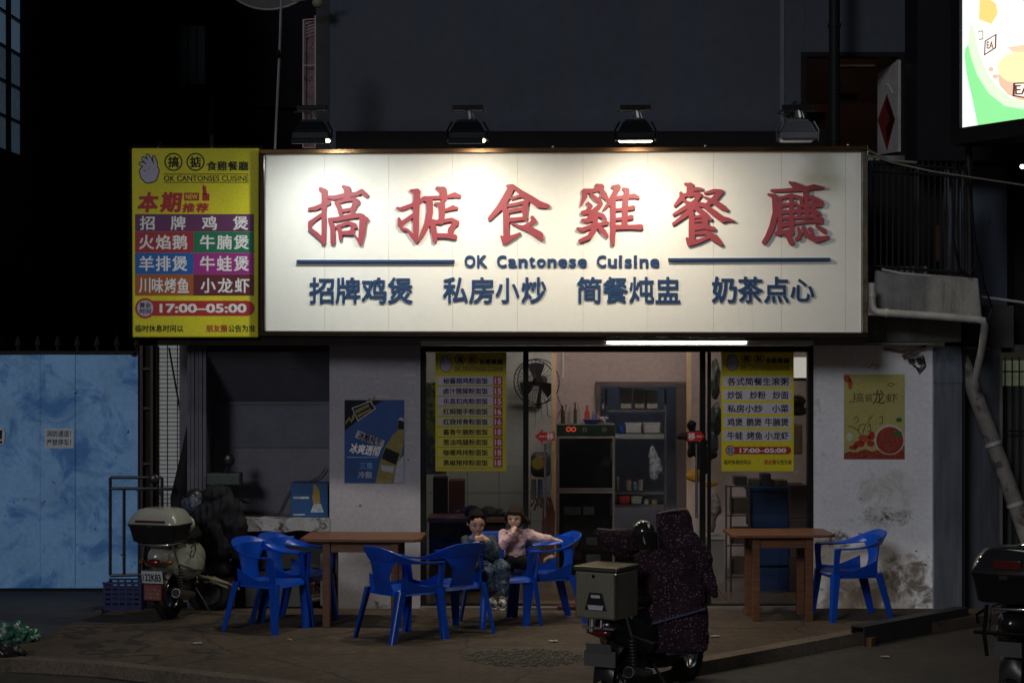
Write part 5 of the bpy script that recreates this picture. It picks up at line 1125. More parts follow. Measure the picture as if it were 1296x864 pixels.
m = MB(); m.tube([P(1116, 341, Yl - .03), P(1140, 346, Yl - .05), P(1222, 352.5, Yl - .15)], .012, 8); part('conduit', m, pvc, t_, smooth=True)
rl = M('railing_iron', (.022, .02, .022), .5, .4)
for y, a_ in ((212, .02), (222, .02), (343, .02)): m = MB(); m.tube([P(1104, y - 6, Yl), P(1232, y + 3, Yl - .15)], .015, 6); part('rail', m, rl, t_)
for i in range(17):
    x = 1106 + i * 7.6; yo = (x - 1106) * .07; Y_ = Yl - .15 * (x - 1104) / 128
    m = MB(); m.pbox(x, 200 + yo, x + 2.2, 343 + yo, Y_, Y_ + .02); part('railing_bar', m, rl, t_)
for i in range(3):
    cx_ = 1150 + i * 14; m = MB(); m.torus(P(cx_, 214, Yl), (0, 1, 0), .035, .006, 16, 5); part('scroll', m, rl, t_)
m = MB(); m.tube([P(1226, 180, Yl - .2), P(1228, 348, Yl - .2)], .03, 8); part('corner_post', m, rl, t_, smooth=True)
t_ = thing('wall_air_louvre', 'pale vertical strips of stored boards glimpsed behind the balcony railing', 'boards', P(1195, 340, .2))
for x, c_ in ((1196, .10), (1208, .07), (1218, .08), (1158, .05)): m = MB(); m.pbox(x, 215, x + 5, 345, .2, .25); part('board', m, M('board_%d' % x, (c_, c_, c_ * 1.1), .8), t_)
m = MB(); m.pbox(1185, 285, 1192, 330, .15, .2); part('board', m, M('board_rust', (.12, .05, .02), .8), t_)
t_ = thing('hanging_rope', 'thin blue rope hanging beside the right end of the signboard', 'rope', P(1107, 330, -.4))
m = MB(); m.tube([P(1103, 205, -.4), P(1107, 260, -.4), P(1108.5, 330, -.4)], .009, 6); part('rope', m, M('rope_blue', (.01, .06, .25), .6), t_)
# upper dark walls
t_ = thing('right_tower_building', 'dark bluish building behind the balcony on the right edge', 'building', P(1260, 380, 1.2))
bl_ = M('blue_grey_render', (.075, .095, .14), .8, var=.2, scale=1.4, stain=[('v', (.03, .035, .05), 2, .5, .7, None)])
m = MB(); m.pbox(1196, 180, 1284, 386, 1.2, 1.4); part('wall', m, bl_, t_)
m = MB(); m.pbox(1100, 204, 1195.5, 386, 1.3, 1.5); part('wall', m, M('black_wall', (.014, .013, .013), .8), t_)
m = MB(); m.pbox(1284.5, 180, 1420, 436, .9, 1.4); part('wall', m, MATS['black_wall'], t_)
m = MB(); m.pbox(1222, 386.5, 1283, 440, .5, 1.4); part('wall', m, M('band_render', (.06, .06, .062), .9, var=.3), t_)
m = MB(); m.pbox(1284, 436.5, 1420, 446, .45, 1.4); part('wall', m, MATS['band_render'], t_)
dsteel = M('dark_steel_sheet', (.07, .08, .10), .5, .3, var=.4, scale=2, stretch=(5, 5, .5))
m = MB(); m.pbox(1222, 440.5, 1267, 790, .35, .5); part('steel_sheet', m, dsteel, t_)
t2 = part('window', MB().pbox(1265, 448, 1269, 700, .30, .36), M('stone_jamb', (.14, .13, .12), .9), t_)
t2['label'] = 'barred greenish lit window at the right edge'
wmat = EM('lit_green_window', (.16, .19, .12), .2)
part('pane', MB().pbox(1269.3, 456, 1340, 560, .56, .57), wmat, t2)
part('shutter', MB().pbox(1269.3, 488, 1340, 700, .54, .555), M('shutter_dark', (.03, .035, .03), .6), t2)
for x in range(1272, 1340, 9): part('bar', MB().tube([P(x, 452, .42), P(x, 700, .42)], .007, 6), rl, t2)
for y in (470, 545, 640): part('bar', MB().tube([P(1269, y, .41), P(1340, y, .41)], .008, 6), rl, t2)
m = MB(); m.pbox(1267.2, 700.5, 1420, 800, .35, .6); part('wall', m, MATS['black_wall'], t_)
# dark overhang that carries the screen
t_ = thing('dark_canopy_block', 'black overhanging block between the upper window and the lit screen', 'overhang', P(1200, 205, .6))
m = MB(); m.pbox(1161, -420, 1262, 203.5, .6, 1.19); part('casing', m, M('casing_black', (.012, .012, .015), .6), t_)
m = MB(); m.pbox(1262.3, 150, 1420, 203.5, .55, 1.19); part('soffit', m, MATS['casing_black'], t_)
# billboard screen, perpendicular-ish to the facade
c0 = P(1218, 162, -1.0); dirn = Vector((1222, -2520, 0)).normalized()
nb = Vector((-dirn.y, dirn.x, 0)); nb = nb if nb.x < 0 else -nb
FBB = Frame(c0, nb)
bb = thing('lit_billboard', 'bright white and green lit food billboard jutting from the top right', 'billboard', c0)
def W(s, z, o=0): return c0 + dirn * s + Vector((0, 0, z)) + nb * o
L_, H_ = 4.2, 2.6
def bq(nm, s0, s1, z0, z1, o0, o1, mt):
    m = MB(); m.hexa([W(s0, z0, o0), W(s1, z0, o0), W(s1, z0, o1), W(s0, z0, o1), W(s0, z1, o0), W(s1, z1, o0), W(s1, z1, o1), W(s0, z1, o1)]); return part(nm, m, mt, bb, fixn=True)
bq('casing', -.12, L_ + .1, -.14, H_ + .1, -.35, -.03, MATS['casing_black'])
bq('frame', -.12, -.002, -.14, H_ + .1, -.029, .03, MATS['casing_black']); bq('frame', 0, L_ + .1, -.14, -.002, -.029, .03, MATS['casing_black'])
bq('screen', 0, L_, 0, H_, -.028, 0, EM('screen_white', (.93, 1, .97), .96))
def arc_pts(cx_, cy_, rx, ry, a0, a1, n=16): return [(cx_ + rx * math.cos(R(a0 + (a1 - a0) * i / n)), cy_ + ry * math.sin(R(a0 + (a1 - a0) * i / n))) for i in range(n + 1)]
def bpoly(nm, pts, o, mt):
    m = MB(); n = len(pts); f_ = [FBB.at(x, y, o) for x, y in pts]; m.add(f_, [tuple(range(n))]); return part(nm, m, mt, bb, fixn=False)
# design measured on the screen plane
def py2(x, y): return (x, y)
low = lambda x: 162 - (x - 1218) * .154 - .4
g1 = [(1218.3, 62), (1222, 58)] ; 
bpoly('green_band', [(1221, 72), (1224, 95), (1231, 125), (1238, 159.0), (1275, 153.1), (1310, 147.5), (1310, 140), (1272, 134), (1252, 118), (1238, 96), (1230, 74), (1226, 56), (1222, 62)], .003, EM('screen_green', (.30, .86, .34), 1.0))
bpoly('pale_band', [(1226, 56), (1230, 74), (1238, 96), (1252, 118), (1272, 134), (1310, 141), (1310, 128), (1280, 124), (1262, 108), (1250, 92), (1240, 66), (1232, 30), (1228, 34)], .006, EM('screen_pale_green', (.72, .96, .62), 1.1))
bpoly('orange_shape', [(1241, 0), (1252, -2), (1262, 5), (1264, 18), (1256, 31), (1248, 28), (1240, 25)], .009, EM('screen_orange', (1, .68, .22), 1.05))
bpoly('cake_side', [(1264, 93), (1266, 108), (1276, 120), (1292, 127), (1310, 128), (1310, 104), (1285, 103)], .009, EM('screen_tan', (.86, .58, .42), 1.0))
bpoly('cake_top', arc_pts(1290, 86, 26, 19, 0, 345, 22), .012, EM('screen_yellow', (1, .86, .45), 1.1))
bpoly('cake_slice', [(1276, 60), (1296, 57), (1310, 60), (1310, 70), (1286, 70)], .009, EM('screen_peach', (.98, .70, .46), 1.0))
bpoly('drop', arc_pts(1255.5, 88, 3.4, 3.2, 0, 330, 10), .009, MATS['screen_tan']); bpoly('drop', arc_pts(1261, 97, 4, 3, 0, 330, 10), .009, MATS['screen_tan'])
brn = EM('screen_brown', (.18, .06, .05), .7)
for pts in ([(1240, 40), (1246, 39), (1246, 50), (1241, 51)], [(1248, 52), (1263, 43), (1262.5, 61), (1247, 71)], [(1284, 105), (1312, 104), (1312, 127), (1283, 122)]):
    bpoly('framed_picture', pts, .014, brn)
    cx_ = sum(p[0] for p in pts) / 4; cy_ = sum(p[1] for p in pts) / 4; bpoly('picture', [(cx_ + (x - cx_) * .78, cy_ + (y - cy_) * .82) for x, y in pts], .016, EM('screen_cream', (1, .95, .8), 1.1))
lettering('lettering', FBB, 'EA', (1251, 53, 1259.5, 62), brn, bb, .02, .017, .0185); lettering('lettering', FBB, 'EA', (1287, 108, 1306, 120), brn, bb, .02, .017, .0185)
# small round lamp at the right edge
t_ = thing('soffit_lamp', 'small bright white round lamp at the right edge under the overhang', 'lamp', P(1294, 210, .4))
m = MB(); m.ell(P(1294, 211, .4), (.024, .024, .020), None, 12, 8); part('bulb', m, EM('soffit_bulb', (.95, .98, 1), 4), t_, smooth=True)
m = MB(); m.tube([P(1294, 204, .4), P(1294, 208.5, .4)], [.05, .05], 12); part('holder', m, black_metal, t_)
# cables and pipes
t_ = thing('overhead_cable', 'thin sagging cable running right from behind the signboard to the edge', 'cable', P(1150, 210, -.7))
m = MB(); m.tube([P(1098, 196, -.5), P(1130, 206, -.75), P(1180, 217, -.9), P(1240, 226, -1), P(1320, 238, -1.1)], .008, 6); m.tube([P(1098, 190, -.45), P(1125, 203, -.7), P(1160, 206, -.7)], .012, 6); part('cable', m, M('cable_grey', (.14, .13, .11), .6), t_, smooth=True)
t_ = thing('hanging_cables', 'black loops of cable hanging at the right end of the balcony railing', 'cable', P(1228, 330, -.8))
m = MB(); m.tube([P(1210, 200, -.85), P(1206, 300, -.85), P(1214, 340, -.85), P(1228, 350, -.85), P(1236, 330, -.85), P(1230, 260, -.85), P(1222, 210, -.85)], .010, 6); m.tube([P(1232, 300, -.85), P(1240, 330, -.85), P(1246, 362, -.85), P(1256, 390, -.7), P(1250, 404, -.7)], .008, 6); part('cable', m, black_metal, t_, smooth=True)
t_ = thing('service_pipe', 'thin pale pipe running right from the balcony end', 'pipe', P(1270, 382, -.3))
m = MB(); m.tube([P(1238, 375, -.3), P(1320, 386, -.3)], .012, 8); part('pipe', m, pvc, t_, smooth=True)
t_ = thing('white_drain_pipe', 'pale plastic drainpipe bending along the underside of the balcony and down', 'pipe', P(1170, 400, -.85))
m = MB(); m.tube([P(1103, 358, -.85), P(1103.3, 384, -.85), P(1105, 391, -.85), P(1111, 395, -.85), P(1180, 399.5, -.87), P(1236, 404, -.89), P(1244, 405.5, -.89), P(1246.5, 412, -.85), P(1243, 440, -.6), P(1234, 482, -.3)], .033, 12); part('pipe', m, pvc, t_, smooth=True)
for q in ((1103.2, 372, 1103.2, 376), (1120, 395.7, 1124, 396), (1225, 403, 1229, 403.3)): m = MB(); m.tube([P(q[0], q[1], -.85), P(q[2] + .01, q[3], -.85)], .039, 12); part('collar', m, pvc, t_, smooth=True)
t_ = thing('leaning_pipe', 'thick grey pipe wrapped at the joints leaning diagonally against the dark steel wall', 'pipe', P(1300, 670, -.1))
m = MB(); m.tube([P(1219, 452, .1), P(1222, 466, .05), P(1268, 590, -.05), P(1304, 690, -.15)], [.055, .07, .072, .074], 16); part('pipe', m, M('mottled_pipe', (.20, .185, .165), .8, var=.3, scale=7, bump=.3, stain=[('n', (.08, .07, .06), 6, .55, .6, None)]), t_, smooth=True)
for f_ in (.42, .76): a = P(1222, 466, .05).lerp(P(1304, 690, -.15), f_ + .02); b = P(1222, 466, .05).lerp(P(1304, 690, -.15), f_); m = MB(); m.tube([a, b], .08, 16); part('collar', m, pvc, t_, smooth=True)
# wires and a bracket at top of the right white wall
t_ = thing('wall_bracket', 'bent rusty bracket with loose black wires high on the right white wall', 'bracket', P(1150, 450, -.1))
m = MB(); m.tube([P(1118, 441, -.02), P(1140, 444, -.04), P(1156, 442, -.1), P(1172, 438, -.06)], .012, 6); m.tube([P(1142, 451, -.06), P(1160, 442, -.1)], .014, 6); part('arm', m, M('rusty_iron', (.11, .075, .055), .8), t_)
m = MB()
for k in range(4): m.tube([P(1152 + k * 4, 455, -.04), P(1158 + k * 3, 452 + k, -.05), P(1168, 449 + 2 * k, -.04), P(1171, 460 + k, -.03), P(1163, 466 + k * 2, -.03), P(1155 + k, 462, -.03)], .005, 5)
m.ell(P(1153, 456, -.05), (.03, .03, .02)); m.ell(P(1164, 457, -.05), (.028, .03, .02)); part('wiring', m, black_plastic, t_, smooth=True)
m = MB(); m.tube([P(1098, 466, -.01), P(1104, 461, -.01), P(1112, 463, -.01), P(1108, 467, -.01)], .003, 5); part('wire_loop', m, black_plastic, t_)

# ================================================================ TOP LEFT BITS
t_ = thing('tall_lamp_pole', 'thin metal pole rising behind the signboard at the top left', 'pole', P(348, 188, 0))
m = MB(); m.tube([P(356.5, -20, .1), P(354, 60, .1), P(348, 190, .1)], .012, 8); part('pole', m, M('pole_metal', (.35, .35, .40), .35, .7), t_, smooth=True)
m = MB(); m.tube([P(350, 70, .06), P(361, 74, .06)], .012, 6); m.tube([P(352, 64, .1), P(353, 74, .1)], .022, 8); part('clamp', m, black_metal, t_)
t_ = thing('satellite_dish', 'dark tilted satellite dish edge with pale rim at the top left', 'satellite dish', P(340, 0, 1.2))
cD = P(345, -50, 1.2); axd = Vector((.3, -.75, -.6)).normalized(); ud = axd.cross(Vector((0, 0, 1))).normalized(); vd = axd.cross(ud)
def dish(s, t): 
    a = 2 * math.pi * t; r_ = .03 + .50 * s; return cD + (ud * math.cos(a) + vd * math.sin(a)) * r_ - axd * (.16 * (1 - s * s))
m = MB(); m.sheet(dish, 8, 36, .006); part('bowl', m, M('dish_grey', (.10, .10, .11), .6, var=.2), t_, smooth=True)
m = MB(); m.torus(cD, axd, .53, .010, 40, 6); part('rim', m, M('dish_rim', (.32, .32, .30), .5), t_, smooth=True)
m = MB(); m.ell(P(402, 4, 1.3), (.055, .05, .05)); m.tube([P(370, 2, 1.3), P(420, -6, 1.3)], .012, 6); part('feed_horn', m, M('horn_olive', (.20, .19, .12), .6), t_, smooth=True)
t_ = thing('sign_lattice', 'narrow upright pinkish lit lattice frame above the left end of the signboard', 'lattice', P(392, 188, .3))
lm = M('lattice_paint', (.45, .33, .33), .5)
Yq = .35
m = MB(); m.tube([P(384, 25, Yq), P(383.5, 187, Yq)], .007, 6); m.tube([P(399, 20, Yq), P(399, 187, Yq)], .007, 6); part('upright', m, lm, t_)
for y0, y1 in ((25.5, 24), (83, 83), (140, 140), (187, 187)): m = MB(); m.tube([P(384, y0, Yq), P(399, y1, Yq)], .006, 6); part('rung', m, lm, t_)
m = MB(); m.pbox(385, 27, 398, 186, Yq + .06, Yq + .07); part('backing', m, M('lattice_back', (.14, .09, .10), .7, var=.35, scale=6, stain=[('n', (.02, .015, .015), 26, .58, .62, None)]), t_)
for k in range(5): m = MB(); m.tube([P(386, 31 + k * 4, Yq + .03), P(392, 28.5 + k * 4, Yq + .02), P(398, 27 + k * 4, Yq + .03)], .004, 5); part('coil', m, lm, t_)
# ================================================================ PLASTIC ARMCHAIRS (front = -Y)
def make_chair():
    t = thing('plastic_armchair', 'x', 'chair', local=True, group='blue plastic armchairs')
    bp_ = blue_plastic
    # seat with rolled apron
    def seat(u, v):
        x = (u - .5) * 2; y = (v - .5) * 2
        hw = .235 - .02 * (y + 1) / 2
        px = x * hw * (1 - .06 * y * y); py_ = y * .225 * (1 - .05 * x * x)
        e = max(abs(x), abs(y)); z = .425 - .012 * (1 - min(1, x * x + y * y)) - (.05 * ((e - .86) / .14) ** 1.5 if e > .86 else 0)
        return (px, py_, z)
    m = MB(); m.sheet(seat, 22, 22, .008); part('seat', m, bp_, t, smooth=True)
    # legs : tapered U-section
    for sx_, sy_ in ((-1, -1), (1, -1), (-1, 1), (1, 1)):
        tx, ty = sx_ * .205, sy_ * (.20 if sy_ < 0 else .195); bx_, by_ = sx_ * (.262 if sy_ < 0 else .245), sy_ * (.245 if sy_ < 0 else .31)
        rings = []
        for k in range(9):
            f = k / 8; cx_ = tx + (bx_ - tx) * f; cy_ = ty + (by_ - ty) * f; z = .42 * (1 - f); w_ = .046 - .018 * f; d_ = .040 - .014 * f
            rings.append([Vector((cx_ + sx_ * w_ * a, cy_ + sy_ * d_ * b, z)) for a, b in ((-.2, 1), (.6, 1), (1, .6), (1, -1), (.72, -1), (.68, .45), (.45, .70), (-.2, .72))])
        m = MB(); m.loft(rings); part('leg', m, bp_, t, smooth=True, fixn=True)
    # band : arms and top rail in one sweep, with the two front arm posts
    path = []
    for k in range(4): f = k / 3; path.append((-.250 + -.012 * f, -.185 - .012 * f, .40 + .225 * f, .030, .008, 'post'))
    N = 40
    m = MB(); rings = []
    def ringat(c, along, across, up, w_, h_):
        return [c + across * (w_ * a) + up * (h_ * b) for a, b in ((-1, -.6), (-.6, -1), (.6, -1), (1, -.6), (1, .5), (.7, 1), (-.7, 1), (-1, .5))]
    P0 = []
    for k in range(N + 1):
        s = k / N; a = math.pi * s
        # superellipse plan from left-front over the back to right-front
        X = -math.copysign(abs(math.cos(a)) ** .55, math.cos(a)) * .275; Yy = -.20 + .44 * (math.sin(a) ** .62) + .06 * max(0, math.sin(a)) ** 3
        Z = .640 + .115 * (math.sin(a) ** 2.2)
        P0.append(Vector((X, Yy, Z)))
    for k, p in enumerate(P0):
        tn = (P0[min(k + 1, N)] - P0[max(k - 1, 0)]); tn = tn.normalized(); s = math.sin(math.pi * k / N)
        outw = Vector((tn.y, -tn.x, 0)).normalized()
        if outw.dot(Vector((p.x, p.y - .02, 0))) < 0: outw = -outw
        lean = .15 + .45 * s; bw_ = .036 + .026 * s ** 3
        # blade goes from flat (arms) to upright flared (back)
        tilt = R(8 + 62 * s ** 2); ac = outw * math.cos(tilt) + Vector((0, 0, math.sin(tilt))); upv = tn.cross(ac).normalized()
        if upv.z < 0: upv = -upv
        rings.append(ringat(p - Vector((0, 0, bw_ * math.sin(tilt) * .6)), tn, ac, upv, bw_, .008))
    m.loft(rings); part('armrest_band', m, bp_, t, smooth=True, fixn=True)
    for sx_ in (-1, 1):
        rings = []
        for k in range(8):
            f = k / 7; c = Vector((sx_ * (.235 + .038 * f), -.195 - .006 * math.sin(f * 3.1), .40 + .238 * f)); w_ = .034 - .006 * math.sin(f * math.pi)
            rings.append([c + Vector((sx_ * .012 * a, w_ * b, 0)) for a, b in ((-1, -.8), (0, -1), (1, -.8), (1, .8), (0, 1), (-1, .8))])
        m = MB(); m.loft(rings); part('arm_post', m, bp_, t, smooth=True, fixn=True)
        def gus(u, v, sx_=sx_):   # scooped side panel from post foot back to the splat
            y = -.17 + .36 * u; top = .425 + .10 * abs(u - .35) ** 1.3 + .05 * u; z = .395 + (top - .395) * v
            return (sx_ * (.236 - .022 * u + .012 * v), y, z)
        m = MB(); m.sheet(gus, 12, 4, .007); part('side_panel', m, bp_, t, smooth=True)
    def splat(u, v):
        z = .39 + .335 * v; hw = .078 + .055 * (1 - v) ** 2 + .19 * v ** 2.6
        x = (u - .5) * 2 * hw; y = .195 + .085 * v + .02 * math.sin(v * 3) - .10 * (abs(u - .5) * 2) ** 2 * v ** 2
        return (x, y, z)
    m = MB(); m.sheet(splat, 16, 14, .008); part('backrest', m, bp_, t, smooth=True)
    return t
ch0 = make_chair()
chairs = [(343, 795.5, -30, 'blue plastic armchair nearest the covered motorcycle, front of the pair left of the left table'),
          (376, 787, -24, 'blue plastic armchair tucked behind another one at the left side of the left table'),
          (511, 806.5, 40, 'blue plastic armchair seen from behind before the left table, leftmost of middle group'),
          (566, 799, 128, 'blue plastic armchair with its broad back to the viewer, just left of the seated boy'),
          (634, 789, -68, 'blue plastic armchair on which the boy in denim sits'),
          (688, 785, 196, 'blue plastic armchair whose backrest the girl in pink rests her arm on'),
          (1074, 781, 190, 'single blue plastic armchair against the stained white wall right of the right table')]
for i, (px, py, hd, lab) in enumerate(chairs):
    o = ch0 if i == 0 else copy_tree(ch0)
    g = Gp(px, py); o.location = g; o.rotation_euler = (0, 0, R(hd + 90)); o.scale = (.97, .97, .98); o['label'] = lab

# ================================================================ WOODEN TABLES
def make_table(px, py, w_, d_, lab, rot):
    g = Gp(px, py); t = thing('wooden_table', lab, 'table', g, R(rot), 'wooden tables outside', local=True)
    hw, hd = w_ / 2, d_ / 2
    nb_ = 4
    for k in range(nb_):
        y0 = -hd + d_ * k / nb_; m = MB(); c_ = .05
        if k in (0, nb_ - 1):
            s_ = -1 if k == 0 else 1; ye = s_ * hd; yi = y0 + d_ / nb_ - .002 if k == 0 else y0 + .0
            pts = [(-hw + c_, ye), (hw - c_, ye), (hw, ye - s_ * c_), (hw, yi), (-hw, yi), (-hw, ye - s_ * c_)]
            n = 6; m.add([(a, b, .725) for a, b in pts] + [(a, b, .75) for a, b in pts], [tuple(range(n)), tuple(range(2 * n - 1, n - 1, -1))] + [(i, (i + 1) % n, n + (i + 1) % n, n + i) for i in range(n)])
        else: m.box(-hw, hw, y0, y0 + d_ / nb_ - .002, .725, .7502)
        part('tabletop_board', m, wood, t, fixn=True, bevel=.003)
    for sx_ in (-1, 1):
        for sy_ in (-1, 1):
            x = sx_ * (hw - .22); y = sy_ * (hd - .10); m = MB(); m.box(x - .032, x + .032, y - .03, y + .03, 0, .724); part('leg', m, wood, t, bevel=.004)
    for sy_ in (-1, 1): m = MB(); y = sy_ * (hd - .10); m.box(-hw + .253, hw - .253, y - .011, y + .011, .63, .7235); part('apron', m, wood, t)
    for sx_ in (-1, 1): m = MB(); x = sx_ * (hw - .22); m.box(x - .011, x + .011, -hd + .131, hd - .131, .63, .7235); part('apron', m, wood, t)
    return t
make_table(461, 788, 1.02, .66, 'worn reddish wooden table left of the glass front between blue chairs', -3)
make_table(985, 781, .90, .62, 'worn brown wooden table standing before the right sliding door', 2)

# ================================================================ SMALL THINGS LEFT
# beer carton on ledge
t_ = thing('beer_carton', 'blue beer carton with a tilted yellow bottle print standing on the white ledge', 'carton', P(392, 655, .1))
m = MB(); m.pbox(368, 611, 415, 655, .08, .3); part('box', m, M('carton_blue', (.006, .06, .20), .5, var=.25, scale=6), t_, bevel=.004)
FC = Fy(.08)
m = MB(); m.poly(FC, [(397, 639), (405, 641), (405, 628), (404, 619), (399, 612.5), (396, 614), (396.5, 621), (395, 630)][::-1], .0008, .0016); part('bottle_print', m, M('carton_yellow', (.30, .20, .03), .5), t_, fixn=True)
m = MB(); m.poly(FC, [(393, 648), (410, 648), (406, 637), (397, 638)][::-1], .0018, .0024); m.slab(FC, 371, 628, 391, 631, .0008, .0014); m.slab(FC, 371, 650, 386, 651.6, .0008, .0014); part('pale_print', m, M('carton_pale', (.35, .42, .48), .5, var=.4, scale=30), t_, fixn=True)
m = MB(); m.tube([P(412, 592, .4), P(404, 603, .4), P(392, 609, .42), P(375, 609, .42), P(362, 630, .42), P(352, 652, .42)], .005, 5); o = part('hanging_wire', m, black_plastic); tag(o, 'thin black wire sagging along the recess wall behind the beer carton', 'wire')
# metal frame rack before gate
t_ = thing('metal_frame_rack', 'dark tubular metal frame standing before the blue gate behind the cream scooter', 'rack', P(170, 735, .6))
rk = M('rack_steel', (.10, .11, .12), .35, .8)
for x0, y0, x1, y1 in ((139.5, 604, 139.5, 728), (139.5, 604, 205, 604), (139.5, 618, 240, 618), (139.5, 728, 205, 726), (157, 619, 157, 727), (205, 604, 205, 726), (176, 619, 176, 727)):
    m = MB(); m.tube([P(x0, y0, .6), P(x1 + .01, y1, .6)], .015, 8); part('bar', m, rk, t_, smooth=True)
m = MB(); m.tube([P(225, 612, .5), P(236, 616, .45), P(238, 632, .4)], .014, 8); part('bar', m, rk, t_, smooth=True)
# blue crate
t_ = thing('plastic_crate', 'dark blue plastic crate on the ground behind the scooter rear wheel', 'crate', Gp(155, 772))
g = Gp(155, 772); cr = M('crate_blue', (.004, .012, .08), .45)
w_, d_, h_ = .34, .30, .235
m = MB(); m.box(g.x - w_ / 2, g.x + w_ / 2, g.y, g.y + d_, 0, .02); part('floor', m, cr, t_)
for (a0, a1, b0, b1) in ((-w_ / 2, w_ / 2, 0, .012), (-w_ / 2, w_ / 2, d_ - .012, d_)):
    m = MB()
    for k in range(5): m.box(g.x + a0, g.x + a1, g.y + b0, g.y + b1, .021 + k * .044, .021 + k * .044 + .026)
    for k in range(6): x = g.x + a0 + .001 + (a1 - a0 - .02) * k / 5; m.box(x, x + .018, g.y + b0 - .003, g.y + b1 + .003, .0215, h_)
    part('side', m, cr, t_)
for s_ in (-1, 1): m = MB(); x = g.x + s_ * w_ / 2; m.box(x - .006, x + .006, g.y + .013, g.y + d_ - .013, .021, h_); part('side', m, cr, t_)
m = MB(); m.box(g.x - w_ / 2 - .008, g.x + w_ / 2 + .008, g.y - .008, g.y + .02, h_ + .001, h_ + .018); m.box(g.x - w_ / 2 - .008, g.x + w_ / 2 + .008, g.y + d_ - .02, g.y + d_ + .008, h_ + .001, h_ + .018); part('rim', m, cr, t_)
# trash bag bottom-left
t_ = thing('plastic_trash_bag', 'crumpled translucent green and white plastic bag at the bottom left kerb', 'bag', Gp(22, 815))
m = MB(); g = Gp(20, 812)
for (dx, dy, dz, r_) in ((0, 0, .07, .12), (-.12, .02, .06, .11), (.1, .02, .05, .08), (-.2, .05, .05, .1)): m.ell(g + Vector((dx, dy, dz)), (r_, r_ * .8, r_ * .75))
bagm = M('bag_film', (.03, .13, .08), .18, var=.6, scale=9, stain=[('n', (.34, .38, .38), 10, .54, .62, None)])
part('bag', fuse(m, .010, 1, nz=.045, nsc=16), bagm, t_, smooth=True)
t_ = thing('black_trash_bag', 'small dark rubbish bag lying beside the green plastic bag', 'bag', Gp(8, 832))
m = MB(); g = Gp(6, 830); m.ell(g + Vector((0, 0, .04)), (.16, .1, .06)); m.ell(g + Vector((.1, 0, .03)), (.08, .06, .04)); part('bag', fuse(m, .012, 1, nz=.03, nsc=14), M('bag_black', (.02, .02, .02), .3), t_, smooth=True)
# lone stored wheel (no cart) & junk under the ledge
t_ = thing('stored_wheel', 'small spoked wheel stored in the dark space beneath the ledge', 'stored_wheel', P(397, 768, .15))
wc = P(397, 737, .2); m = MB(); m.torus(wc, (0, 1, 0), .155, .022, 28, 8); part('wheel', m, M('tyre_greenish', (.10, .10, .075), .7), t_, smooth=True)
m = MB(); m.torus(wc, (0, 1, 0), .12, .010, 24, 6); m.ell(wc, (.035, .03, .035)); part('rim', m, M('rim_red', (.14, .045, .035), .6), t_, smooth=True)
m = MB()
for k in range(8): a = k * math.pi / 4; m.tube([wc, wc + Vector((math.cos(a), 0, math.sin(a))) * .12], .006, 5)
part('spoke', m, MATS['rim_red'], t_)
t_ = thing('white_board_offcut', 'pale boards leaning under the ledge left of the left table leg', 'board', P(408, 768, .2))
m = MB(); m.pbox(405.5, 700, 409, 766, .12, .16); part('board', m, M('board_pale', (.28, .27, .24), .8), t_)
t_ = thing('stored_crates', 'dark crates and white boxes stored in shadow beneath the ledge', 'crates', P(330, 768, .2))
for x0, y0, x1, y1, c_ in ((262, 728, 284, 768, (.12, .12, .14)), (287, 730, 296, 768, (.10, .03, .03)), (310, 722, 345, 768, (.04, .04, .045)), (350, 730, 385, 768, (.05, .05, .04)), (318, 700, 380, 720, (.05, .045, .04))):
    m = MB(); m.pbox(x0, y0, x1, y1, .15 + .01 * (x0 % 3), .27); part('crate', m, M('junk_%d' % x0, c_, .7, var=.3), t_, bevel=.008)

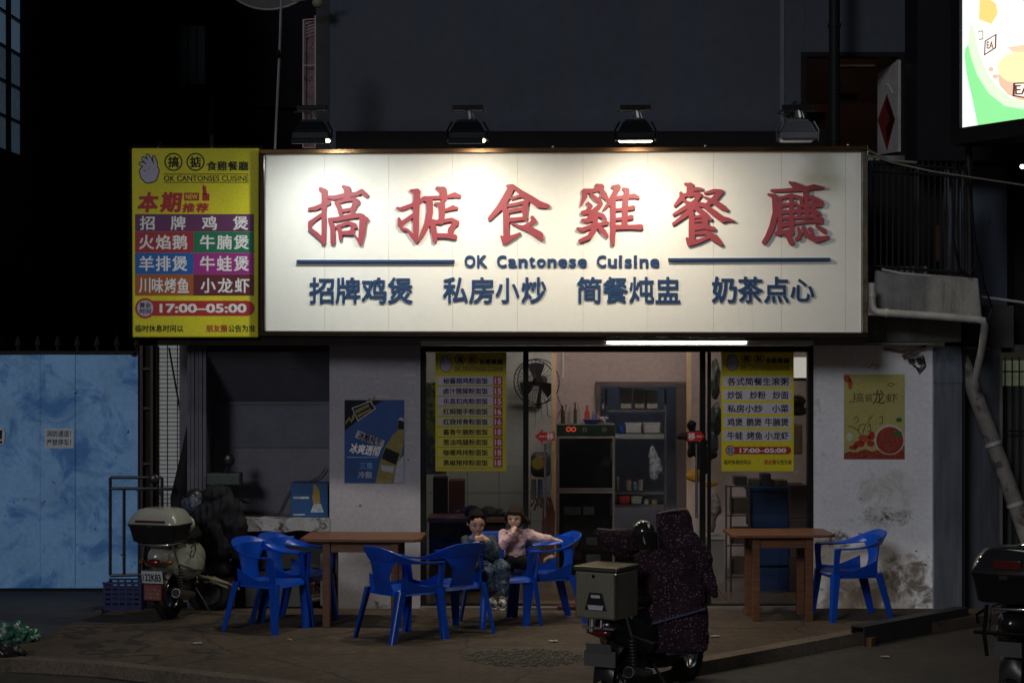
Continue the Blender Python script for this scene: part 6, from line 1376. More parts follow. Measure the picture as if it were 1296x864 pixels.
# ================================================================ SCOOTERS  (forward = +X, rear wheel at origin)
def scooter(lab, name, loc, hd, body_c, plate=None, wb=1.12, redplate=False, mirrors=True):
    t = thing(name, lab, 'scooter', loc, R(hd), local=True)
    bm_ = M('scooter_body_' + name + '%d' % int(body_c[0] * 1000), body_c, .22, var=.05, coat=.4)
    for x in (0, wb):
        m = MB(); m.torus((x, 0, .215), (0, 1, 0), .165, .05, 36, 12, 1.05); w_ = part('wheel', m, rubber, t, smooth=True)
        for k in range(0): pass
        m = MB(); m.torus((x, 0, .215), (0, 1, 0), .118, .014, 28, 8, 2.6); part('rim', m, steel, w_, smooth=True)
        m = MB()
        for k in range(6 if x == 0 else 10): a = k * 2 * math.pi / (6 if x == 0 else 10); m.tube([(x, 0, .215), (x + .118 * math.cos(a), 0, .215 + .118 * math.sin(a))], .010 if x == 0 else .006, 6)
        m.tube([(x, -.07, .215), (x, .07, .215)], .03, 12); part('spoke', m, steel, w_)
        m = MB()
        for k in range(40):
            a = k * 2 * math.pi / 40; c = Vector((x + .215 * math.cos(a), 0, .215 + .215 * math.sin(a))); tt = Vector((-math.sin(a), 0, math.cos(a))); rr2 = Vector((math.cos(a), 0, math.sin(a)))
            for s_ in (-1, 1): m.hexa([c + tt * p_ + Vector((0, q_, 0)) + rr2 * r_ for r_ in (-.006, .003) for p_, q_ in ((-.006, s_ * .006), (.002, s_ * .036), (.012, s_ * .036), (.004, s_ * .006))])
        part('tread', m, rubber, w_, fixn=True)
    # body shells
    m = MB(); m.ell((.12, 0, .52), (.34, .155, .17)); m.ell((.34, 0, .50), (.26, .14, .16)); m.ell((-.12, 0, .56), (.16, .12, .10)); m.ell((.18, -.10, .45), (.26, .09, .13)); m.ell((.18, .10, .45), (.26, .09, .13))
    part('body_shell', fuse(m, .014, 5), bm_, t, smooth=True)
    m = MB(); m.limb([(.48, 0, .27), (.66, 0, .26), (.85, 0, .27)], [.10, .11, .10]); m.ell((.65, 0, .26), (.3, .16, .04)); part('floorboard', fuse(m, .014, 4), black_plastic, t, smooth=True)
    m = MB(); m.limb([(.84, 0, .3), (.90, 0, .55), (.86, 0, .82)], [.10, .11, .08]); m.ell((.88, 0, .55), (.07, .20, .26)); m.ell((.88, 0, .86), (.10, .12, .09)); part('leg_shield', fuse(m, .014, 5), bm_, t, smooth=True)
    m = MB(); m.torus((wb, 0, .215), (0, 1, 0), .22, .055, 30, 8, 1.1); m.v = [v for v in m.v]; 
    m = MB(); m.sheet(lambda u, v: (wb + .245 * math.cos(R(20 + 150 * u)), (v - .5) * .14, .215 + .245 * math.sin(R(20 + 150 * u)) - .05 * abs(v - .5) ** 2 * 4), 16, 6, .008); part('front_fender', m, bm_, t, smooth=True)
    m = MB(); m.sheet(lambda u, v: (.25 * math.cos(R(35 + 150 * u)), (v - .5) * .15, .215 + .25 * math.sin(R(35 + 150 * u)) - .05 * abs(v - .5) ** 2 * 4), 16, 6, .008); part('rear_fender', m, black_plastic, t, smooth=True)
    m = MB()
    for s_ in (-1, 1): m.tube([(wb, s_ * .075, .215), (wb - .10, s_ * .06, .5)], .018, 8)
    m.tube([(wb - .10, 0, .5), (.88, 0, .98)], .022, 8); part('fork', m, black_metal, t, smooth=True)
    m = MB(); m.limb([(.0, 0, .70), (.25, 0, .71), (.45, 0, .69)], [.11, .13, .10]); m.ell((.2, 0, .70), (.34, .15, .07)); part('seat', fuse(m, .014, 5), M('seat_vinyl', (.02, .02, .022), .45, bump=.1), t, smooth=True)
    m = MB(); m.tube([(.82, -.33, .97), (.86, -.16, 1.0), (.88, 0, .98), (.86, .16, 1.0), (.82, .33, .97)], .014, 10); hb = part('handlebar', m, chrome, t, smooth=True)
    for s_ in (-1, 1):
        m = MB(); m.tube([(.825, s_ * .31, .973), (.80, s_ * .40, .965)], .019, 10); part('grip', m, rubber, hb, smooth=True)
        if not mirrors: continue
        m = MB(); m.tube([(.83, s_ * .27, .98), (.80, s_ * .30, 1.10), (.80, s_ * .33, 1.16)], .007, 6); m.ell((.80, s_ * .34, 1.20), (.02, .065, .05)); part('mirror', m, black_plastic, t, smooth=True)
    m = MB(); m.ell((.97, 0, .90), (.05, .08, .07)); part('headlight', m, M('headlight_glass', (.5, .5, .5), .1), t, smooth=True)
    m = MB(); m.ell((-.27, 0, .52), (.03, .075, .032)); part('tail_light', m, M('tail_red', (.10, .01, .006), .15, coat=.5), t, smooth=True)
    for s_ in (-1, 1): m = MB(); m.ell((-.24, s_ * .13, .52), (.035, .03, .022)); part('turn_signal', m, M('amber_lens', (.14, .045, .008), .2), t, smooth=True)
    m = MB(); m.tube([(.15, -.15, .2), (-.05, -.17, .22), (-.22, -.18, .26)], [.03, .045, .04], 14); ex_ = part('exhaust', m, M('exhaust_metal', (.22, .21, .20), .35, .9, var=.3, scale=20), t, smooth=True)
    m = MB(); m.tube([(-.221, -.18, .26), (-.229, -.181, .262)], .034, 14); part('end_cap', m, black_metal, ex_)
    m = MB(); m.tube([(.02, -.10, .22), (-.05, -.12, .48)], .018, 8)
    for k in range(9): m.torus((.005 - .0067 * k, -.103 - .002 * k, .26 + .024 * k), (-.25, -.08, 1), .026, .005, 12, 5)
    part('shock_absorber', m, M('spring_black', (.05, .05, .05), .4, .5), t, smooth=True)
    m = MB(); m.ell((.12, -.02, .26), (.2, .09, .09)); m.ell((.2, 0, .32), (.1, .1, .1)); part('engine', fuse(m, .014, 3, nz=.008, nsc=14), M('engine_metal', (.06, .06, .065), .5, .6), t, smooth=True)
    for s_ in (-1, 1): m = MB(); m.tube([(.30, s_ * .1, .24), (.36, s_ * .22, .02)], .012, 6); part('stand', m, steel, t)
    m = MB()
    m.tube([(.1, -.13, .66), (-.1, -.14, .67), (-.28, -.13, .67), (-.30, 0, .67), (-.28, .13, .67), (-.1, .14, .67), (.1, .13, .66)], .011, 8); m.tube([(-.2, -.14, .67), (-.16, -.17, .5), (.1, -.19, .42), (.30, -.18, .40)], .010, 8); m.tube([(-.2, .14, .67), (-.16, .17, .5), (.1, .19, .42), (.30, .18, .40)], .010, 8); part('rack', m, chrome, t, smooth=True)
    m = MB(); m.hexa([(-.30, -.095, .345), (-.30, .095, .345), (-.285, .095, .345), (-.285, -.095, .345), (-.325, -.095, .45), (-.325, .095, .45), (-.31, .095, .45), (-.31, -.095, .45)])
    pl_ = part('number_plate', m, M('plate_white', (.50, .52, .54), .5) if plate else M('plate_dark', (.09, .09, .09), .5), t, fixn=True)
    if plate:
        vs, fs = glyphs(plate, .03); a0, a1 = min(v.x for v in vs), max(v.x for v in vs); b0, b1 = min(v.y for v in vs), max(v.y for v in vs)
        m = MB(); m.add([(-.3135 - .0245 * ((v.y - b0) / (b1 - b0) * .62 + .0) - .0035 - (.001 if v.z > 0 else 0) + .003, .085 - (v.x - a0) / (a1 - a0) * .17, .362 + (v.y - b0) / (b1 - b0) * .066) for v in vs], fs)
        # plate face leans: x follows height
        m.v = [Vector((-.30 - .025 * (v.z - .345) / .105 - .0008 - (.0014 if i % 1 == 0 and vs[i].z > 0 else 0), v.y, v.z)) for i, v in enumerate(m.v)]
        part('plate_number', m, print_black, pl_)
    if redplate:
        m = MB(); m.box(-.30, -.29, -.082, .082, .20, .335); rpl = part('permit_plate', m, M('permit_red', (.20, .03, .03), .5, var=.2, scale=30), t)
        for z_, tx_ in ((.282, '禁止载人'), (.245, '限速行驶'), (.212, '注意安全')):
            vs, fs = glyphs(tx_, .03); a0, a1 = min(v.x for v in vs), max(v.x for v in vs); b0, b1 = min(v.y for v in vs), max(v.y for v in vs)
            m = MB(); m.add([(-.3005 - (.001 if v.z > 0 else 0), .07 - (v.x - a0) / (a1 - a0) * .14, z_ + (v.y - b0) / (b1 - b0) * .026) for v in vs], fs); part('lettering', m, M('permit_text', (.40, .36, .30), .5), rpl)
    return t
def case(par, x0, z0, L_, Wd, H_, body, lid, refl=True, nm='top_case'):
    # par frame, local coordinates
    def ringz(z, sx_, sy_, ox=0, r_=.25):
        out = []
        for k in range(24):
            a = 2 * math.pi * k / 24; c_, s_ = math.cos(a), math.sin(a); out.append(Vector((x0 + ox + math.copysign(abs(c_) ** r_, c_) * sx_, math.copysign(abs(s_) ** r_, s_) * sy_, z)))
        return out
    hl, hw = L_ / 2, Wd / 2
    m = MB(); m.loft([ringz(z0, hl * .78, hw * .78), ringz(z0 + .01, hl * .85, hw * .85), ringz(z0 + H_ * .45, hl * .98, hw * .98), ringz(z0 + H_ * .50, hl * 1.03, hw * 1.03), ringz(z0 + H_ * .54, hl * 1.03, hw * 1.03)]); tc_ = part(nm, m, body, par, smooth=True, fixn=True)
    m = MB(); m.loft([ringz(z0 + H_ * .545, hl * 1.03, hw * 1.03), ringz(z0 + H_ * .60, hl * 1.02, hw * 1.02), ringz(z0 + H_ * .80, hl * .92, hw * .93, .01, .4), ringz(z0 + H_ * .95, hl * .75, hw * .78, .02, .5), ringz(z0 + H_, hl * .5, hw * .55, .03, .6)]); part('lid', m, lid, tc_, smooth=True, fixn=True)
    if refl:
        m = MB(); m.box(x0 - hl * 1.05, x0 - hl * .985, -hw * .62, hw * .62, z0 + H_ * .60, z0 + H_ * .67); part('reflector', m, M('dark_red_reflector', (.07, .015, .015), .2, coat=.5), tc_, bevel=.004)
    m = MB(); m.box(x0 - hl * 1.07, x0 - hl * 1.0, -.03, .03, z0 + H_ * .44, z0 + H_ * .53); part('lock', m, black_plastic, tc_, bevel=.004)
    return tc_
cream = (.27, .275, .24)
s1 = scooter('cream white scooter with cream top case and white number plate parked by the blue gate', 'parked_scooter', Gp(214, 783), 72, cream, '122K83', redplate=True, mirrors=False)
case(s1, -.16, .69, .36, .46, .29, black_plastic, M('cream_gloss', cream, .2, coat=.5, var=.04))
m = MB(); m.tube([(.02, -.20, .62), (.08, -.205, .66), (.10, -.205, .60), (.05, -.205, .54), (.0, -.2, .56), (.03, -.205, .60)], .007, 6); part('emblem', m, black_plastic, s1)
m = MB(); m.ell((.12, -.02, .82), (.07, .17, .10)); part('backrest_pad', m, M('pad_cream', (.42, .43, .38), .4), s1, smooth=True)
# covered motorcycle behind it
t_ = thing('covered_motorcycle', 'dark motorcycle under a grey cloth cover with mirror and box, behind the cream scooter', 'motorcycle', Gp(262, 768))
Yc = -.2
m = MB()
m.limb([P(243, 668, Yc), P(262, 655, Yc), P(285, 640, Yc)], [.10, .15, .13]); m.limb([P(285, 640, Yc), P(297, 665, Yc), P(300, 700, Yc)], [.13, .12, .06]); m.limb([P(262, 655, Yc), P(280, 690, Yc)], [.15, .14]); m.ell(P(275, 625, Yc), (.13, .12, .08)); m.limb([P(240, 665, Yc), P(236, 690, Yc)], [.08, .08])
part('cloth_cover', fuse(m, .010, 3, nz=.03, nsc=9, st=(1.6, 1, .45)), M('cover_cloth', (.015, .016, .020), .75, var=.25, bump=.3, bscale=25), t_, smooth=True)
m = MB(); m.limb([P(240, 640, -.1), P(258, 632, -.1)], [.08, .07]); m.ell(P(250, 638, -.15), (.11, .1, .08)); part('crumpled_bag', fuse(m, .012, 2, nz=.03, nsc=13), M('crumpled_blue', (.06, .07, .10), .5, var=.5, scale=14), t_, smooth=True)
m = MB(); m.ell(P(290, 582, 0), (.052, .02, .056)); m.tube([P(288, 590, 0), P(282, 604, 0), P(280, 620, 0)], .009, 6); part('mirror', m, black_plastic, t_, smooth=True)
m = MB(); m.pbox(261, 599, 303, 614, -.05, .18); part('tool_box', m, M('box_dark_green', (.018, .035, .03), .5), t_, bevel=.01)
m = MB(); m.ell(P(247, 628, -.05), (.085, .08, .075)); part('headlamp_shroud', m, black_plastic, t_, smooth=True)
m = MB(); m.ell(P(195, 606, -.25), (.05, .02, .045)); m.tube([P(198, 612, -.25), P(205, 630, -.25)], .008, 6); part('mirror', m, black_plastic, t_, smooth=True)
m = MB(); m.tube([P(231, 628, -.3), P(236, 640, -.3)], .006, 6); part('lever', m, chrome, t_)
m = MB(); m.torus(P(264, 752, -.1) + Vector((0, 0, .03)), (.35, 1, 0), .17, .05, 28, 8); part('wheel', m, rubber, t_, smooth=True)
m = MB(); m.limb([P(240, 700, -.15), P(262, 715, -.15), P(280, 716, -.15)], [.12, .13, .1]); m.ell(P(255, 735, -.15), (.16, .1, .08)); part('engine', fuse(m, .016, 3, nz=.02, nsc=12), M('engine_dark', (.025, .025, .027), .6), t_, smooth=True)
t_ = thing('plank_bundle', 'bundle of pale wooden slats sticking out beside the covered motorcycle', 'slats', P(285, 740, -.45))
for (x0, y0, x1, y1) in ((252, 728, 290, 738), (262, 729, 300, 742), (256, 731, 288, 743), (270, 730, 303, 745)):
    m = MB(); a = P(x0, y0, -.3); b = P(x1, y1, -.55); m.tube([a, b], .012, 4); part('slat', m, M('slat_wood', (.22, .19, .14), .8), t_)

# front scooter with steel box and quilted cover
gR = Gp(785, 889, -.09); 
s2 = scooter('black scooter seen from behind carrying a steel box, its front wrapped in a quilted cover', 'covered_scooter', gR, 59, (.012, .012, .013), None, wb=1.05, mirrors=False)
m = MB(); m.box(-.35, -.03, -.155, .165, .62, .94); bx_ = part('cargo_box', m, M('brushed_steel', (.68, .64, .52), .36, 1., var=.07, scale=4, bump=.06, bscale=3), s2, bevel=.012)
m = MB(); m.box(-.36, -.02, -.165, .175, .945, .975); part('lid', m, M('brass_edge', (.24, .22, .16), .35, .9, var=.2), bx_, bevel=.006)
m = MB(); m.box(-.354, -.351, -.155, -.140, .63, .93); m.box(-.353, -.335, -.159, -.156, .63, .93); part('corner_strip', m, chrome, bx_)  # chrome strip stands in for the highlight along the box corner
m = MB(); m.hexa([(-.358, -.085, .68), (-.358, .085, .68), (-.351, .085, .68), (-.351, -.085, .68), (-.358, -.05, .80), (-.358, .05, .80), (-.351, .05, .80), (-.351, -.05, .80)]); lp_ = part('lamp_plate', m, black_plastic, bx_, fixn=True, bevel=.003)
m = MB(); m.box(-.3605, -.3582, -.055, .055, .685, .705); m.box(-.3605, -.3582, -.035, .035, .765, .785); m.box(-.3605, -.3582, -.06, .06, .706, .716); part('white_reflector', m, M('reflector_white', (.5, .5, .55), .3), lp_)
m = MB(); m.ell((-.352, .02, .91), (.004, .012, .012)); part('keyhole', m, black_metal, bx_)
for s_ in (-.035, .035): m = MB(); m.tube([(-.34, s_, .615), (-.345, s_, .57), (-.31, s_, .55)], .011, 8); part('rack_loop', m, steel, s2, smooth=True)
m = MB(); m.box(-.33, -.30, -.12, .12, .55, .565); part('light_bar', m, M('bar_grey', (.3, .3, .33), .3, .6), s2)
m = MB(); m.hexa([(-.34, -.14, .30), (-.34, .10, .30), (-.33, .10, .30), (-.33, -.14, .30), (-.30, -.12, .40), (-.30, .12, .40), (-.29, .12, .40), (-.29, -.12, .40)]); part('mud_flap', m, M('flap_grey', (.07, .07, .07), .6), s2, fixn=True)
for o in list(s2.children):
    if o.name.split('.')[0] == 'handlebar':
        for q in list(o.children): bpy.data.objects.remove(q)
        bpy.data.objects.remove(o)
# quilt cover: fused shells, in world space
qt = thing('quilted_scooter_cover', 'dark burgundy quilted wind cover with small pale dots draped over the front scooter', 'scooter cover', Gp(850, 840, -.09))
quilt = M('quilt_cloth', (.030, .015, .024), .8, var=.3, bump=.5, bscale=18)
_q = quilt.node_tree; _bq = _q.nodes['Principled BSDF']; _src = _bq.inputs['Base Color'].links[0].from_socket
_vo = _nn(_q, 'ShaderNodeTexVoronoi'); _vo.inputs['Scale'].default_value = 46; _vo.inputs['Randomness'].default_value = .75
_ge = _nn(_q, 'ShaderNodeNewGeometry'); _q.links.new(_ge.outputs['Position'], _vo.inputs['Vector'])
_lt = _nn(_q, 'ShaderNodeMapRange'); _lt.inputs[1].default_value = .34; _lt.inputs[2].default_value = .22; _lt.inputs[3].default_value = 0; _lt.inputs[4].default_value = 1; _q.links.new(_vo.outputs['Distance'], _lt.inputs[0])
_nz = _nn(_q, 'ShaderNodeTexNoise'); _nz.inputs['Scale'].default_value = 11; _q.links.new(_ge.outputs['Position'], _nz.inputs[0])
_mr = _nn(_q, 'ShaderNodeMapRange'); _mr.inputs[1].default_value = .30; _mr.inputs[2].default_value = .62; _q.links.new(_nz.outputs[0], _mr.inputs[0])
_mu = _nn(_q, 'ShaderNodeMath', operation='MULTIPLY'); _q.links.new(_lt.outputs[0], _mu.inputs[0]); _q.links.new(_mr.outputs[0], _mu.inputs[1])
_mx = _nn(_q, 'ShaderNodeMix', data_type='RGBA'); _q.links.new(_mu.outputs[0], _mx.inputs[0]); _q.links.new(_src, _mx.inputs[6]); _mx.inputs[7].default_value = (.20, .14, .17, 1); _q.links.new(_mx.outputs[2], _bq.inputs['Base Color'])
Yq = -3.95
def hull_loft(sections, depth, Y0):
    """sections: list of (py, x0, x1, depthscale, dY)"""
    rings = []
    for (py, x0, x1, ds, dY) in sections:
        a = P(x0, py, Y0 + dY); b = P(x1, py, Y0 + dY); c = (a + b) / 2; hx = (b.x - a.x) / 2; r_ = []
        for k in range(28):
            an = 2 * math.pi * k / 28; cc, ss = math.cos(an), math.sin(an)
            r_.append(Vector((c.x + math.copysign(abs(cc) ** .6, cc) * hx, c.y + math.copysign(abs(ss) ** .6, ss) * depth * ds, c.z)))
        rings.append(r_)
    return MB().loft(rings)
m = hull_loft([(822, 812, 896, .8, 0), (800, 806, 896, .95, 0), (770, 806, 896, 1, 0), (735, 806, 893, 1, 0), (712, 803, 888, 1, .0), (700, 808, 876, .95, .02), (693, 818, 862, .7, .05)], .17, Yq)
m2 = fuse(m, .012, 4, nz=.022, nsc=7)
part('skirt', m2, quilt, qt, smooth=True)
m = hull_loft([(712, 838, 880, .7, .1), (690, 836, 879, .8, .1), (668, 833, 876, .8, .1), (652, 830, 874, .7, .1), (645, 834, 870, .5, .1)], .12, Yq)
part('collar_flap', fuse(m, .010, 3, nz=.015, nsc=10), quilt, qt, smooth=True)
m = MB(); m.limb([P(862, 690, Yq), P(884, 706, Yq - .03), P(897, 740, Yq - .06)], [.13, .10, .055]); m.limb([P(897, 740, Yq - .06), P(905, 752, Yq - .05)], [.055, .03])
part('sleeve', fuse(m, .010, 3, nz=.02, nsc=9), quilt, qt, smooth=True)
m = MB(); m.limb([P(795, 687, Yq + .0), P(775, 684, Yq), P(757, 675, Yq)], [.095, .08, .035]); m.ell(P(788, 690, Yq), (.09, .08, .10)); 
part('sleeve', fuse(m, .010, 3, nz=.015, nsc=10), quilt, qt, smooth=True)
m = MB(); m.tube([P(808, 791, Yq - .19), P(830, 788, Yq - .2), P(858, 780, Yq - .2), P(893, 770, Yq - .19)], .008, 6); part('tie_strap', m, M('strap_blue', (.05, .07, .12), .6), qt, smooth=True)
m = MB(); m.tube([P(832, 649, Yq - .02), P(852, 645, Yq - .02), P(868, 643, Yq - .02)], .005, 6); part('piping', m, M('piping_pale', (.3, .25, .24), .6), qt)
m = MB(); m.tube([P(756, 668.5, Yq - .02), P(775, 670, Yq - .06), P(792, 668.5, Yq - .07)], .004, 6); part('piping', m, MATS['piping_pale'], qt)
# helmet hanging on the bars
hm = thing('helmet', 'glossy black open helmet with visor resting on the covered handlebar', 'helmet', P(816, 690, Yq))
hc = P(814, 672, Yq - .05)
m = MB(); m.ell(hc, (.082, .10, .078), None, 20, 14); part('shell', m, M('helmet_gloss', (.025, .022, .02), .08, coat=1, var=.05), hm, smooth=True)
def vis(u, v): a = R(-160 + 140 * u); z = .0 - .12 * v; r_ = .088 - .012 * v * v; return hc + Vector((r_ * math.cos(a) + .01 + .02 * v, r_ * math.sin(a) * 1.15, z))
m = MB(); m.sheet(vis, 18, 8, .003); part('visor', m, M('visor_smoke', (.012, .012, .012), .12, coat=.6), hm, smooth=True)
m = MB(); m.tube([hc + Vector((-.06, -.06, -.05)), hc + Vector((-.02, -.05, -.15)), hc + Vector((.05, -.05, -.16)), hc + Vector((.075, -.05, -.05))], .006, 6); part('chin_strap', m, rubber, hm, smooth=True)

# right bike with black top case
gB = Gp(1262, 890, -.09)
s3 = scooter('black scooter at the right picture edge with glossy black top case and red reflector', 'edge_scooter', gB + Vector((.18, .12, 0)), 62, (.012, .012, .014), None, mirrors=False)
for o in list(s3.children) + list(s2.children):
    if o.name.split('.')[0] in ('turn_signal',) or (o.parent == s3 and o.name.split('.')[0] == 'tail_light'): bpy.data.objects.remove(o)
c3 = case(s3, -.20, .72, .44, .47, .37, M('case_black', (.008, .008, .009), .18, coat=.4), M('case_lid_black', (.02, .02, .024), .10, coat=1), refl=False)
m = MB(); m.box(-.436, -.408, -.12, .07, .955, 1.015); part('reflector', m, M('red_reflector', (.09, .008, .008), .12, coat=.6), c3, bevel=.006)
m = MB(); m.tube([(-.28, .15, .69), (-.28, .17, .50), (-.28, .15, .34)], .014, 8); m.tube([(-.28, .24, .50), (-.28, .0, .50), (-.28, -.24, .50)], .013, 8); m.tube([(-.2, .17, .66), (-.28, .22, .62), (-.28, .21, .56)], .012, 8); part('crash_bar', m, black_metal, s3, smooth=True)
# bits of ground litter
t_ = thing('cigarette_butt', 'small yellow scrap on the forecourt before the left table', 'litter', Gp(366, 810))
m = MB(); m.tube([Gp(365, 809.5) + Vector((0, 0, .008)), Gp(369, 810.5) + Vector((0, 0, .008))], .007, 6); part('butt', m, M('butt_yellow', (.5, .35, .05), .7), t_)

# ================================================================ CHILDREN
skin = M('child_skin', (.60, .34, .24), .55, var=.05, scale=12, fine=.03)
skin_g = M('girl_skin', (.74, .46, .34), .55, var=.05, scale=12, fine=.03)
hairm = M('hair_black', (.008, .006, .005), .75, var=.3, scale=40, bump=.5, bscale=120)
eye_d = M('eye_dark', (.01, .008, .007), .15); lipm = M('lips', (.26, .08, .065), .5)
def face(head, c, r_, yaw, pitch, sk_, hair_style, mouth=True):
    """adds skull volumes to the builder; returns a function from local face space to world"""
    rot = Matrix.Rotation(yaw, 3, 'Z') @ Matrix.Rotation(pitch, 3, 'X')
    L = lambda x, y, z: Vector(c) + rot @ Vector((x * r_, y * r_, z * r_))
    head.ell(L(0, .05, .12), (r_ * .80, r_ * .92, r_ * .90), rot, 18, 12); head.ell(L(0, -.22, -.35), (r_ * .66, r_ * .62, r_ * .60), rot, 16, 10)
    for s_ in (-1, 1): head.ell(L(s_ * .34, -.50, -.34), (r_ * .27, r_ * .26, r_ * .26), rot, 10, 8); head.ell(L(s_ * .84, .08, -.14), (r_ * .07, r_ * .12, r_ * .19), rot, 8, 8)
    head.ell(L(0, -.88, -.26), (r_ * .11, r_ * .13, r_ * .12), rot, 8, 6); head.ell(L(0, -.70, -.84), (r_ * .2, r_ * .16, r_ * .14), rot, 8, 6); head.caps(L(0, -.80, -.02), L(0, -.88, -.22), r_ * .06, r_ * .09, 8)
    return L, rot
def facebits(L, rot, r_, root, shut=False):
    for s_ in (-1, 1):
        m = MB(); m.ell(L(s_ * .33, -.80, -.02), (r_ * .13, r_ * .07, r_ * (.045 if shut else .075)), rot, 10, 6); part('eye', m, eye_d, root, smooth=True)
        m = MB(); m.tube([L(s_ * .18, -.85, .16), L(s_ * .34, -.83, .20), L(s_ * .50, -.74, .15)], r_ * .03, 6); part('eyebrow', m, hairm, root)
    m = MB(); m.ell(L(0, -.80, -.56), (r_ * .17, r_ * .07, r_ * .05), rot, 10, 6); part('mouth', m, lipm, root, smooth=True)
def hand(m, wrist, dirv, upv, s_=1.0, curl=.5, side=1):
    d = Vector(dirv).normalized(); u = Vector(upv); u = (u - d * u.dot(d)).normalized(); sd_ = d.cross(u) * side
    palm = Vector(wrist) + d * .035 * s_
    rot = Matrix((sd_, d, u)).transposed(); m.ell(palm, (.024 * s_, .034 * s_, .012 * s_), rot, 10, 8)
    for k, (o_, ln) in enumerate(((-.018, .030), (-.006, .036), (.006, .034), (.017, .026))):
        b = palm + sd_ * o_ * s_ + d * .026 * s_; k1 = b + (d * math.cos(curl * .6) - u * math.sin(curl * .6)) * ln * .5 * s_; k2 = k1 + (d * math.cos(curl * 1.5) - u * math.sin(curl * 1.5)) * ln * .5 * s_
        m.limb([b, k1, k2], [.0062 * s_, .0057 * s_, .005 * s_], 8)
    b = palm - sd_ * .020 * s_ - d * .012 * s_; k1 = b - sd_ * .014 * s_ + d * .014 * s_; k2 = k1 + d * .016 * s_ - u * .004; m.limb([b, k1, k2], [.0075 * s_, .0066 * s_, .0056 * s_], 8)
# ---- boy
boy = thing('person', 'small boy in denim jacket and jeans seated on a blue chair, hand at his mouth', 'child', P(610, 718, -1.0))
hc = P(603, 661, -1.12)
m = MB(); L, rot = face(m, hc, .091, R(14), R(16), skin, 0)
hip = P(611, 714, -.98); neck = P(604, 680, -1.05); 
m.limb([neck + Vector((0, .02, -.03)), hc + Vector((0, .03, -.05))], [.042, .04])
m.ell(P(607, 690, -1.03), (.11, .075, .09)); m.ell(P(610, 706, -1.0), (.10, .085, .10)); 
shL = P(591, 684, -1.05); shR = P(621, 684, -1.05)
elR = P(627, 700, -1.15); wrR = P(616, 683, -1.22)
elL = P(592, 702, -1.15); wrL = P(604, 688, -1.22)
m.limb([shR, elR, wrR], [.040, .034, .024]); m.limb([shL, elL, wrL], [.040, .034, .024])
kn1 = P(618, 722, -1.25); kn2 = P(637, 719, -1.25); an1 = P(620, 753, -1.27); an2 = P(636, 754, -1.27)
m.limb([hip + Vector((-.04, 0, 0)), kn1, an1], [.065, .048, .030]); m.limb([hip + Vector((.05, 0, 0)), kn2, an2], [.065, .048, .030])
hand(m, wrR, hc + Vector((.01, -.10, -.075)) - wrR, (0, -1, .3), .85, .9); hand(m, wrL, hc + Vector((-.0, -.11, -.095)) - wrL, (0, -1, .3), .85, .9, -1)
body = part('body', fuse(m, .0055, 3), skin, boy, smooth=True)
facebits(L, rot, .091, boy, True)
m = MB(); m.ell(L(0, .22, .36), (.077, .087, .072), rot, 18, 12); m.ell(L(0, .42, .02), (.075, .067, .085), rot, 16, 10)
for s_ in (-1, 1): m.ell(L(s_ * .74, .0, .22), (.012, .04, .035), rot, 8, 6)
for k in range(9): m.ell(L(-.6 + .15 * k, -.42, .80 + .04 * math.sin(k * 2)), (.016, .02, .02), rot, 6, 5)
part('hair', fuse(m, .006, 2, nz=.004, nsc=40), hairm, boy, smooth=True)
denim = M('denim_jacket', (.055, .075, .105), .85, var=.3, scale=14, bump=.4, bscale=70)
m = MB(); m.ell(P(607, 690, -1.03), (.125, .088, .098)); m.ell(P(610, 706, -1.0), (.113, .098, .105)); m.limb([shR, elR, elR.lerp(wrR, .75)], [.052, .046, .038]); m.limb([shL, elL, elL.lerp(wrL, .75)], [.052, .046, .038])
part('jacket', fuse(m, .007, 3, nz=.010, nsc=18), denim, boy, smooth=True)
m = MB(); m.torus(neck + Vector((0, -.005, -.012)), (0, .2, 1), .058, .017, 20, 8, 1.3); part('collar', fuse(m, .006, 1, nz=.006, nsc=30), M('collar_pale', (.22, .27, .33), .85, var=.2), boy, smooth=True)
jeans = M('jeans', (.035, .055, .10), .85, var=.55, scale=16, bump=.3, bscale=80, stain=[('n', (.16, .21, .28), 22, .55, .62, None)])
m = MB(); m.limb([hip + Vector((-.04, 0, 0)), kn1, kn1.lerp(an1, .82)], [.082, .066, .052]); m.limb([hip + Vector((.05, 0, 0)), kn2, kn2.lerp(an2, .82)], [.082, .066, .052]); m.ell(hip, (.12, .10, .08))
part('trousers', fuse(m, .007, 3, nz=.012, nsc=20), jeans, boy, smooth=True)
shoe_m = M('shoe_white', (.42, .40, .38), .6, var=.5, scale=30, stain=[('n', (.02, .02, .025), 24, .53, .56, None)])
for an, dx, dy in ((an1, .035, -.09), (an2, .0, -.09)):
    m = MB(); f_ = an + Vector((0, .0, -.035)); m.limb([f_, f_ + Vector((dx, dy, -.025))], [.036, .032]); sh_ = part('shoe', fuse(m, .006, 2), shoe_m, boy, smooth=True)
    m = MB(); m.limb([f_ + Vector((0, .02, -.034)), f_ + Vector((dx * 1.1, dy * 1.15, -.056))], [.026, .026]); m.v = [Vector((v.x, v.y, min(v.z, f_.z - .032 - (f_.y - v.y) * .22))) for v in m.v]; part('sole', fuse(m, .007, 1), M('sole_white', (.5, .5, .48), .6), sh_, smooth=True)
    m = MB(); m.tube([f_ + Vector((-.036, -.035, -.005)), f_ + Vector((0, -.045, .022)), f_ + Vector((.036, -.035, -.005))], .008, 6); part('strap', m, rubber, sh_)
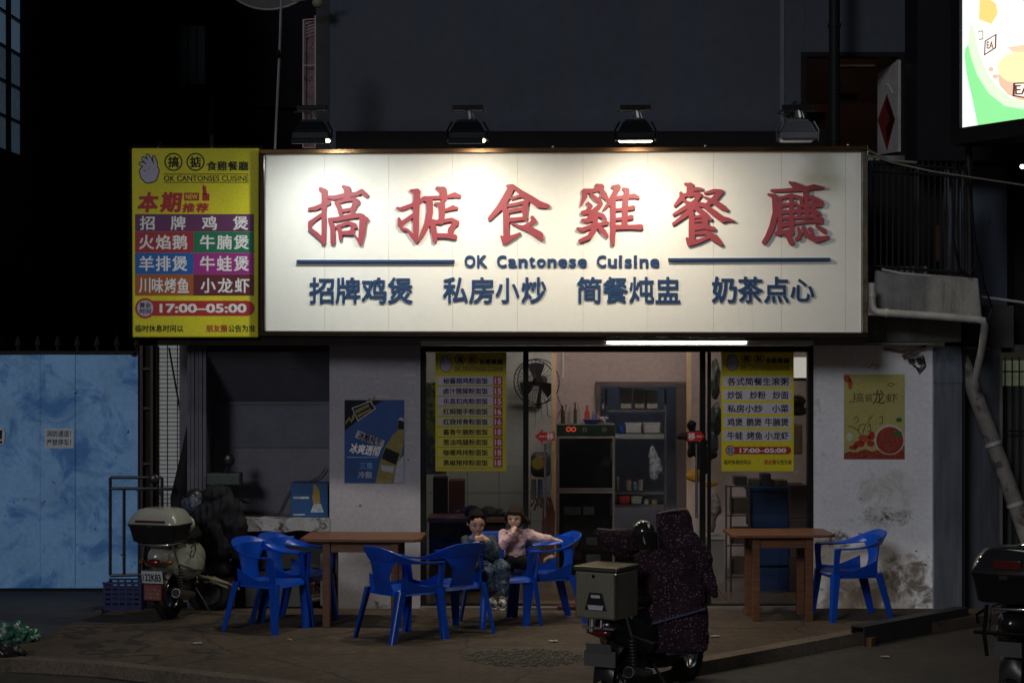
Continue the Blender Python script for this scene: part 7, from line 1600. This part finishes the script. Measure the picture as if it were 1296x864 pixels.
# ---- girl
girl = thing('person', 'small girl in pink top with fringe, one arm stretched over a blue chair back', 'child', P(655, 716, -.85))
hc = P(652, 654.5, -.98)
m = MB(); L, rot = face(m, hc, .084, R(-14), R(6), skin_g, 1)
neck = P(652, 670, -.93); hip = P(652, 709, -.85)
m.limb([neck + Vector((0, .01, -.02)), hc + Vector((0, .02, -.05))], [.032, .034])
shR_ = P(637, 675, -.92); shL_ = P(667, 675, -.92)
elA = P(636, 690, -1.05); wrA = P(649, 674, -1.09)
elB = P(684, 680, -.98); wrB = P(700, 682, -1.0)
m.ell(P(652, 684, -.9), (.088, .066, .10)); m.ell(P(652, 702, -.88), (.085, .072, .07)); m.limb([shR_, elA, wrA], [.034, .028, .020]); m.limb([shL_, elB, wrB], [.034, .028, .020])
kg1 = P(668, 712, -1.02); kg2 = P(640, 713, -1.03); ag1 = P(668, 724, -.90); 
m.limb([hip, kg1, P(674, 716, -.98)], [.055, .042, .028]); m.limb([hip, kg2, P(650, 722, -.95)], [.055, .042, .028])
hand(m, wrA, hc + Vector((.012, -.085, -.055)) - wrA, (0, -1, 0), .78, .9); hand(m, wrB, P(712, 684, -1.0) - wrB, (0, -.2, 1), .95, .35)
part('body', fuse(m, .0052, 3), skin_g, girl, smooth=True)
facebits(L, rot, .084, girl)
hair2 = M('hair_dark_brown', (.026, .016, .010), .7, var=.3, scale=40, bump=.5, bscale=120)
m = MB(); m.ell(L(0, .26, .28), (.075, .084, .078), rot, 18, 12); m.ell(L(0, .42, -.05), (.076, .070, .092), rot, 16, 10)
for k in range(11): m.limb([L(-.66 + .13 * k, -.72 + .25 * abs(k - 5) / 5, .66), L(-.70 + .14 * k, -.84 + .28 * abs(k - 5) / 5, .36 + .03 * (k % 3))], [.012, .006], 6)
for s_ in (-1, 1): m.limb([L(s_ * .86, -.25, .3), L(s_ * .93, -.22, -.15), L(s_ * .88, -.12, -.55)], [.017, .014, .008], 6)
m.limb([L(.55, .55, -.1), L(1.1, .6, -.45), L(1.5, .5, -.75)], [.035, .03, .008], 8)
part('hair', fuse(m, .0055, 1, nz=.003, nsc=45), hair2, girl, smooth=True)
pink = M('pink_top', (.70, .46, .47), .85, var=.14, scale=20, bump=.3, bscale=60, stain=[('n', (.30, .12, .12), 26, .62, .66, None)])
m = MB(); m.ell(P(652, 683, -.9), (.102, .078, .108)); m.ell(P(652, 700, -.88), (.102, .084, .075)); m.limb([shR_, elA, elA.lerp(wrA, .8)], [.045, .040, .031]); m.limb([shL_, elB, elB.lerp(wrB, .75)], [.045, .038, .030])
part('top', fuse(m, .0065, 2, nz=.010, nsc=20), pink, girl, smooth=True)
m = MB(); m.limb([hip, kg1, kg1.lerp(P(674, 716, -.98), .6)], [.072, .055, .04]); m.limb([hip, kg2, kg2.lerp(P(650, 722, -.95), .6)], [.072, .055, .04]); m.ell(hip + Vector((.09, .03, .06)), (.08, .05, .12))
part('trousers', fuse(m, .0075, 2, nz=.006, nsc=20), M('trousers_black', (.012, .012, .013), .8), girl, smooth=True)
for a in (P(672, 717, -1.0), P(691, 709, -.72)):
    m = MB(); m.limb([a, a + Vector((.05, -.02, .03))], [.028, .024]); part('shoe', fuse(m, .006, 1, nz=.006, nsc=30), M('shoe_tan', (.34, .25, .19), .6, var=.4, scale=40), girl, smooth=True)
for o in [o for o in scn.objects if o.name.startswith('tmp')]: bpy.data.objects.remove(o)
# loose hair strands of the girl and a few scraps of litter on the ground
rs = random.Random(5)
gm = MB()
for k in range(70):
    a = R(rs.uniform(-100, 280)); z0 = rs.uniform(.5, 1.0); ra = math.sqrt(max(0, 1.12 - z0 * z0)) * .86
    p0 = L(ra * math.cos(a), .2 + ra * math.sin(a) * .95, z0); dn = rs.uniform(.5, 1.3) if math.sin(a) > -.4 else rs.uniform(.3, .45)
    p1 = L(ra * math.cos(a) * 1.25 + .05, .22 + ra * math.sin(a) * 1.12, z0 - dn * .5); p2 = L(ra * math.cos(a) * 1.28 + rs.uniform(-.1, .15), .22 + ra * math.sin(a) * 1.1, z0 - dn)
    gm.tube([p0, p1, p2], [.0035, .003, .0012], 4)
o = part('loose_strands', gm, hair2, girl); o['kind'] = 'stuff'
for i, (px, py, c_, lab) in enumerate(((700, 812, (.4, .4, .38), 'crumpled white tissue on the forecourt before the girl'), (250, 815, (.3, .28, .25), 'torn pale paper scrap on the forecourt near the cream scooter'), (905, 806, (.35, .34, .3), 'small tissue scrap on the forecourt left of the right table'), (1120, 832, (.3, .3, .28), 'pale paper scrap on the road before the steel gutter beam'))):
    g = Gp(px, py, 0 if py < 830 else -.09); m = MB()
    m.sheet(lambda u, v: g + Vector(((u - .5) * .07, (v - .5) * .05, .012 + .012 * noise.noise(Vector((u * 5, v * 5, i))))), 6, 6, .002)
    o = part('paper_scrap', m, M('scrap_%d' % i, c_, .8), None); tag(o, lab, 'litter')
